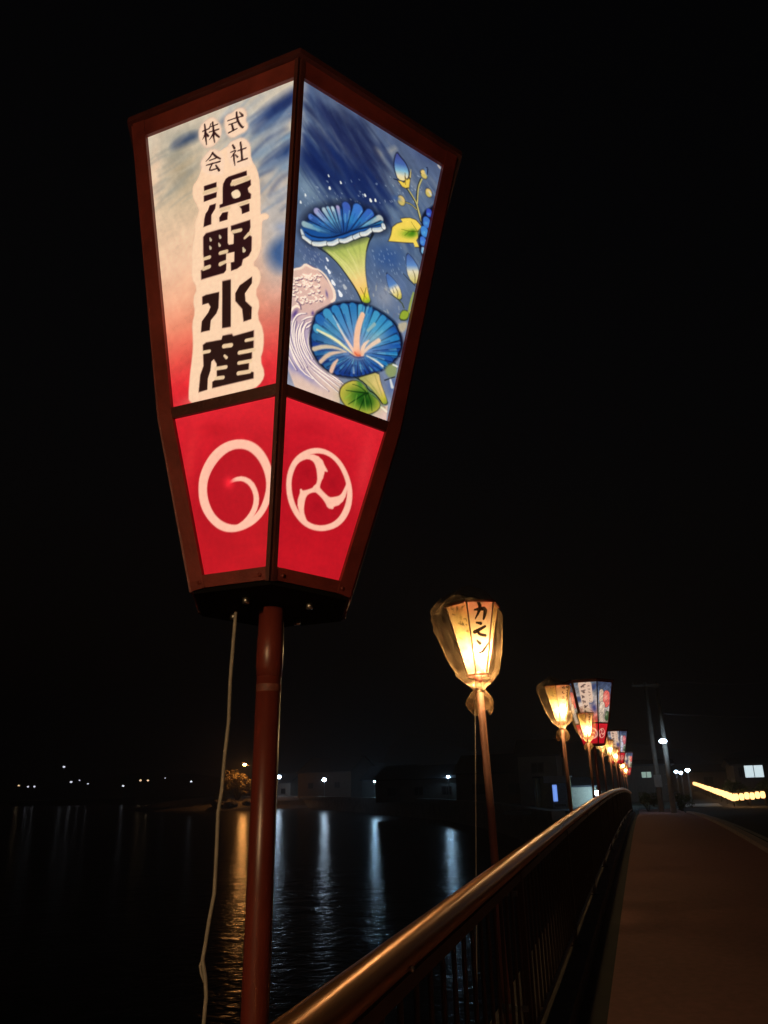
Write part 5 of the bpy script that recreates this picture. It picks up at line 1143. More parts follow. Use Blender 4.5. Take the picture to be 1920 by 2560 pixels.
('g',(70,371),(121,315),[(0,(60,90,150)),(.45,(84,124,180)),(.6,(226,214,186)),(.85,(210,190,100)),(1,(150,160,60))],3,1,1,[(69,371),(94,362),(115,349),(126,327),(119,315),(94,322),(79,340)]),
('s',(90,80,50),(90,80,50),3,1,[(101,345,.9),(113,332,2.3),(112,318,1.4)]),
('s',(90,80,50),(90,80,50),3,1,[(148,410,1),(157,398,2.4),(159,380,1.5)]),
('s',(90,80,50),(90,80,50),3,1,[(95,338,.9),(101,327,1.9)]),
('s',(40,44,50),(40,44,50),2,1,[(121,388,1.9),(141,379,2.4),(161,372,2.4)]),
('s',(60,70,40),(60,70,40),2,1,[(89,320,1.8),(126,313,3.3),(135,301,3.3)]),
('f',(40,50,20),4,.9,1,[(124,263),(125,283),(133,296),(151,299),(154,287),(147,270)]),
('f',(140,160,48),4,1,1,[(125,268),(127,284),(135,295),(150,296),(152,286),(144,272)]),
('s',(150,160,70),(150,160,70),4,1,[(158,352,3.9),(153,323,6.2),(151,297,7.1)]),
('f',(176,166,140),6,.95,1,[(121,251),(137,264),(150,269),(150,249),(134,232)]),
('s',(190,180,170),(190,180,170),4,1,[(189,734,4.9),(195,731,6.6)])],
'll':[('v',[(0,(182,20,32)),(.4,(176,18,31)),(.75,(188,22,36)),(1,(206,32,44))]),
('n',.05,50,40,0,9),
('b',36,173,64,-10,-6,-70,(168,16,30),.8),
('b',-17,315,47,-9,-1,-20,(176,18,30),.6),
('b',-89,260,20,-6,-24,-82,(206,40,46),.6),
('f',(240,182,158),3,1,2,[(-72,190),(-63,228),(-32,267),(9,285),(52,283),(86,266),(110,233),(121,192),(116,154),(96,115),(64,91),(21,81),(-17,88),(-47,113),(-68,149)]),
('f',(172,17,31),3,1,2,[(-50,186),(-40,218),(-14,247),(19,264),(54,261),(80,241),(98,208),(103,172),(91,138),(73,115),(49,103),(26,97),(-1,102),(-27,120),(-44,149)]),
('b',26,201,46,-7,-3,-39,(178,20,34),.7),
('s',(240,182,158),(240,182,158),3,1,[(13,193,5.7),(26,197,9.2),(45,196,10.6),(64,183,12.6),(74,162,12.5),(75,141,13.9),(66,120,13.9),(46,102,11.8),(24,95,5.6)]),
('b',9,192,13,-2,-1,-14,(240,36,52),.95)],  # bright red dot, a glow painted into the panel colour
'lr':[('v',[(0,(182,20,32)),(.4,(176,18,31)),(.75,(188,22,36)),(1,(206,32,44))]),
('n',.05,50,40,0,19),
('b',-24,188,62,15,14,-64,(172,17,30),.8),
('b',-75,308,49,14,4,-19,(176,18,32),.6),
('b',85,262,24,2,-2,-90,(212,48,54),.6),
('f',(240,182,158),3,1,2,[(-105,182),(-103,218),(-88,248),(-56,272),(-20,278),(17,266),(46,239),(66,202),(68,157),(48,118),(7,96),(-34,95),(-66,112),(-92,142)]),
('f',(172,17,31),3,1,2,[(-92,182),(-90,215),(-76,242),(-47,262),(-14,266),(16,252),(39,226),(52,198),(51,160),(35,127),(4,109),(-29,107),(-58,123),(-79,148)]),
('s',(240,182,158),(240,182,158),3,1,[(-90,223,3.3),(-79,239,8.7),(-63,249,9.5),(-44,250,17.2),(-29,239,24.2),(-24,218,18),(-25,201,9),(-27,187,13.8)]),
('s',(240,182,158),(240,182,158),3,1,[(-31,240,17.3),(-17,233,10.5),(-10,230,3.5)]),
('s',(240,182,158),(240,182,158),3,1,[(-29,186,15.9),(-10,176,12.6),(7,166,17.6),(24,168,22.8),(41,182,14.4),(46,204,8.7),(47,218,4.3)]),
('s',(240,182,158),(240,182,158),3,1,[(6,164,14.1),(10,155,9.2),(19,155,8.5)]),
('s',(240,182,158),(240,182,158),3,1,[(-27,185,13.8),(-44,176,8.2),(-58,165,17),(-60,146,18.3),(-54,127,11.6),(-43,112,8.2),(-32,104,3.4)]),
('s',(240,182,158),(240,182,158),3,1,[(-60,166,13.6),(-65,173,5.4)]),
('b',-59,216,14,3,3,-13,(150,12,26),.5),
('b',10,206,15,4,3,-13,(150,12,26),.5),
('b',-19,148,14,3,3,-13,(150,12,26),.5)],
'kamon':[('s',(22,8,8),(22,8,8),3,1,[(-31,339,10),(1,346,20.1),(32,346,22.9),(28,313,19.9),(20,290,11.7)]),
('s',(22,8,8),(22,8,8),3,1,[(-8,381,18.5),(2,358,21.1),(-7,328,16.3),(-28,291,5.4)]),
('s',(22,8,8),(22,8,8),3,1,[(-21,269,10.7),(3,265,17.8)]),
('s',(22,8,8),(22,8,8),3,1,[(-32,218,21.8),(-6,231,17.6),(28,249,14.2)]),
('s',(22,8,8),(22,8,8),3,1,[(-16,226,17.5),(-7,205,14.8),(28,199,17.4)]),
('s',(22,8,8),(22,8,8),3,1,[(-19,171,10.3),(-4,156,18.8)]),
('s',(22,8,8),(22,8,8),3,1,[(-21,112,5.9),(0,103,18.5),(22,126,14.4),(47,160,6.9)])]}
def _smooth(p, n):
    p = np.array(p, float)
    for _ in range(n):
        q = np.roll(p, -1, 0); a = p*.75+q*.25; b = p*.25+q*.75; p = np.stack([a, b], 1).reshape(-1, 2)
    return p
def vnoise(x, y, seed):
    g = np.random.default_rng(seed).random((256, 256)); xi = np.floor(x).astype(int); yi = np.floor(y).astype(int); u = x-xi; v = y-yi
    u = u*u*(3-2*u); v = v*v*(3-2*v); xi %= 255; yi %= 255
    return (g[xi, yi]*(1-u)+g[xi+1, yi]*u)*(1-v)+(g[xi, yi+1]*(1-u)+g[xi+1, yi+1]*u)*v
def seg_d(X, Y, a, b):
    dx, dy = b[0]-a[0], b[1]-a[1]; t = np.clip(((X-a[0])*dx+(Y-a[1])*dy)/(dx*dx+dy*dy+1e-9), 0, 1)
    return np.hypot(X-a[0]-t*dx, Y-a[1]-t*dy), t
def poly_sd(X, Y, p):
    D = np.full(X.shape, 1e9); ins = np.zeros(X.shape, bool)
    for i in range(len(p)):
        a, b = p[i], p[(i+1) % len(p)]
        d, _ = seg_d(X, Y, a, b); D = np.minimum(D, d)
        if a[1] != b[1]:
            c = ((a[1] > Y) != (b[1] > Y)) & (X < (b[0]-a[0])*(Y-a[1])/(b[1]-a[1])+a[0]); ins ^= c
    return np.where(ins, -D, D)
def paint(ops, X, Y, H):
    img = np.full((X.size, 3), 200.0)
    def put(idx, col, al): img[idx] = img[idx]*(1-al[:, None])+col*al[:, None]
    for op in ops:
        k = op[0]
        if k == 'v':
            s = op[1]; t = Y/H
            for c in range(3): img[:, c] = np.interp(t, [q[0] for q in s], [q[1][c] for q in s])
        elif k == 'n':
            _, amp, sx, sy, ang, seed = op; a = math.radians(ang); u = X*math.cos(a)+Y*math.sin(a)+2000; v = -X*math.sin(a)+Y*math.cos(a)+2000
            f = vnoise(u/sx, v/sy, seed)*.6+vnoise(u/sx*2.3, v/sy*2.3, seed+1)*.4
            img *= (1+amp*2*(f-.5))[:, None]
        elif k in 'fg':
            if k == 'f': _, col, soft, al, sm, pts = op
            else: _, p0, p1, stops, soft, al, sm, pts = op
            p = _smooth(pts, sm); e = soft+1
            idx = np.where((X > p[:, 0].min()-e) & (X < p[:, 0].max()+e) & (Y > p[:, 1].min()-e) & (Y < p[:, 1].max()+e))[0]
            if not idx.size: continue
            x, y = X[idx], Y[idx]; A = np.clip(.5-poly_sd(x, y, p)/soft, 0, 1)*al
            if k == 'f': C = np.array(col, float)[None, :]
            else:
                d = np.array(p1, float)-p0; t = ((x-p0[0])*d[0]+(y-p0[1])*d[1])/(d@d)
                C = np.stack([np.interp(t, [q[0] for q in stops], [q[1][c] for q in stops]) for c in range(3)], 1)
            put(idx, C, A)
        elif k == 's':
            _, c0, c1, soft, al, pts = op; e = max(q[2] for q in pts)/2+soft+1
            xs = [q[0] for q in pts]; ys = [q[1] for q in pts]
            idx = np.where((X > min(xs)-e) & (X < max(xs)+e) & (Y > min(ys)-e) & (Y < max(ys)+e))[0]
            if not idx.size: continue
            x, y = X[idx], Y[idx]; D = np.full(x.shape, 1e9); T = np.zeros(x.shape); n = len(pts)-1
            P_ = pts
            if n >= 2:   # round the polyline
                q = np.array(pts, float); R_ = [q[0]]
                for i in range(n):
                    R_ += [q[i]*.75+q[i+1]*.25, q[i]*.25+q[i+1]*.75]
                R_.append(q[-1]); P_ = R_; n = len(P_)-1
            for i in range(n):
                d, t = seg_d(x, y, P_[i], P_[i+1]); d = d-(P_[i][2]*(1-t)+P_[i+1][2]*t)/2
                b = d < D; D[b] = d[b]; T[b] = ((i+t)/n)[b]
            A = np.clip(.5-D/soft, 0, 1)*al
            put(idx, np.array(c0, float)*(1-T)[:, None]+np.array(c1, float)*T[:, None], A)
        elif k == 'k':   # many short brush strokes in one direction
            _, seed, n_, x0, y0, x1, y1, ang, ln, wd, cols, al = op; g = np.random.default_rng(seed)
            for q in range(n_):
                cx_, cy_ = g.uniform(x0, x1), g.uniform(y0, y1); a = math.radians(ang+g.normal(0, 7)); L_ = ln*g.uniform(.5, 1.3)/2; w_ = wd*g.uniform(.4, 1.3); A_ = al*g.uniform(.4, 1); col = cols[q % len(cols)]
                dx, dy = math.cos(a)*L_, math.sin(a)*L_; bend = g.normal(0, L_*.12)
                e = L_+w_+4; idx = np.where((abs(X-cx_) < e) & (abs(Y-cy_) < e))[0]
                if not idx.size: continue
                x, y = X[idx]-cx_, Y[idx]-cy_; u = (x*math.cos(a)+y*math.sin(a))/L_; v = -x*math.sin(a)+y*math.cos(a)-bend*u*u
                put(idx, np.array(col, float)[None, :], np.exp(-(v/w_)**2*1.5)*np.clip(1-u**4, 0, 1)*A_)
        elif k == 'b':
            _, x0, y0, ax, ay, bx, by, col, al = op; M = np.linalg.inv(np.array([[ax, bx], [ay, by]], float)+np.eye(2)*1e-6)
            u = M[0, 0]*(X-x0)+M[0, 1]*(Y-y0); v = M[1, 0]*(X-x0)+M[1, 1]*(Y-y0); r2 = u*u+v*v
            idx = np.where(r2 < 5)[0]
            put(idx, np.array(col, float)[None, :], np.exp(-r2[idx]*1.3)*al)
    return np.clip(img, 0, 255)
def panel_mesh(name, wt, wb_, H, nx, ny, ops, m, thick=True):
    """flat trapezoid panel (mm in, metres out), origin at the middle of its lower edge, with the print as vertex colours; 3 mm thick"""
    u = np.linspace(-.5, .5, nx); t = np.linspace(0, 1, ny); T, U = np.meshgrid(t, u, indexing='ij')
    X = (U*(wb_+(wt-wb_)*T)).ravel(); Y = (T*H).ravel()
    c = lin(paint(ops, X, Y, H))
    n = nx*ny; V = np.zeros((n+4, 3)); V[:n, 0] = X/1000; V[:n, 2] = Y/1000
    corners = [0, nx-1, n-1, n-nx]; V[n:, 0] = V[corners, 0]; V[n:, 2] = V[corners, 2]; V[n:, 1] = .003
    j, i = np.meshgrid(np.arange(ny-1), np.arange(nx-1), indexing='ij'); a = (j*nx+i).ravel()
    F = np.stack([a, a+1, a+nx+1, a+nx], 1)
    extra = [[n+3, n+2, n+1, n]] if thick else []
    me = bpy.data.meshes.new(name); nf = len(F)+len(extra)
    me.vertices.add(n+4); me.vertices.foreach_set('co', V.ravel()); loops = np.concatenate([F.ravel(), np.array(extra, int).ravel()])
    me.loops.add(len(loops)); me.loops.foreach_set('vertex_index', loops.astype(np.int32))
    me.polygons.add(nf); me.polygons.foreach_set('loop_start', np.arange(nf, dtype=np.int32)*4)
    try: me.polygons.foreach_set('loop_total', np.full(nf, 4, np.int32))
    except Exception: pass
    me.update(calc_edges=True)
    at = me.color_attributes.new('print', 'FLOAT_COLOR', 'POINT'); C = np.ones((n+4, 4)); C[:n, :3] = c; C[n:, :3] = c.mean(0)
    at.data.foreach_set('color', C.ravel()); me.materials.append(m)
    return me

# ------------------------------------------------------------------ materials
def sign_mat(name, strength, sample):
    m = bpy.data.materials.new(name); m.use_nodes = True; nt = m.node_tree; b = nt.nodes['Principled BSDF']
    a = nt.nodes.new('ShaderNodeVertexColor'); a.layer_name = 'print'
    tc = nt.nodes.new('ShaderNodeTexCoord'); n = nt.nodes.new('ShaderNodeTexNoise'); n.inputs['Scale'].default_value = 90; n.inputs['Detail'].default_value = 5
    nt.links.new(tc.outputs['Object'], n.inputs[0])
    mr = nt.nodes.new('ShaderNodeMapRange'); mr.inputs[3].default_value = .86; mr.inputs[4].default_value = 1.14; nt.links.new(n.outputs['Fac'], mr.inputs[0])
    mx = nt.nodes.new('ShaderNodeVectorMath'); mx.operation = 'SCALE'; nt.links.new(a.outputs[0], mx.inputs[0]); nt.links.new(mr.outputs[0], mx.inputs['Scale'])
    nt.links.new(mx.outputs[0], b.inputs['Emission Color'])
    mb_ = nt.nodes.new('ShaderNodeVectorMath'); mb_.operation = 'SCALE'; mb_.inputs['Scale'].default_value = .3; nt.links.new(mx.outputs[0], mb_.inputs[0]); nt.links.new(mb_.outputs[0], b.inputs['Base Color'])
    b.inputs['Emission Strength'].default_value = strength; b.inputs['Roughness'].default_value = .55; b.inputs['Specular IOR Level'].default_value = .25
    try: m.cycles.emission_sampling = sample
    except Exception: pass
    return m
M_SIGN = sign_mat('backlit_painted_fabric', 1.1, 'NONE')
M_SIGN_FAR = sign_mat('backlit_painted_fabric_plain', 1.0, 'AUTO')
def paper_mat(name='lantern_paper', clear=.24):
    m = bpy.data.materials.new(name); m.use_nodes = True; nt = m.node_tree; nt.nodes.clear()
    out = nt.nodes.new('ShaderNodeOutputMaterial'); a = nt.nodes.new('ShaderNodeVertexColor'); a.layer_name = 'print'
    tc = nt.nodes.new('ShaderNodeTexCoord'); n = nt.nodes.new('ShaderNodeTexNoise'); n.inputs['Scale'].default_value = 60; n.inputs['Detail'].default_value = 6
    nt.links.new(tc.outputs['Object'], n.inputs[0])
    mr = nt.nodes.new('ShaderNodeMapRange'); mr.inputs[3].default_value = .8; mr.inputs[4].default_value = 1.1; nt.links.new(n.outputs['Fac'], mr.inputs[0])
    mx = nt.nodes.new('ShaderNodeVectorMath'); mx.operation = 'SCALE'; nt.links.new(a.outputs[0], mx.inputs[0]); nt.links.new(mr.outputs[0], mx.inputs['Scale'])
    tr = nt.nodes.new('ShaderNodeBsdfTranslucent'); df = nt.nodes.new('ShaderNodeBsdfDiffuse'); ms = nt.nodes.new('ShaderNodeMixShader'); ms.inputs[0].default_value = .3
    mt = nt.nodes.new('ShaderNodeVectorMath'); mt.operation = 'SCALE'; mt.inputs['Scale'].default_value = .05; nt.links.new(mx.outputs[0], mt.inputs[0])
    nt.links.new(mt.outputs[0], tr.inputs[0]); nt.links.new(mx.outputs[0], df.inputs[0]); nt.links.new(tr.outputs[0], ms.inputs[1]); nt.links.new(df.outputs[0], ms.inputs[2])
    tp = nt.nodes.new('ShaderNodeBsdfTransparent'); tp.inputs[0].default_value = (1, .94, .84, 1); m4 = nt.nodes.new('ShaderNodeMixShader'); lm = nt.nodes.new('ShaderNodeMath'); lm.operation = 'POWER'; lm.inputs[1].default_value = 2.4; nt.links.new(a.outputs[0], lm.inputs[0]); lk = nt.nodes.new('ShaderNodeMath'); lk.operation = 'MULTIPLY'; lk.inputs[1].default_value = clear; nt.links.new(lm.outputs[0], lk.inputs[0]); nt.links.new(lk.outputs[0], m4.inputs[0])
    nt.links.new(ms.outputs[0], m4.inputs[1]); nt.links.new(tp.outputs[0], m4.inputs[2])
    nt.links.new(m4.outputs[0], out.inputs[0]); return m
M_PAPER = paper_mat(); M_DIFFUSER = paper_mat('added_floor_diffuser', .55)
def film_mat():
    m = bpy.data.materials.new('clear_plastic_film'); m.use_nodes = True; nt = m.node_tree; nt.nodes.clear()
    out = nt.nodes.new('ShaderNodeOutputMaterial'); tp = nt.nodes.new('ShaderNodeBsdfTransparent'); tp.inputs[0].default_value = (.97, .95, .9, 1)
    tr = nt.nodes.new('ShaderNodeBsdfTranslucent'); tr.inputs[0].default_value = (.85, .58, .33, 1)
    df = nt.nodes.new('ShaderNodeBsdfDiffuse'); df.inputs[0].default_value = (.85, .58, .34, 1)
    gl = nt.nodes.new('ShaderNodeBsdfGlossy'); gl.inputs['Roughness'].default_value = .18
    tc = nt.nodes.new('ShaderNodeTexCoord'); n = nt.nodes.new('ShaderNodeTexNoise'); n.inputs['Scale'].default_value = 14; n.inputs['Detail'].default_value = 5; n.inputs['Distortion'].default_value = 1.2
    mp = nt.nodes.new('ShaderNodeMapping'); mp.inputs['Scale'].default_value = (1, 1, .35); nt.links.new(tc.outputs['Object'], mp.inputs[0]); nt.links.new(mp.outputs[0], n.inputs[0])
    mr = nt.nodes.new('ShaderNodeMapRange'); mr.inputs[1].default_value = .38; mr.inputs[2].default_value = .68; mr.inputs[3].default_value = .004; mr.inputs[4].default_value = .06; nt.links.new(n.outputs['Fac'], mr.inputs[0])
    sx = nt.nodes.new('ShaderNodeSeparateXYZ'); nt.links.new(tc.outputs['Object'], sx.inputs[0]); mz = nt.nodes.new('ShaderNodeMapRange'); mz.inputs[1].default_value = .03; mz.inputs[2].default_value = -.07; mz.inputs[3].default_value = 0; mz.inputs[4].default_value = .30
    nt.links.new(sx.outputs['Z'], mz.inputs[0]); ad = nt.nodes.new('ShaderNodeMath'); ad.operation = 'ADD'; nt.links.new(mr.outputs[0], ad.inputs[0]); nt.links.new(mz.outputs[0], ad.inputs[1])
    w2 = nt.nodes.new('ShaderNodeTexNoise'); w2.inputs['Scale'].default_value = 30; w2.inputs['Detail'].default_value = 3; w2.inputs['Distortion'].default_value = 2.5; nt.links.new(mp.outputs[0], w2.inputs[0])
    rg = nt.nodes.new('ShaderNodeMapRange'); rg.inputs[1].default_value = .03; rg.inputs[2].default_value = 0; rg.inputs[3].default_value = 0; rg.inputs[4].default_value = .06
    rs = nt.nodes.new('ShaderNodeMath'); rs.operation = 'SUBTRACT'; rs.inputs[1].default_value = .5; nt.links.new(w2.outputs['Fac'], rs.inputs[0]); ra = nt.nodes.new('ShaderNodeMath'); ra.operation = 'ABSOLUTE'; nt.links.new(rs.outputs[0], ra.inputs[0]); nt.links.new(ra.outputs[0], rg.inputs[0])
    lw = nt.nodes.new('ShaderNodeLayerWeight'); lw.inputs[0].default_value = .5; lp = nt.nodes.new('ShaderNodeMath'); lp.operation = 'POWER'; lp.inputs[1].default_value = 2.6; nt.links.new(lw.outputs['Facing'], lp.inputs[0])
    lq = nt.nodes.new('ShaderNodeMath'); lq.operation = 'MULTIPLY'; lq.inputs[1].default_value = .17; nt.links.new(lp.outputs[0], lq.inputs[0]); a0 = nt.nodes.new('ShaderNodeMath'); a0.operation = 'ADD'; nt.links.new(lq.outputs[0], a0.inputs[0]); nt.links.new(rg.outputs[0], a0.inputs[1])
    ae = nt.nodes.new('ShaderNodeMath'); ae.operation = 'ADD'; ae.use_clamp = True; nt.links.new(ad.outputs[0], ae.inputs[0]); nt.links.new(a0.outputs[0], ae.inputs[1])
    bp = nt.nodes.new('ShaderNodeBump'); bp.inputs['Strength'].default_value = .5; bp.inputs['Distance'].default_value = .02; nt.links.new(n.outputs['Fac'], bp.inputs['Height'])
    for s in (gl, df): nt.links.new(bp.outputs[0], s.inputs['Normal'])
    m1 = nt.nodes.new('ShaderNodeMixShader'); m1.inputs[0].default_value = .5; nt.links.new(tr.outputs[0], m1.inputs[1]); nt.links.new(df.outputs[0], m1.inputs[2])
    m3 = nt.nodes.new('ShaderNodeMixShader'); m3.inputs[0].default_value = .12; nt.links.new(m1.outputs[0], m3.inputs[1]); nt.links.new(gl.outputs[0], m3.inputs[2])
    m2 = nt.nodes.new('ShaderNodeMixShader'); nt.links.new(ae.outputs[0], m2.inputs[0]); nt.links.new(tp.outputs[0], m2.inputs[1]); nt.links.new(m3.outputs[0], m2.inputs[2])
    nt.links.new(m2.outputs[0], out.inputs[0]); return m
M_FILM = film_mat()
M_RED = mat('dark_red_painted_wood', (.19, .028, .022), .5, var=.3, scale=14, bump=.15, bscale=90)
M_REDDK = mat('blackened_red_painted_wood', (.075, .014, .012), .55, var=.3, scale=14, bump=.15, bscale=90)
M_POLE = mat('red_enamel_pole', (.165, .028, .020), .34, var=.35, scale=9, spec=.7, bump=.05, bscale=40, stretch=(1, 1, .25))
M_POLEP = mat('faded_pink_red_pole', (.55, .26, .19), .5, var=.3, scale=9, bump=.08, bscale=40, stretch=(1, 1, .25))
M_DARK = mat('dark_metal_plate', (.005, .004, .004), .9, spec=.1, var=.3)
M_BOLT = mat('zinc_bolt', (.6, .57, .52), .35, 1.0, var=.15)
M_CORD = mat('pale_grey_cord', (.42, .38, .32), .6, var=.2, scale=40)
M_RAIL = mat('bronze_toned_handrail', (.66, .31, .13), .31, .72, var=.12, scale=3, stretch=(2, .3, 2), spec=.6)
M_BAL = mat('dark_brown_railing_paint', (.12, .075, .06), .5, var=.3, scale=6)
M_WALK = mat('reddish_brown_footpath_paving', (.46, .22, .19), .85, var=.16, scale=14, bump=.4, bscale=150)
M_CONC = mat('weathered_concrete', (.22, .19, .17), .85, var=.35, scale=4, bump=.4, bscale=60)
M_GUT = mat('damp_dark_gutter', (.05, .045, .042), .8, var=.4, scale=6, bump=.3, bscale=60)
M_ASPH = mat('asphalt', (.05, .047, .045), .85, var=.3, scale=9, bump=.6, bscale=140)
M_LAND = mat('dark_grassy_soil', (.045, .055, .03), .95, var=.5, scale=.6, bump=.6, bscale=6)
M_HILL = mat('wooded_hill', (.03, .035, .022), .95, var=.5, scale=.05)
M_QUAY = mat('quay_concrete', (.30, .29, .27), .85, var=.4, scale=.8)
M_WALL = mat('pale_house_render', (.26, .25, .23), .85, var=.2, scale=1.5)
M_WALL2 = mat('weathered_timber_wall', (.14, .12, .10), .85, var=.35, scale=2, stretch=(6, 6, .6))
M_ROOF = mat('dark_tiled_roof', (.05, .05, .055), .6, var=.3, scale=3)
M_FRAME = mat('window_frame_metal', (.12, .12, .12), .4, .6)
M_STEEL = mat('galvanised_lamp_post', (.32, .33, .33), .45, .7, var=.2)
M_UPOLE = mat('concrete_utility_pole', (.33, .32, .28), .85, var=.25, scale=4)
M_WIRE = mat('grey_cable', (.30, .29, .30), .6)
M_LEAF = mat('shrub_leaf', (.09, .12, .035), .7, var=.5, scale=3)
M_LEAF_LIT = mat('lamplit_leaf', (.34, .27, .12), .8, var=.4, scale=3)  # paler leaf for the spit bushes, lamp light put into the colour
M_BARK = mat('shrub_bark', (.08, .06, .045), .9)
M_ROCK = mat('shore_rock', (.24, .21, .18), .9, var=.4, scale=1.5, bump=.6, bscale=5)
M_DKGLASS = mat('dark_window_glass', (.02, .02, .025), .08, spec=.6)
def glow(name, col, s): return mat(name, col, .4, var=.02, emit=col, estr=s)
M_LWHITE = glow('white_led_lens', (.58, .78, 1.0), 40); M_LFAR = glow('distant_white_lens', (.82, .88, 1.0), 2.0); M_LFARW = glow('distant_warm_lens', (1.0, .72, .42), 2.0)
M_LWARM = glow('sodium_lamp_lens', (1.0, .40, .10), 260); M_LBLUE = glow('bluish_led_lens', (.42, .72, 1.0), 120)
M_LWARM2 = glow('warm_lamp_lens', (1.0, .72, .42), 40)
M_WIN = glow('lit_window_pane', (.78, .95, 1.0), .85)
M_WIN2 = glow('dim_lit_window_pane', (.30, .42, .36), .8)
M_BLUE = glow('vending_machine_panel', (.20, .38, 1.0), .9)

# ------------------------------------------------------------------ the setting: water, shore land, hills, bridge deck
def zd(y): return .024*y-.0006*y*y if 0 < y < 46 else (.024*y if y <= 0 else .024*46-.0006*46*46)
def water_mat():
    m = bpy.data.materials.new('night_harbour_water'); m.use_nodes = True; nt = m.node_tree; b = nt.nodes['Principled BSDF']
    b.inputs['Base Color'].default_value = (.002, .004, .006, 1); b.inputs['Roughness'].default_value = .17; b.inputs['IOR'].default_value = 1.33
    tc = nt.nodes.new('ShaderNodeTexCoord'); h = None
    for sc, st in ((.6, .06), (2.6, .026)):
        n = nt.nodes.new('ShaderNodeTexNoise'); n.inputs['Scale'].default_value = sc; n.inputs['Detail'].default_value = 3; n.inputs['Distortion'].default_value = .6
        nt.links.new(tc.outputs['Object'], n.inputs[0])
        bp = nt.nodes.new('ShaderNodeBump'); bp.inputs['Strength'].default_value = 1.0; bp.inputs['Distance'].default_value = st
        nt.links.new(n.outputs['Fac'], bp.inputs['Height'])
        if h: nt.links.new(h.outputs[0], bp.inputs['Normal'])
        h = bp
    nt.links.new(h.outputs[0], b.inputs['Normal']); return m
ZW = -2.5
struct(build(MB().add([(-1500, -60, ZW), (900, -60, ZW), (900, 1500, ZW), (-1500, 1500, ZW)], [(0, 1, 2, 3)]), 'water', water_mat()))
shore = [(-4.6, 50), (-13, 76), (-23.3, 99.6), (-38, 122), (-64, 162), (-80, 186), (-110, 228), (-150, 268), (-200, 292), (-280, 300), (-420, 300), (-900, 250)]
back = [(-900, 1500), (900, 1500), (900, 47.5), (3, 47.5), (-3.2, 47.5)]
poly = shore+back; npt = len(poly)
mb = MB(); mb.add([(x, y, -.55) for x, y in poly]+[(x, y, ZW-.5) for x, y in poly], [tuple(range(npt-1, -1, -1))]+[(i, (i+1) % npt, npt+(i+1) % npt, npt+i) for i in range(npt)])
struct(build(mb, 'land', M_LAND))
mb = MB()
for (x0, y0), (x1, y1) in zip(shore[:-4], shore[1:-3]):
    d = Vector((x1-x0, y1-y0, 0)).normalized(); n = Vector((d.y, -d.x, 0)); 
    mb.beam((x0+n.x*-.3, y0+n.y*-.3, -.35), (x1-n.x*.3, y1-n.y*.3, -.35), .8, .5, (0, 0, 1))
    mb.beam((x0, y0, -1.6), (x1, y1, -1.6), .3, 2.1, (0, 0, 1))
struct(build(mb, 'quay', M_QUAY))
def ridge(name, x0, x1, y, base, amp, seed, dy):
    rnd = random.Random(seed); N = 80; V = []; F = []; ph = [rnd.uniform(0, 6) for _ in range(6)]
    for i in range(N+1):
        t = i/N; x = x0+(x1-x0)*t; h = base+amp*(.5+.5*math.sin(t*5+ph[0]))*(.6+.4*math.sin(t*13+ph[1]))+amp*.12*math.sin(t*41+ph[2])+rnd.uniform(0, amp*.05)
        V += [(x, y, -1), (x, y+dy*.5, h*.75), (x, y+dy, h), (x, y+2*dy, -1)]
    for i in range(N):
        for k in range(3): F.append((4*i+k, 4*i+4+k, 4*i+5+k, 4*i+1+k))
    return struct(build(MB().add(V, F, True), name, M_HILL))
ridge('hill', -900, 60, 430, 10, 34, 3, 90)
ridge('hill', -200, 900, 620, 14, 40, 9, 90)
# orange-lit spit with a slipway
mb = MB(); rnd = random.Random(5); V = []; F = []; n = 22
for j, (rr, h) in enumerate(((1.0, ZW-.2), (.86, -1.9), (.7, -1.0), (.45, -.2), (.2, .1))):
    for i in range(n):
        a = 2*PI*i/n; k = rr*(1+rnd.uniform(-.08, .08)); V.append((-92+30*k*math.cos(a), 181+18*k*math.sin(a), h+rnd.uniform(-.15, .15)*(j > 0)))
for j in range(4): F += [(j*n+i, j*n+(i+1) % n, (j+1)*n+(i+1) % n, (j+1)*n+i) for i in range(n)]
F.append(tuple(4*n+i for i in range(n)))
struct(build(mb.add(V, F), 'spit', M_ROCK))
mb = MB(); mb.add([(-106, 166, ZW-.1), (-101, 164, ZW-.1), (-95, 176, -.2), (-100, 178, -.2)], [(0, 1, 2, 3)]); struct(build(mb, 'slipway', M_CONC))

# bridge deck: strips that follow the gentle hump
YS = [-14, -10, -6, -3]+[i*1.0 for i in range(0, 47)]
def strip(x0, x1, dz, th, name, m, kind='structure', ys=YS, parent=None):
    V = []; F = []
    for y in ys: V += [(x0, y, zd(y)+dz), (x1, y, zd(y)+dz), (x1, y, zd(y)+dz-th), (x0, y, zd(y)+dz-th)]
    for i in range(len(ys)-1):
        for k in range(4): F.append((4*i+k, 4*i+(k+1) % 4, 4*i+4+(k+1) % 4, 4*i+4+k))
    F += [(3, 2, 1, 0), tuple(4*(len(ys)-1)+k for k in range(4))]
    o = build(MB().add(V, F), name, m)
    o['kind'] = kind; return o
strip(-.996, 9.6, -.12, .55, 'bridge_deck', M_CONC)
strip(-.38, 1.93, 0, .10, 'footpath', M_WALK)
strip(-.70, -.384, -.03, .08, 'gutter', M_GUT)
strip(-1.0, -.56, .10, .9, 'bridge_edge_beam', M_CONC)
strip(1.934, 2.12, .08, .18, 'kerb', mat('pale_kerb_stone', (.60, .48, .43), .8, var=.25, scale=6, bump=.3, bscale=60))
strip(2.124, 9.1, -.06, .05, 'road', M_ASPH)
strip(2.42, 2.54, -.054, .004, 'road_edge_line', mat('worn_white_road_paint', (.45, .44, .42), .8, var=.5, scale=5))
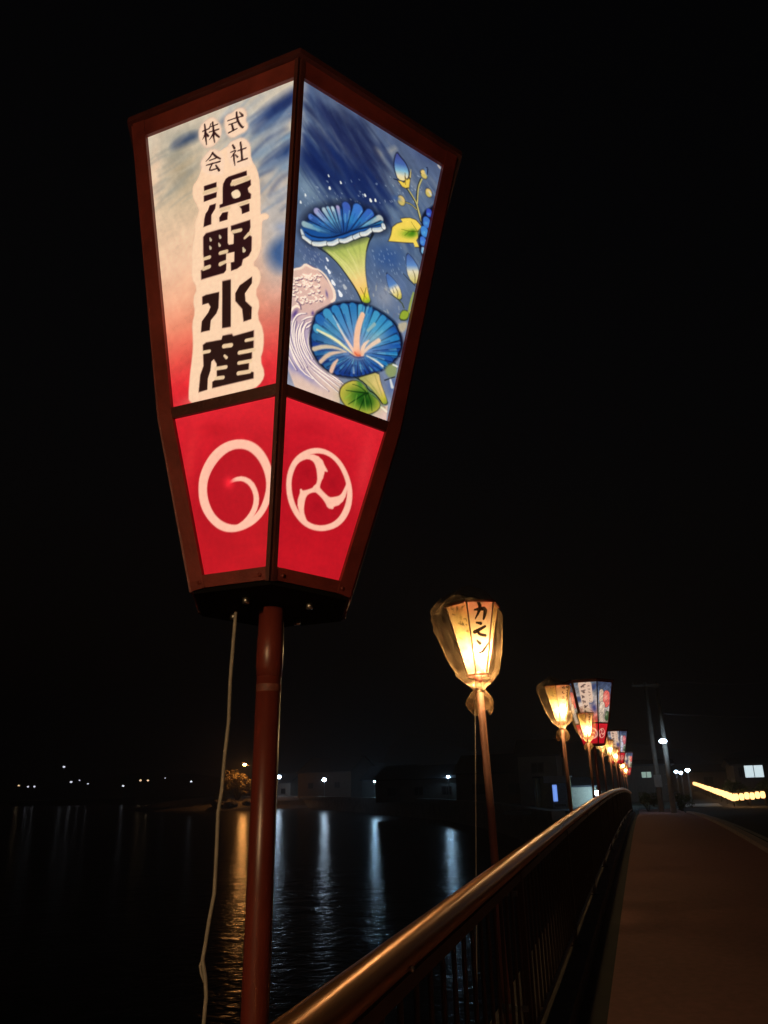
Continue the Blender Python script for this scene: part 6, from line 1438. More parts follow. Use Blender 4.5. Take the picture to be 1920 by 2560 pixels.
strip(9.1, 9.6, .5, .9, 'bridge_parapet', M_CONC)
# bank beyond the bridge
def flat(pts, z, name, m, th=.4):
    n = len(pts); return struct(build(MB().add([(x, y, z) for x, y in pts]+[(x, y, z-th) for x, y in pts], [tuple(range(n)), tuple(range(2*n-1, n-1, -1))]+[(i, n+i, n+(i+1) % n, (i+1) % n) for i in range(n)]), name, m))
ZE = zd(46)
flat([(-2.5, 46.02), (30, 46.02), (30, 190), (-2.5, 190)], ZE-.10, 'ground', M_LAND)
flat([(2.1, 46.03), (9.2, 46.03), (10, 190), (2.9, 190)], ZE-.08, 'far_road', M_ASPH, .03)
flat([(-.4, 46.03), (1.95, 46.03), (1.95, 54), (-.4, 54)], ZE-.04, 'far_footpath', M_WALK, .1)
flat([(2.2, 57), (4.6, 57), (4.9, 64), (2.3, 64)], ZE-.05, 'light_pool_slab', mat('pale_light_pool', (.55, .55, .5), .85, var=.15, scale=2), .06)  # pool of light under the lamp, put into this slab's pale colour
flat([(-9, 55.5), (-2.6, 55.5), (-2.6, 70), (-9, 70)], -.30, 'forecourt', M_ASPH, .2)

# ------------------------------------------------------------------ the two lantern kinds
S = 1.5
def hexc(j, r, z):
    a = -PI/2+j*PI/3; return Vector((r*math.cos(a), r*math.sin(a), z))
BIG = dict(a=0.48438, b=0.32196, c=0.20295, z1=0.38764, z2=1.16994, wv=0.01243, ze=0.04084, wt=0.04448, wm=0.01261, wb=0.02745, rTu=0.47514, rBu=0.32458, rTl=0.31809, rBl=0.21138, slU=0.73684, slL=0.35966, zU=0.00000)          # radii and heights of the big lantern's three levels, frame widths (metres)
SMALL = dict(a=.159, c=.062, h=.389)
def face_frame(j, r0, z0, r1, z1):
    """matrix of the face between corners j and j+1: x along the edge, z up the slope, origin mid-lower edge"""
    a, b = hexc(j, r0, z0), hexc(j+1, r0, z0); c, d = hexc(j, r1, z1), hexc(j+1, r1, z1)
    o = (a+b)/2; x = (b-a).normalized(); z = ((c+d)/2-o); z.normalize(); y = z.cross(x)
    return Matrix(((x.x, y.x, z.x, o.x), (x.y, y.y, z.y, o.y), (x.z, y.z, z.z, o.z), (0, 0, 0, 1)))
CACHE = {}
def once(key, fn):
    if key not in CACHE: CACHE[key] = fn()
    return CACHE[key]
B = BIG
UPD = (B['b']*1000, B['a']*1000, B['zU']*1000)
def clouds(seed, kind):
    """stand-in prints for the lanterns too far off to read"""
    r = random.Random(seed); o = []
    wT, H = B['a']*1000, B['slU']*1000
    if kind == 'name':
        o.append(('v', [(0, (200, 60, 56)), (.2, (206, 130, 110)), (.45, (190, 170, 156)), (1, (110, 118, 132))])); o.append(('n', .3, 90, 40, 30, seed))
        for _ in range(6): o.append(('b', r.randint(-220, 200), r.randint(280, 720), 90, 30, -20, 34, (44, 58, 100), .8))
        x = r.randint(-20, 20)
        o.append(('s', (216, 182, 160), (222, 190, 164), 8, 1, [(x-30, H-40, 150), (x-10, H*.5, 130), (x, 40, 120)])); o.append(('s', (216, 182, 160), (222, 190, 164), 8, 1, [(x+90, H-40, 110), (x+90, H*.55, 100)]))
        for i in range(7): 
            y = H-70-i*95
            for _ in range(4): o.append(('s', (70, 46, 44), (70, 46, 44), 6, .9, [(x-34+r.randint(-30, 30), y+r.randint(-30, 30), 14), (x-10+r.randint(-40, 40), y+r.randint(-30, 30), 16)]))
        for i in range(6):
            y = H-70-i*56
            for _ in range(2): o.append(('s', (120, 84, 76), (120, 84, 76), 6, .8, [(x+90+r.randint(-24, 24), y+r.randint(-18, 18), 9), (x+90+r.randint(-24, 24), y+r.randint(-18, 18), 9)]))
        o.append(('b', 120, 260, 60, 0, 0, 90, (40, 50, 110), .9))
    else:
        o.append(('v', [(0, (176, 150, 130)), (.3, (170, 160, 150)), (.7, (90, 104, 130)), (1, (58, 66, 92))])); o.append(('n', .3, 90, 30, -30, seed))
        for (x, y, rx, ry, c) in ((-90, 480, 90, 150, (206, 176, 150)), (60, 430, 140, 150, (224, 96, 86)), (-60, 250, 110, 130, (214, 190, 168)), (90, 120, 90, 70, (60, 80, 50)), (-70, 90, 90, 70, (190, 168, 148))):
            c2 = c if seed % 2 == 0 else (c[0]*.9, c[1], min(255, c[2]*1.25))
            o.append(('s', (50, 44, 52), (50, 44, 52), 10, .6, [(x, y-ry*.4, rx*1.5), (x+6, y+ry*.4, rx*1.5)])); o.append(('s', c2, c2, 10, 1, [(x, y-ry*.4, rx*1.35), (x+6, y+ry*.4, rx*1.35)])); o.append(('b', x-20, y+30, rx*.5, 0, 0, ry*.5, (236, 214, 190), .5))
        o.append(('n', .25, 60, 20, 40, seed+4))
    return o
W_N, W_F = B['wv'], B['ze']
def big_panels(detail, seed):
    k = 'd' if detail else seed
    def mk(nm, which):
        up = which[0] == 'u'; r1, r0, sl = (B['rTu'], B['rBu'], B['slU']) if up else (B['rTl'], B['rBl'], B['slL'])
        nx, ny = ((250, 430) if up else (170, 210)) if detail else ((44, 80) if up else (30, 40))
        ops = ART[which] if (detail or not up) else clouds(seed, 'name' if which == 'ul' else 'flower')
        return panel_mesh(nm, r1*1000, r0*1000, sl*1000, nx, ny, ops, M_SIGN if detail else M_SIGN_FAR)
    return {w: once(('bigp', 'd' if detail else (seed if w[0] == 'u' else 'x'), w), lambda w=w: mk('upper_panel' if w[0] == 'u' else 'lower_panel', w)) for w in ('ul', 'ur', 'll', 'lr')}
def big_lantern(mw, label, detail, seed, pole_len, faces=6):
    """hexagonal festival lantern, wider at the top; local origin at the middle of its underside"""
    t = thing('festival_lantern', label, 'lantern', mw, 'big painted lanterns along the bridge railing')
    pn = big_panels(detail, seed)
    lv = [(B['c'], 0.0), (B['b'], B['z1']), (B['a'], B['z2'])]
    for j in range(-1, 5):
        side = 'l' if j % 2 else 'r'
        for lo, w in ((1, 'u'), (0, 'l')):
            r0, z0 = lv[lo]; r1, z1 = lv[lo+1]; ff = face_frame(j, r0, z0, r1, z1)
            base = B['wm'] if lo else B['wb']
            sl = math.hypot(z1-z0, (r1-r0)*math.sqrt(3)/2); off = base*sl/(z1-z0)
            # panel sits 6 mm behind the front of the frame; art is centred on the full face
            link('upper_panel' if lo else 'lower_panel', pn[w+side], None, t, ff @ Matrix.Translation((0, .010, off)))
        # rails of this face
        for nm, r, z, w_, m, nb in (('top_rail', lv[2][0], B['z2']-B['wt']/2, B['wt'], M_RED, 2), ('mid_rail', lv[1][0], B['z1'], B['wm']*2, M_REDDK, 1), ('bottom_rail', lv[0][0], B['wb']/2, B['wb'], M_RED, 0)):
            def mk(j=j, r=r, z=z, w_=w_, nb=nb, nm=nm):
                sl = (lv[2][0]-lv[1][0])/(lv[2][1]-lv[1][1]) if nb == 2 else (lv[1][0]-lv[0][0])/(lv[1][1]-lv[0][1])
                rr = r+sl*(z-(lv[nb][1])) ; a, b = hexc(0, rr, z), hexc(1, rr, z); nrm = (a+b)/2; nrm.z = 0; nrm.z = -nrm.length*sl*.87; nrm.normalize()
                e = (b-a).normalized()
                return MB().beam(a+e*.012-nrm*.012, b-e*.012-nrm*.012, w_, .022, nrm).mesh(nm)
            link(nm, once(('big', nm), mk), m, t, Matrix.Rotation(j*PI/3, 4, 'Z'))
    for j in range(-1, 5):
        wide = j % 2 != 0
        def mk(wide=wide):
            mb = MB(); w = W_F-.007 if wide else W_N-.003
            for lo in (0, 1):
                r0, z0 = lv[lo]; r1, z1 = lv[lo+1]
                a, b = hexc(0, r0, z0), hexc(0, r1, z1); ax = (b-a).normalized()
                for sgn in ((-1, 1)):
                    # one leaf of the corner post lying along each neighbouring face
                    e = (hexc(sgn, 1, 0)-hexc(0, 1, 0)).normalized(); n = Vector((math.sin(sgn*PI/6), -math.cos(sgn*PI/6), 0)); n = (n-ax*n.dot(ax)).normalized()
                    mb.beam(a+e*(w/2+.004)-n*(.009 if sgn > 0 else .0085)-ax*.002, b+e*(w/2+.004)-n*(.009 if sgn > 0 else .0085)+ax*.002, w, .02, n)
            return mb.mesh('corner_post')
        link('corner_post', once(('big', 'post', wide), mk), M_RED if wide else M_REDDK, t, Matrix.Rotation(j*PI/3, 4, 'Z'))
    def lid():
        mb = MB(); r = B['a']+.012
        V = [hexc(j, r, B['z2']) for j in range(6)]+[hexc(j, r, B['z2']+.016) for j in range(6)]+[Vector((0, 0, B['z2']+.06))]
        return mb.add(V, [tuple(range(5, -1, -1))]+[(j, (j+1) % 6, 6+(j+1) % 6, 6+j) for j in range(6)]+[(6+j, 6+(j+1) % 6, 12) for j in range(6)]).mesh('lid')
    link('lid', once(('big', 'lid'), lid), M_REDDK, t)
    def plate():
        mb = MB(); r = B['c']+.004
        V = [hexc(j, r*.93, -.008) for j in range(6)]+[hexc(j, r*.95, .006) for j in range(6)]
        return mb.add(V, [tuple(range(5, -1, -1)), tuple(range(6, 12))]+[(j, (j+1) % 6, 6+(j+1) % 6, 6+j) for j in range(6)]).mesh('base_plate')
    link('base_plate', once(('big', 'plate'), plate), M_DARK, t)
    for j in range(-1, 5):
        ff = face_frame(j, B['c'], 0.0, B['b'], B['z1']); 
        for u in (-.075, .075): link('screw', once(('big', 'screw'), lambda: MB().tube([(0, 0, 0), (0, -.003, 0)], .0045, 8).mesh('screw')), M_RED, t, ff @ Matrix.Translation((u, .001, B['wb']*.45)))
    for q in ((-.055, -.085), (.085, -.06), (.06, .09), (-.09, .06)):
        def bolt(): 
            mb = MB(); mb.tube([(0, 0, -.008), (0, 0, -.022)], .008, 8); return mb.mesh('bolt')
        link('bolt', once(('big', 'bolt'), bolt), M_BOLT, t, Matrix.Translation((q[0], q[1], 0)))
    # the post stands a little straighter than the lantern on top of it
    r3 = mw.to_3x3(); up = Vector((0, 0, 1)).rotation_difference(r3.inverted() @ (r3.col[2]+Vector((0, 0, 1))).normalized()).to_matrix().to_4x4()
    def pole(): return MB().tube([(0, 0, -.008), (0, 0, -.6), (0, 0, -1.2), (0, 0, -pole_len)], .0275, 20).mesh('pole')
    link('pole', once(('big', 'pole', round(pole_len, 2)), pole), M_POLE, t, up)
    def sleeve():
        mb = MB(); mb.tube([(0, 0, -.008), (0, 0, -.075), (0, 0, -.077), (0, 0, -.145), (0, 0, -.147), (0, 0, -.165)], [.0290, .0290, .0303, .0303, .0290, .0282], 20); return mb.mesh('sleeve')
    link('sleeve', once(('big', 'sleeve'), sleeve), M_POLE, t, up)
    if detail: link('tape', once(('tape',), lambda: MB().tube([(0, 0, -.008), (0, 0, .008)], .0279, 20, False).mesh('tape')), mat('worn_pale_tape', (.22, .065, .05), .6, var=.5, scale=60), t, up @ Matrix.Translation((0, 0, -.19)))
    def clamp(): return MB().tube([(0, 0, -.02), (0, 0, .02)], .034, 16).box(.025, .105, -.012, .012, -.015, .015).mesh('pole_clamp')
    for z in (-pole_len+.28, -pole_len+.78):
        link('pole_clamp', once(('clamp',), clamp), M_STEEL, t, up @ Matrix.Translation((0, 0, z)))
    return t
SMALL_OPS = {}
def paper_ops(kind, seed):
    r = random.Random(seed); H = SMALL['sl']*1000
    if kind == 'flower':
        o = [('v', [(0, (244, 222, 170)), (1, (232, 196, 120))])]
        for _ in range(26): o.append(('b', r.randint(-50, 50), r.randint(60, 370), r.randint(10, 24), r.randint(-8, 8), 0, r.randint(10, 22), [(168, 152, 84), (196, 168, 96), (214, 140, 100), (206, 186, 120), (236, 206, 160)][r.randint(0, 4)], .8))
        for _ in range(14):
            x, y = r.randint(-40, 50), r.randint(190, 370); o.append(('s', (110, 96, 56), (120, 104, 60), 4, .8, [(x, y, 4), (x+r.randint(-16, 16), y+r.randint(-16, 16), 8), (x+r.randint(-20, 20), y+r.randint(-20, 20), 3)]))
    else:
        o = [('v', [(0, (248, 226, 186)), (1, (240, 202, 166))])]
        if kind == 'kamon': o += ART['kamon']
        else:
            for col in range(1 if kind == 'one' else 2):
                x0 = (16 if kind != 'one' else 6)-col*44*(-1 if kind == 'two' else 1); n = r.randint(5, 7)
                for i in range(n):
                    y = H-40-i*(H-120)/n
                    for _ in range(5): o.append(('s', (74, 34, 28), (74, 34, 28), 4, .9, [(x0+r.randint(-14, 14), y+r.randint(-14, 14), 5), (x0+r.randint(-16, 16), y+r.randint(-14, 14), 7)]))
    return o
SMALL['sl'] = math.hypot(SMALL['h'], (SMALL['a']-SMALL['c'])*math.sqrt(3)/2)
def cover_mesh(seed):
    prof = [(.004, .475), (.07, .462), (.13, .435), (.172, .405), (.196, .37), (.199, .32), (.190, .25), (.176, .18), (.158, .11), (.135, .05), (.108, 0), (.074, -.04), (.044, -.066), (.031, -.082), (.040, -.098), (.056, -.125), (.066, -.155), (.060, -.185), (.046, -.205)]
    r = random.Random(seed); n = 46; V = []; F = []; ph = [r.uniform(0, 6.28) for _ in range(8)]; pr = [prof[0]]
    for p, q in zip(prof[:-1], prof[1:]): pr += [((p[0]+q[0])/2, (p[1]+q[1])/2), q]
    for j, (rr, z) in enumerate(pr):
        for i in range(n):
            a = 2*PI*i/n
            fold = .07*(abs(math.sin(3.5*a+ph[0]+z*5))-.5)+.05*(abs(math.sin(6*a+ph[1]-z*8))-.5)+.05*math.sin(3*a+ph[2]+z*4)+.04*(abs(math.sin(9*a+ph[3]+z*15))-.5)+r.gauss(0, .016)
            if z < .02: fold = fold*2.0+.16*math.sin(5*a+ph[5])*(z < -.09)
            hexf = 1.0-.055*(1-math.cos(6*(a+PI/2)))*.5
            q = rr*(1+fold)*hexf; lump = (.024*math.sin(2*a+ph[4])+.014*math.sin(5*a+ph[6])+r.gauss(0, .004))*(z > .36)+.02*math.sin(3*a+ph[7])*(z < -.16)
            V.append((q*math.cos(a)-.05*max(0, z)/.4, q*math.sin(a), z+lump))
    for j in range(len(pr)-1):
        for i in range(n):
            k = (i+1) % n; A_, B_, C_, D_ = j*n+i, (j+1)*n+i, (j+1)*n+k, j*n+k
            F += [(A_, B_, C_), (A_, C_, D_)] if (i+j) % 2 else [(A_, B_, D_), (B_, C_, D_)]
    return MB().add(V, F, False).mesh('plastic_cover')
def small_lantern(mw, label, text, seed, pole_len, power):
    """small hexagonal paper lantern in a tied plastic bag; local origin at the middle of its underside"""
    t = thing('paper_lantern', label, 'lantern', mw, 'small paper lanterns along the bridge railing')
    a, c, h, sl = SMALL['a'], SMALL['c'], SMALL['h'], SMALL['sl']
    for j in range(-1, 5):
        kind = text if j % 2 == 0 else 'flower'
        def mk(kind=kind): 
            me = panel_mesh('paper_panel', a*1000-3, c*1000-3, sl*1000-6, 44, 100, paper_ops(kind, seed if kind not in ('kamon', 'flower') else 3), M_PAPER, False); return me
        link('paper_panel', once(('paper', kind, seed if kind not in ('kamon', 'flower') else 0), mk), None, t, face_frame(j, c, 0, a, h) @ Matrix.Translation((0, .002, .003)))
        link('corner_bar', once(('sm', 'bar'), lambda: MB().tube([hexc(0, c, 0), hexc(0, a, h)], .0045, 6).mesh('corner_bar')), M_REDDK, t, Matrix.Rotation(j*PI/3, 4, 'Z'))
        def top():
            p, q = hexc(0, a, h-.006), hexc(1, a, h-.006); n = ((p+q)/2).normalized(); return MB().beam(p, q, .016, .012, n).mesh('top_bar')
        link('top_bar', once(('sm', 'top'), top), M_RED, t, Matrix.Rotation(j*PI/3, 4, 'Z'))
    def base():
        mb = MB()
        for j in range(6):
            p, q = hexc(j, c+.002, -.006), hexc(j+1, c+.002, -.006); mb.beam(p, q, .012, .012, ((p+q)/2).normalized())
        return mb.tube([(0, 0, .02), (0, 0, -.10)], .022, 10).mesh('base_frame')
    def floor():
        me = MB().add([hexc(j, c-.004, -.003) for j in range(6)], [tuple(range(5, -1, -1))]).mesh('added_diffuser'); at = me.color_attributes.new('print', 'FLOAT_COLOR', 'POINT')
        for e in at.data: e.color = (.9, .85, .75, 1)
        return me
    link('added_diffuser', once(('sm', 'floor'), floor), M_DIFFUSER, t)  # sheet added to soften and pass bulb light down to pole and path
    link('base_frame', once(('sm', 'base'), base), M_RED, t)
    link('pole', once(('sm', 'pole', round(pole_len, 1)), lambda: MB().tube([(0, 0, -.08), (.004, 0, -.7), (-.002, 0, -1.3), (0, 0, -pole_len)], .0205, 14).mesh('pole')), M_POLEP, t)
    link('lid', once(('sm', 'lid'), lambda: MB().add([hexc(j, a-.004, h-.004) for j in range(6)]+[hexc(j, a-.004, h+.004) for j in range(6)], [tuple(range(5, -1, -1)), tuple(range(6, 12))]+[(j, (j+1) % 6, 6+(j+1) % 6, 6+j) for j in range(6)]).mesh('lid')), M_RED, t)
    def bulb(): return MB().sphere((.018, -.006, .125), .022, 12, 8, 1.2).mesh('bulb')
    link('socket', once(('sm', 'socket'), lambda: MB().tube([(0, 0, .0), (0, 0, .09)], .011, 8).mesh('socket')), M_REDDK, t)
    link('bulb', once(('sm', 'bulb', power), bulb), M_BULB if power == 1 else M_BULB2, t)
    link('plastic_cover', once(('cover', seed % 3), lambda: cover_mesh(seed % 3)), M_FILM, t)
    for z in (-pole_len+.28, -pole_len+.78):
        link('pole_clamp', once(('clamps',), lambda: MB().tube([(0, 0, -.02), (0, 0, .02)], .026, 12).box(.018, .10, -.010, .010, -.012, .012).mesh('pole_clamp')), M_STEEL, t, Matrix.Translation((0, 0, z)) @ (mw.to_3x3().inverted().to_4x4()))
    return t
M_BULB = glow('lantern_bulb', (1.0, .70, .36), 4600); M_BULB2 = glow('strong_lantern_bulb', (1.0, .70, .40), 30000)

AX = ((0.913404,-0.406798,0.014412,-0.770163),(0.405262,0.912132,0.061460,1.648910),(-0.038148,-0.050297,0.998005,1.902007),(0,0,0,1))
mwbig = Matrix(AX)          # first big lantern: measured position and lean
def big_at(y, z0, yaw, lean=0.0):
    return Matrix.Translation((-.79, y, z0)) @ Matrix.Rotation(yaw, 4, 'Z') @ Matrix.Rotation(lean, 4, 'X')
L1Z = mwbig.translation.z
first = big_lantern(mwbig, 'big red framed lantern nearest the camera lettered in black kanji, with painted blue morning glories', True, 1, 1.765)
build(MB().tube([(-0.881,1.649,1.906),(-0.862,1.649,1.898),(-0.864,1.649,1.856),(-0.866,1.649,1.823),(-0.870,1.649,1.734),(-0.870,1.649,1.647),(-0.877,1.649,1.565),(-0.880,1.649,1.503),(-0.887,1.649,1.456),(-0.887,1.649,1.382),(-0.888,1.649,1.298),(-0.898,1.649,1.243),(-0.904,1.649,1.200),(-0.909,1.649,1.172),(-0.901,1.649,1.141),(-0.897,1.649,1.108),(-0.900,1.649,1.060),(-0.903,1.649,0.963),(-0.891,1.649,0.834)], [.0042]*19, 8), 'cord', M_CORD, first).matrix_parent_inverse = mwbig.inverted()
build(MB().tube([(-0.909,1.649,1.172),(-0.914,1.649,1.161),(-0.911,1.649,1.148),(-0.903,1.649,1.132)], .003, 6), 'cord', M_CORD, first).matrix_parent_inverse = mwbig.inverted()
bigs = [(16.0, 'big lantern with pink and white painted panels behind the third cream lantern'), (31.5, 'big grey blue lantern second beyond the nearest red framed one'), (46.4, 'farthest big lantern with a red patch near the end of the railing')]
for i, (y, lb) in enumerate(bigs):
    zb = zd(y)+1.90; big_lantern(big_at(y, zb, .42), lb, False, 20+i, zb-(zd(min(y, 45.9))+.10))
SM_Y = [(-.72, 'cream paper lantern on the railing behind the viewer', 'one', 31), (4.40, 'cream paper lantern lettered カモン in a tied plastic bag', 'kamon', 1),
        (9.42, 'yellow paper lantern with two columns of tiny writing, left of the farther big lantern', 'two', 32), (14.2, 'small cream lantern hanging in front of the farther big red lantern', 'one', 33),
        (19.3, 'bagged paper lantern just right of the second big lantern', 'two', 34), (24.3, 'bagged paper lantern below the grey blue big lantern', 'one', 35), (29.3, 'glowing paper lantern in front of the grey blue big lantern base', 'two', 36),
        (34.4, 'upper one of the two tiny glowing lanterns left of the red patch', 'one', 37), (39.4, 'lower one of the two tiny glowing lanterns left of the red patch', 'two', 38), (44.6, 'last and lowest glowing paper lantern at the railing end', 'one', 39)]
for y, lb, tx, sd in SM_Y:
    rr = random.Random(sd); zb = zd(y)+1.978
    lean = Matrix.Rotation(rr.uniform(-.02, .02), 4, 'X') @ Matrix.Rotation(-.028 if sd == 1 else rr.uniform(-.025, .01), 4, 'Y')
    mw = Matrix.Translation((-.80, y, zb)) @ lean @ Matrix.Rotation(-.01 if sd == 1 else rr.uniform(-.12, .12), 4, 'Z')
    t = small_lantern(mw, lb, tx, sd, 1.878, 2 if sd == 31 else 1)
    if sd == 1:
        c = build(MB().tube([(-.03, -.02, -.19), (-.055, -.06, -.6), (-.09, -.13, -1.2), (-.12, -.2, -1.75)], .003, 6), 'cord', M_CORD, t)

# ------------------------------------------------------------------ railing
rail = thing('bridge_railing', 'long brown metal bridge railing with a round shiny handrail', 'railing')
RY = [-6, -4, -2]+[i*.5 for i in range(0, 93)]
rl = lambda dz, x=-.678: [(x, y, zd(y)+dz) for y in RY]
build(MB().tube(rl(1.022), .046, 20), 'handrail', M_RAIL, rail)
mb = MB()
for a, b in zip(rl(.945)[:-1], rl(.945)[1:]): mb.beam(a, b, .03, .04, (0, 0, 1))
build(mb, 'top_stringer', M_BAL, rail)
build(MB().tube(rl(.206), .016, 8), 'bottom_rail', M_BAL, rail)
balm = MB().tube([(0, 0, .206), (0, 0, .93)], .0085, 6, False).mesh('baluster')
y = 2.455-.163*36; post_y = [4.52+2.83*k for k in range(-3, 15)]
k = 0
while y < 45.8 and k < 298:
    if min(abs(y-p) for p in post_y) > .06:
        link('baluster', balm, M_BAL, rail, Matrix.Translation((-.678, y, zd(y)))); k += 1
    y += .163
pm = MB().box(-.022, .022, -.022, .022, .08, .965).box(-.05, .05, -.05, .05, .101, .115).mesh('post')
bm_ = MB().tube([(.04, 0, 1.0), (.052, 0, .997)], .007, 8).mesh('rail_bolt')
for p in post_y:
    link('post', pm, M_BAL, rail, Matrix.Translation((-.678, p, zd(p))))
cm_ = MB().tube([(0, -.008, 1.022), (0, -.006, 1.022), (0, .006, 1.022), (0, .008, 1.022)], [.046, .0478, .0478, .046], 20).mesh('rail_collar')
for p in [1.1+5.66*k for k in range(0, 8)]: link('rail_collar', cm_, M_RAIL, rail, Matrix.Translation((-.678, p, zd(p))))
for p in [2.25+2.83*k for k in range(-2, 15)]:
    link('rail_bolt', bm_, M_BOLT, rail, Matrix.Translation((-.678, p, zd(p))))

# ------------------------------------------------------------------ lamps on the far shore and at the bridge end
def lamp_post(x, y, zl, zg, r, m, label, group, arm=(0, 0)):
    t = thing('street_lamp', label, 'street lamp', Matrix.Translation((x, y, zg)), group)
    h = zl-zg
    build(MB().tube([(arm[0], arm[1], 0), (arm[0], arm[1], h*.96), (0, 0, h+r*.3)], [.07, .05, .04], 8), 'post', M_STEEL, t)
    build(MB().sphere((0, 0, h), r, 12, 8, .7), 'lamp_lens', m, t)
    build(MB().tube([(0, 0, h+r*.72), (0, 0, h+r*.8)], r*1.1, 12), 'lamp_hood', M_FRAME, t)
    return t

W = 'white lamps along the near harbour shore'
lamp_post(-85.2, 169.8, 6.9, -.9, .34, M_LWARM, 'orange street lamp by the big red pole, shining on shore bushes', 'orange shore lamp', (1.6, .4))
lamp_post(-83.4, 184.5, 4.25, -.55, .55, M_LWHITE, 'white shore lamp just right of the big red pole', W)
lamp_post(-62.0, 159.5, 3.08, -.55, .46, M_LWHITE, 'white shore lamp midway between the red pole and the long warehouse', W)
lamp_post(-39.7, 124.2, 2.36, -.55, .36, M_LBLUE, 'white shore lamp with the brightest blue streak in the water', W)
lamp_post(-23.9, 105.4, 2.46, -.55, .2, M_LBLUE, 'small white shore lamp at the right end of the long warehouse', W)
F = 'tiny lights on the far shore at left'
for x, y, z, r, m, lb in ((-259.5, 330.3, 13.9, .75, M_LFAR, 'highest tiny white lamp on the far shore'), (-256.5, 332.6, 7.1, .75, M_LFAR, 'tiny white lamp straight below the highest far lamp'),
    (-273.8, 318.5, 6.0, .6, M_LFARW, 'leftmost tiny yellowish lamp on the far shore'), (-270.8, 321.0, 5.4, .6, M_LFAR, 'second tiny lamp from the left on the far shore'), (-268.6, 322.6, 5.4, .6, M_LFAR, 'third tiny lamp from the left, touching its neighbour'),
    (-271.7, 358.7, 8.2, .5, M_LFAR, 'faint upper tiny lamp right of the highest far lamp'), (-268.4, 361.2, 6.5, .55, M_LFAR, 'tiny lamp below the faint upper one on the far shore'), (-237.5, 346.4, 4.8, .75, M_LFAR, 'tiny bluish lamp alone left of the paired amber lamps'),
    (-247.6, 375.8, 7.5, .85, M_LFARW, 'left one of the paired amber far lamps'), (-244.6, 378.0, 7.4, .75, M_LFARW, 'right one of the paired amber far lamps'), (-237.2, 382.4, 8.4, .4, M_LFAR, 'very faint lamp right of the paired amber lamps'), (-165.6, 285.4, 5.1, .55, M_LFAR, 'tiny white lamp left of the hanging grey cord')):
    lamp_post(x, y, z, -.5, r*.75, m, lb, F)
E_ = 'white lamps beyond the end of the bridge'
lamp_post(2.79, 75, 2.07, ZE-.1, .15, M_LWHITE, 'left one of two close white lamps beyond the utility poles', E_)
lamp_post(2.95, 70, 1.94, ZE-.1, .14, M_LWHITE, 'right one of two close white lamps beyond the utility poles', E_)
lamp_post(3.10, 62.5, 2.05, ZE-.1, .16, M_LWHITE, 'white lamp above the pale patch of light on the ground', E_)
lamp_post(-3.16, 61.5, .69, -.3, .22, M_LBLUE, 'low blue white lamp beside the cream shed behind the railing', E_)


# ------------------------------------------------------------------ houses
def house(x, y, zg, w, d, h, rot, label, wallm, roofh=1.4, wins=(), roofm=None, name='house', over=.35):
    """gable house: wins = (u, z, w, h, material) on the front face (local -y)"""
    t = thing(name, label, 'house', Matrix.Translation((x, y, zg)) @ Matrix.Rotation(rot, 4, 'Z'))
    V = [(-w/2, -d/2, 0), (w/2, -d/2, 0), (w/2, d/2, 0), (-w/2, d/2, 0), (-w/2, -d/2, h), (w/2, -d/2, h), (w/2, d/2, h), (-w/2, d/2, h), (-w/2, 0, h+roofh), (w/2, 0, h+roofh)]
    build(MB().add(V, [(0, 1, 5, 4), (1, 2, 6, 9, 5), (2, 3, 7, 6), (3, 0, 4, 8, 7)]), 'wall', wallm, t)
    mb = MB(); e = over
    for s in (-1, 1):
        dz = roofh*e/(d/2)
        p0, p1 = Vector((0, s*(d/2+e), h-dz+.08)), Vector((0, 0, h+roofh+.08)); n = Vector((0, s*roofh, d/2)).normalized()
        mb.beam((0, p0.y, p0.z), (0, p1.y, p1.z), w+2*e, .14, n)
    build(mb, 'roof', roofm or M_ROOF, t)
    for (u, z, ww, hh, m) in wins:
        f = build(MB().beam((u-ww/2-.05, -d/2-.03, z), (u-ww/2-.05, -d/2-.03, z+hh), .1, .08, (0, 1, 0)).beam((u+ww/2+.05, -d/2-.03, z), (u+ww/2+.05, -d/2-.03, z+hh), .1, .08, (0, 1, 0)).beam((u-ww/2-.1, -d/2-.03, z-.05), (u+ww/2+.1, -d/2-.03, z-.05), .1, .08, (0, 1, 0)).beam((u-ww/2-.1, -d/2-.03, z+hh+.05), (u+ww/2+.1, -d/2-.03, z+hh+.05), .1, .08, (0, 1, 0)).beam((u, -d/2-.03, z), (u, -d/2-.03, z+hh), .05, .06, (0, 1, 0)), 'window', M_FRAME, t)
        build(MB().box(u-ww/2, u+ww/2, -d/2-.02, -d/2-.008, z, z+hh), 'pane', m, f)
    return t

house(-27.5, 110, -.55, 13, 7, 2.9, -.2, 'long grey waterfront warehouse with a low pitched roof', M_WALL, 1.6, ((-4, .9, 1.2, .9, M_DKGLASS), (0, .9, 1.2, .9, M_DKGLASS), (4, .9, 1.2, .9, M_DKGLASS)))
house(-86, 196, -.55, 9, 7, 3.6, -.4, 'pale shore house just behind the lamp right of the red pole', M_WALL, 2.2, ((-2, 1, 1.4, 1.1, M_DKGLASS), (2, 1, 1.4, 1.1, M_DKGLASS)))
house(-66, 178, -.55, 16, 9, 5.5, -.38, 'tall dark timber boathouse behind the middle shore lamp', M_WALL2, 3, ((-4, 2, 1.5, 1.2, M_DKGLASS), (4, 2, 1.5, 1.2, M_DKGLASS)))
house(-42, 142, -.55, 9, 7, 3.2, -.3, 'dark timber house behind the lamp with the blue streak', M_WALL2, 2.2, ((0, 1, 1.4, 1.1, M_DKGLASS),))
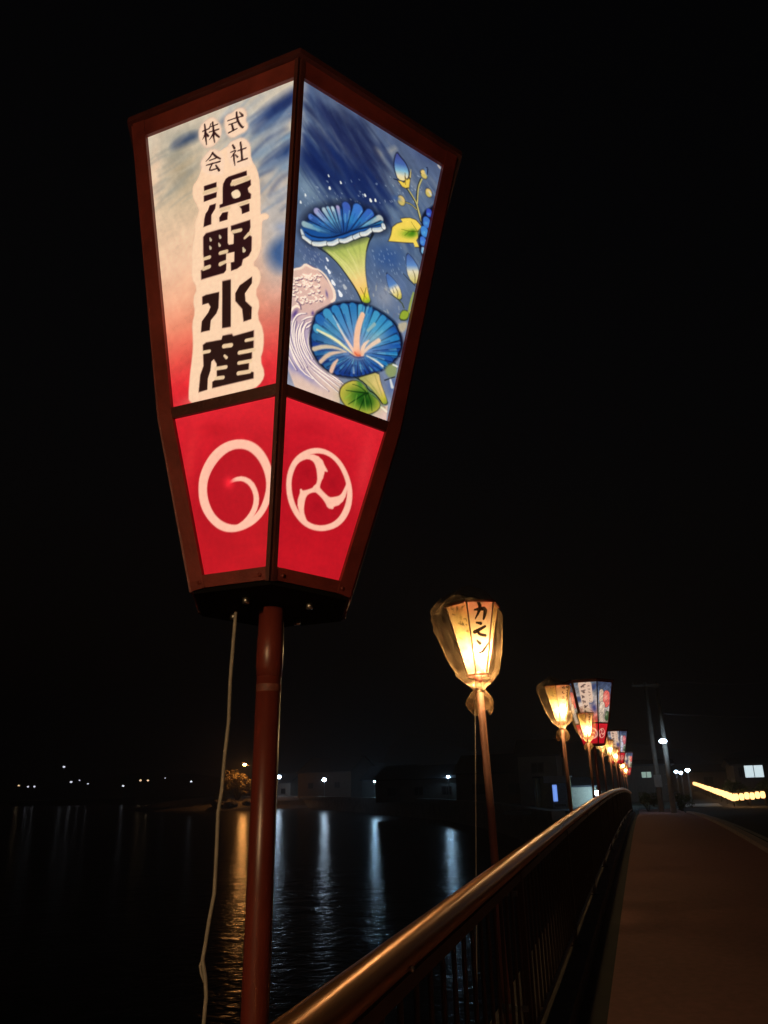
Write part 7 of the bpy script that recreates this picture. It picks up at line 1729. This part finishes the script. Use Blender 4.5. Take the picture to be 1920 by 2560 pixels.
house(-14.5, 92, -.55, 9, 7, 3.2, -.1, 'unlit timber house between two cream lantern poles', M_WALL2, 1.8, ((-2, 1, 1.4, 1.0, M_DKGLASS), (2, 1, 1.4, 1.0, M_DKGLASS)))
house(-8.3, 73, -.3, 3.2, 5, 4.0, 0, 'narrow two storey house rising behind the kiosk', M_WALL, 1.2, ((0, 2.6, .9, .7, M_DKGLASS),))
house(-4.35, 64.5, -.3, 1.9, 2.6, 1.45, .05, 'small cream shed lit by a low white lamp behind the railing', mat('cream_painted_board', (.62, .56, .42), .8, var=.15), .5, (), None, 'shed', .2)
house(13.0, 80, -.3, 11, 7, 2.75, 0, 'single storey house at right with two bright white windows', M_WALL2, .5, ((-3.95, 1.75, 1.45, .95, M_WIN), (-1.75, 1.75, 1.3, 1.0, M_WIN), (-5.0, 1.8, .25, .75, M_DKGLASS)))
house(.2, 76, -.3, 4.2, 6, 2.9, 0, 'dark house behind the utility poles with one dim green window', M_WALL2, .4, ((.15, 1.95, .75, .45, M_WIN2),))
house(6.0, 132, -.3, 16, 8, 2.6, 0, 'low dark building far along the road behind the lantern row', M_WALL2, 1.0, ((-3, 1, 1.2, .9, M_DKGLASS), (3, 1, 1.2, .9, M_DKGLASS)))
# kiosk with a vending machine under its awning
k = thing('kiosk', 'small waterfront kiosk with a pale awning beside the third lantern pole', 'kiosk', Matrix.Translation((-6.15, 60.6, -.3)))
M_FASC = mat('pale_fascia_board', (.5, .5, .52), .7, var=.15)
build(MB().box(-1.15, 1.15, 1.2, 1.3, 0, 2.1).box(-1.15, -1.05, -.9, 1.2, 0, 2.1).box(1.05, 1.15, -.3, 1.2, 0, 2.1), 'wall', mat('olive_painted_wall', (.30, .29, .14), .8), k)
build(MB().box(-1.3, 1.3, -1.1, 1.4, 2.1, 2.2), 'roof', M_ROOF, k)
build(MB().box(-.5, 1.3, -1.16, -1.105, 1.75, 2.2), 'fascia', M_FASC, k)
for u in (-1.2, 1.2): build(MB().tube([(u, -1.0, 0), (u, -1.0, 2.1)], .04, 8), 'awning_post', M_STEEL, k)
v = thing('vending_machine', 'vending machine with a glowing blue front inside the kiosk', 'vending machine', Matrix.Translation((-5.75, 60.9, -.3)))
bevel(build(MB().box(-.5, .5, -.35, .35, .05, 1.7), 'cabinet', mat('grey_blue_cabinet', (.25, .30, .36), .5), v), .03)
build(MB().box(-.44, -.14, -.372, -.352, .5, 1.6), 'display', M_BLUE, v)
build(MB().box(-.4, .4, -.372, -.352, .15, .32), 'hatch', M_FRAME, v)
# utility poles at the bridge end
def upole(x, y, top, label, arm):
    t = thing('utility_pole', label, 'utility pole', Matrix.Translation((x, y, ZE-.1)), 'concrete utility poles at the bridge end')
    h = top-ZE+.1
    build(MB().tube([(0, 0, 0), (0, 0, h)], [.15, .10], 14), 'shaft', M_UPOLE, t)
    if arm:
        build(MB().box(-.75, .75, -.14, -.06, h-.22, h-.12), 'crossarm', M_STEEL, t)
        im = MB().tube([(0, 0, 0), (0, 0, .07), (0, 0, .09), (0, 0, .16)], [.03, .05, .035, .045], 10).mesh('insulator')
        for u in (-.68, 0, .62): link('insulator', im, M_WALL, t, Matrix.Translation((u, -.10, h-.12)))
        build(MB().box(-.2, .2, -.36, -.13, 1.35, 2.0), 'control_box', M_STEEL, t)
    else:
        for z in (1.0, 1.5, 2.0, 2.5): build(MB().tube([(-.22, 0, z), (.22, 0, z)], .014, 6), 'climbing_step', M_STEEL, t)
    return t
upole(.80, 49, 6.8, 'left utility pole with a crossarm and insulators', True)
upole(1.38, 47.4, 6.3, 'right utility pole carrying the white street lamp', False)
upole(17, 63, 8.2, 'distant utility pole beyond the right edge of the picture', True)
t = thing('street_lamp', 'bright white street lamp on an arm from the right utility pole', 'street lamp', Matrix.Translation((1.38, 47.4, 3.25)))
build(MB().tube([(0, -.12, 0), (-.05, -.4, .16), (-.1, -.75, .2)], .03, 8), 'arm', M_STEEL, t)
build(MB().sphere((-.1, -.95, .16), .2, 14, 8, .55), 'lamp_lens', M_LWHITE, t)
build(MB().sphere((-.1, -.88, .27), .12, 14, 8, .35), 'lamp_hood', M_STEEL, t)
def wire(p, q, sag, label):
    p, q = Vector(p), Vector(q); pts = [p.lerp(q, i/16)-Vector((0, 0, sag*4*(i/16)*(1-i/16))) for i in range(17)]
    thing('power_line', label, 'cable', None, 'cables from the utility poles', MB().tube(pts, .012, 6).mesh('power_line'), M_WIRE)
wire((1.42, 48.9, 6.86), (17, 62.9, 8.2), .5, 'upper thin cable running right from the pole crossarm')
wire((1.5, 47.4, 4.9), (17, 63, 5.6), .35, 'lower thin cable running right above the lit house')
# low row of small lanterns along the far road
M_LAN = mat('glowing_small_lantern_paper', (.9, .6, .3), .6, var=.1, scale=30, emit=(1.0, .52, .19), estr=2.8)
lm_ = MB().tube([(0, 0, 0), (0, 0, .06), (0, 0, .2), (0, 0, .34), (0, 0, .4)], [.09, .13, .15, .13, .09], 10).mesh('row_lantern')
pA, pC, pD = Vector((7.25, 142, .72)), Vector((5.3, 57, .12)), Vector((7.15, 57, .24))
spots = [pC.lerp(pD, (i+.6)/6) for i in range(6)]+[pC.lerp(pA, (i/58)**1.25) for i in range(58)]
for p in spots:
    rr = random.uniform(-.03, .03)
    thing('row_lantern', 'small glowing lantern in the low orange row along the far road', 'lantern', Matrix.Translation((p.x, p.y, p.z+rr)), 'low row of small lit lanterns along the road', lm_, M_LAN)
def rope(p, q, n, label):
    t = thing('lantern_frame', label, 'frame')
    mb = MB(); mb.tube([p+Vector((0, .02, .44)), q+Vector((0, .02, .44))], .012, 6); build(mb, 'rope', M_WIRE, t)
    for i in range(n+1):
        c = p.lerp(q, i/n)+Vector((0, .18, 0)); build(MB().tube([(c.x, c.y, ZE-.12), (c.x, c.y, c.z+.5)], .03, 8), 'stake', M_BARK, t)
rope(pC, pD, 2, 'short wooden frame holding the nearest orange row lanterns'); rope(pC, pA, 14, 'long wooden frame of the orange lantern row receding along the road')
# shrubs
def shrub_mesh(seed, n):
    r = random.Random(seed); V = []; F = []; cl = [(r.uniform(-.6, .6), r.uniform(-.6, .6), r.uniform(.35, 1.1), r.uniform(.25, .45)) for _ in range(9)]
    for i in range(n):
        cx_, cy_, cz_, cr_ = cl[i % 9]; a, b, q = r.uniform(0, 6.28), r.uniform(-1, 1), cr_*r.random()**.33
        c = Vector((cx_+q*math.cos(a)*math.sqrt(1-b*b), cy_+q*math.sin(a)*math.sqrt(1-b*b), cz_+q*b)); d1 = Vector((r.gauss(0, 1), r.gauss(0, 1), r.gauss(0, .6))).normalized()*r.uniform(.05, .1); d2 = d1.cross(Vector((r.gauss(0, 1), r.gauss(0, 1), r.gauss(0, 1)))).normalized()*r.uniform(.02, .045)
        k = len(V); V += [c-d1, c+d2, c+d1, c-d2]; F.append((k, k+1, k+2, k+3))
    return MB().add(V, F).mesh('foliage')
SH = [shrub_mesh(i, 1300) for i in range(3)]
st = MB(); 
for i in range(7):
    a = i*.9; st.tube([(0, 0, 0), (.2*math.cos(a), .2*math.sin(a), .4), (.45*math.cos(a), .45*math.sin(a), .9)], [.03, .02, .008], 6)
st = st.mesh('stem')
for i, (x, y, z, s, lb) in enumerate(((.1, 50.5, ZE-.1, .8, 'low shrub left of the utility pole bases'), (1.9, 50.2, ZE-.1, .75, 'low shrub right of the utility pole bases'), (6.35, 58.8, ZE-.1, .9, 'shrub behind the bend of the orange lantern row'), (7.6, 60.5, ZE-.1, 1.15, 'shrub behind the right end of the orange lantern row'), (9.4, 62, ZE-.1, 1.3, 'tall shrub at the far right of the lantern row'), (6.6, 70, ZE-.1, 1.3, 'shrub beyond the orange lantern row near the house'),
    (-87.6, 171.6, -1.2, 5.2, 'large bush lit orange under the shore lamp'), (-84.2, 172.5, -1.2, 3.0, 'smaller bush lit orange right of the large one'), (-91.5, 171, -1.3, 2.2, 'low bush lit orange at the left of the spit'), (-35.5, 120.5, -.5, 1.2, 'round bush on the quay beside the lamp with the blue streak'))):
    t = thing('shrub', lb, 'shrub', Matrix.Translation((x, y, z)) @ Matrix.Rotation(i*1.3, 4, 'Z') @ Matrix.Scale(s, 4))
    if i == 6: SH = [q.copy() for q in SH]; [q.materials.clear() for q in SH]
    if i == 9: SH = [q.copy() for q in SH]; [q.materials.clear() for q in SH]
    link('foliage', SH[i % 3], M_LEAF_LIT if i in (6, 7, 8) else M_LEAF, t); link('stem', st, M_BARK, t)
rk = random.Random(11)
for i, (x, y) in enumerate(((-86.5, 166.5), (-83.0, 168.0), (-89.5, 166.0))):
    mb = MB(); mb.sphere((0, 0, 0), 1.5, 9, 6, .6); mb.v = [(a+rk.uniform(-.3, .3), b+rk.uniform(-.3, .3), c+rk.uniform(-.2, .2)) for a, b, c in mb.v]; mb.sm = [False]*len(mb.sm)
    thing('boulder', ('middle', 'right', 'left')[i]+' boulder at the waterline below the orange lamp', 'boulder', Matrix.Translation((x, y, -1.3)), 'boulders on the spit', mb.mesh('boulder'), M_ROCK)



# ------------------------------------------------------------------ thin haze added to give the lamps and lanterns a halo
hz = struct(build(MB().box(-1600, 950, -70, 1600, -4, 120), 'haze', None), 'stuff')
hm = bpy.data.materials.new('halo_haze'); hm.use_nodes = True; hn = hm.node_tree; hn.nodes.clear()
ho = hn.nodes.new('ShaderNodeOutputMaterial'); hv = hn.nodes.new('ShaderNodeVolumePrincipled'); hv.inputs['Density'].default_value = .0018; hv.inputs['Anisotropy'].default_value = .5
hv.inputs['Color'].default_value = (.85, .85, .88, 1)
hn.links.new(hv.outputs[0], ho.inputs['Volume']); hz.data.materials.append(hm)
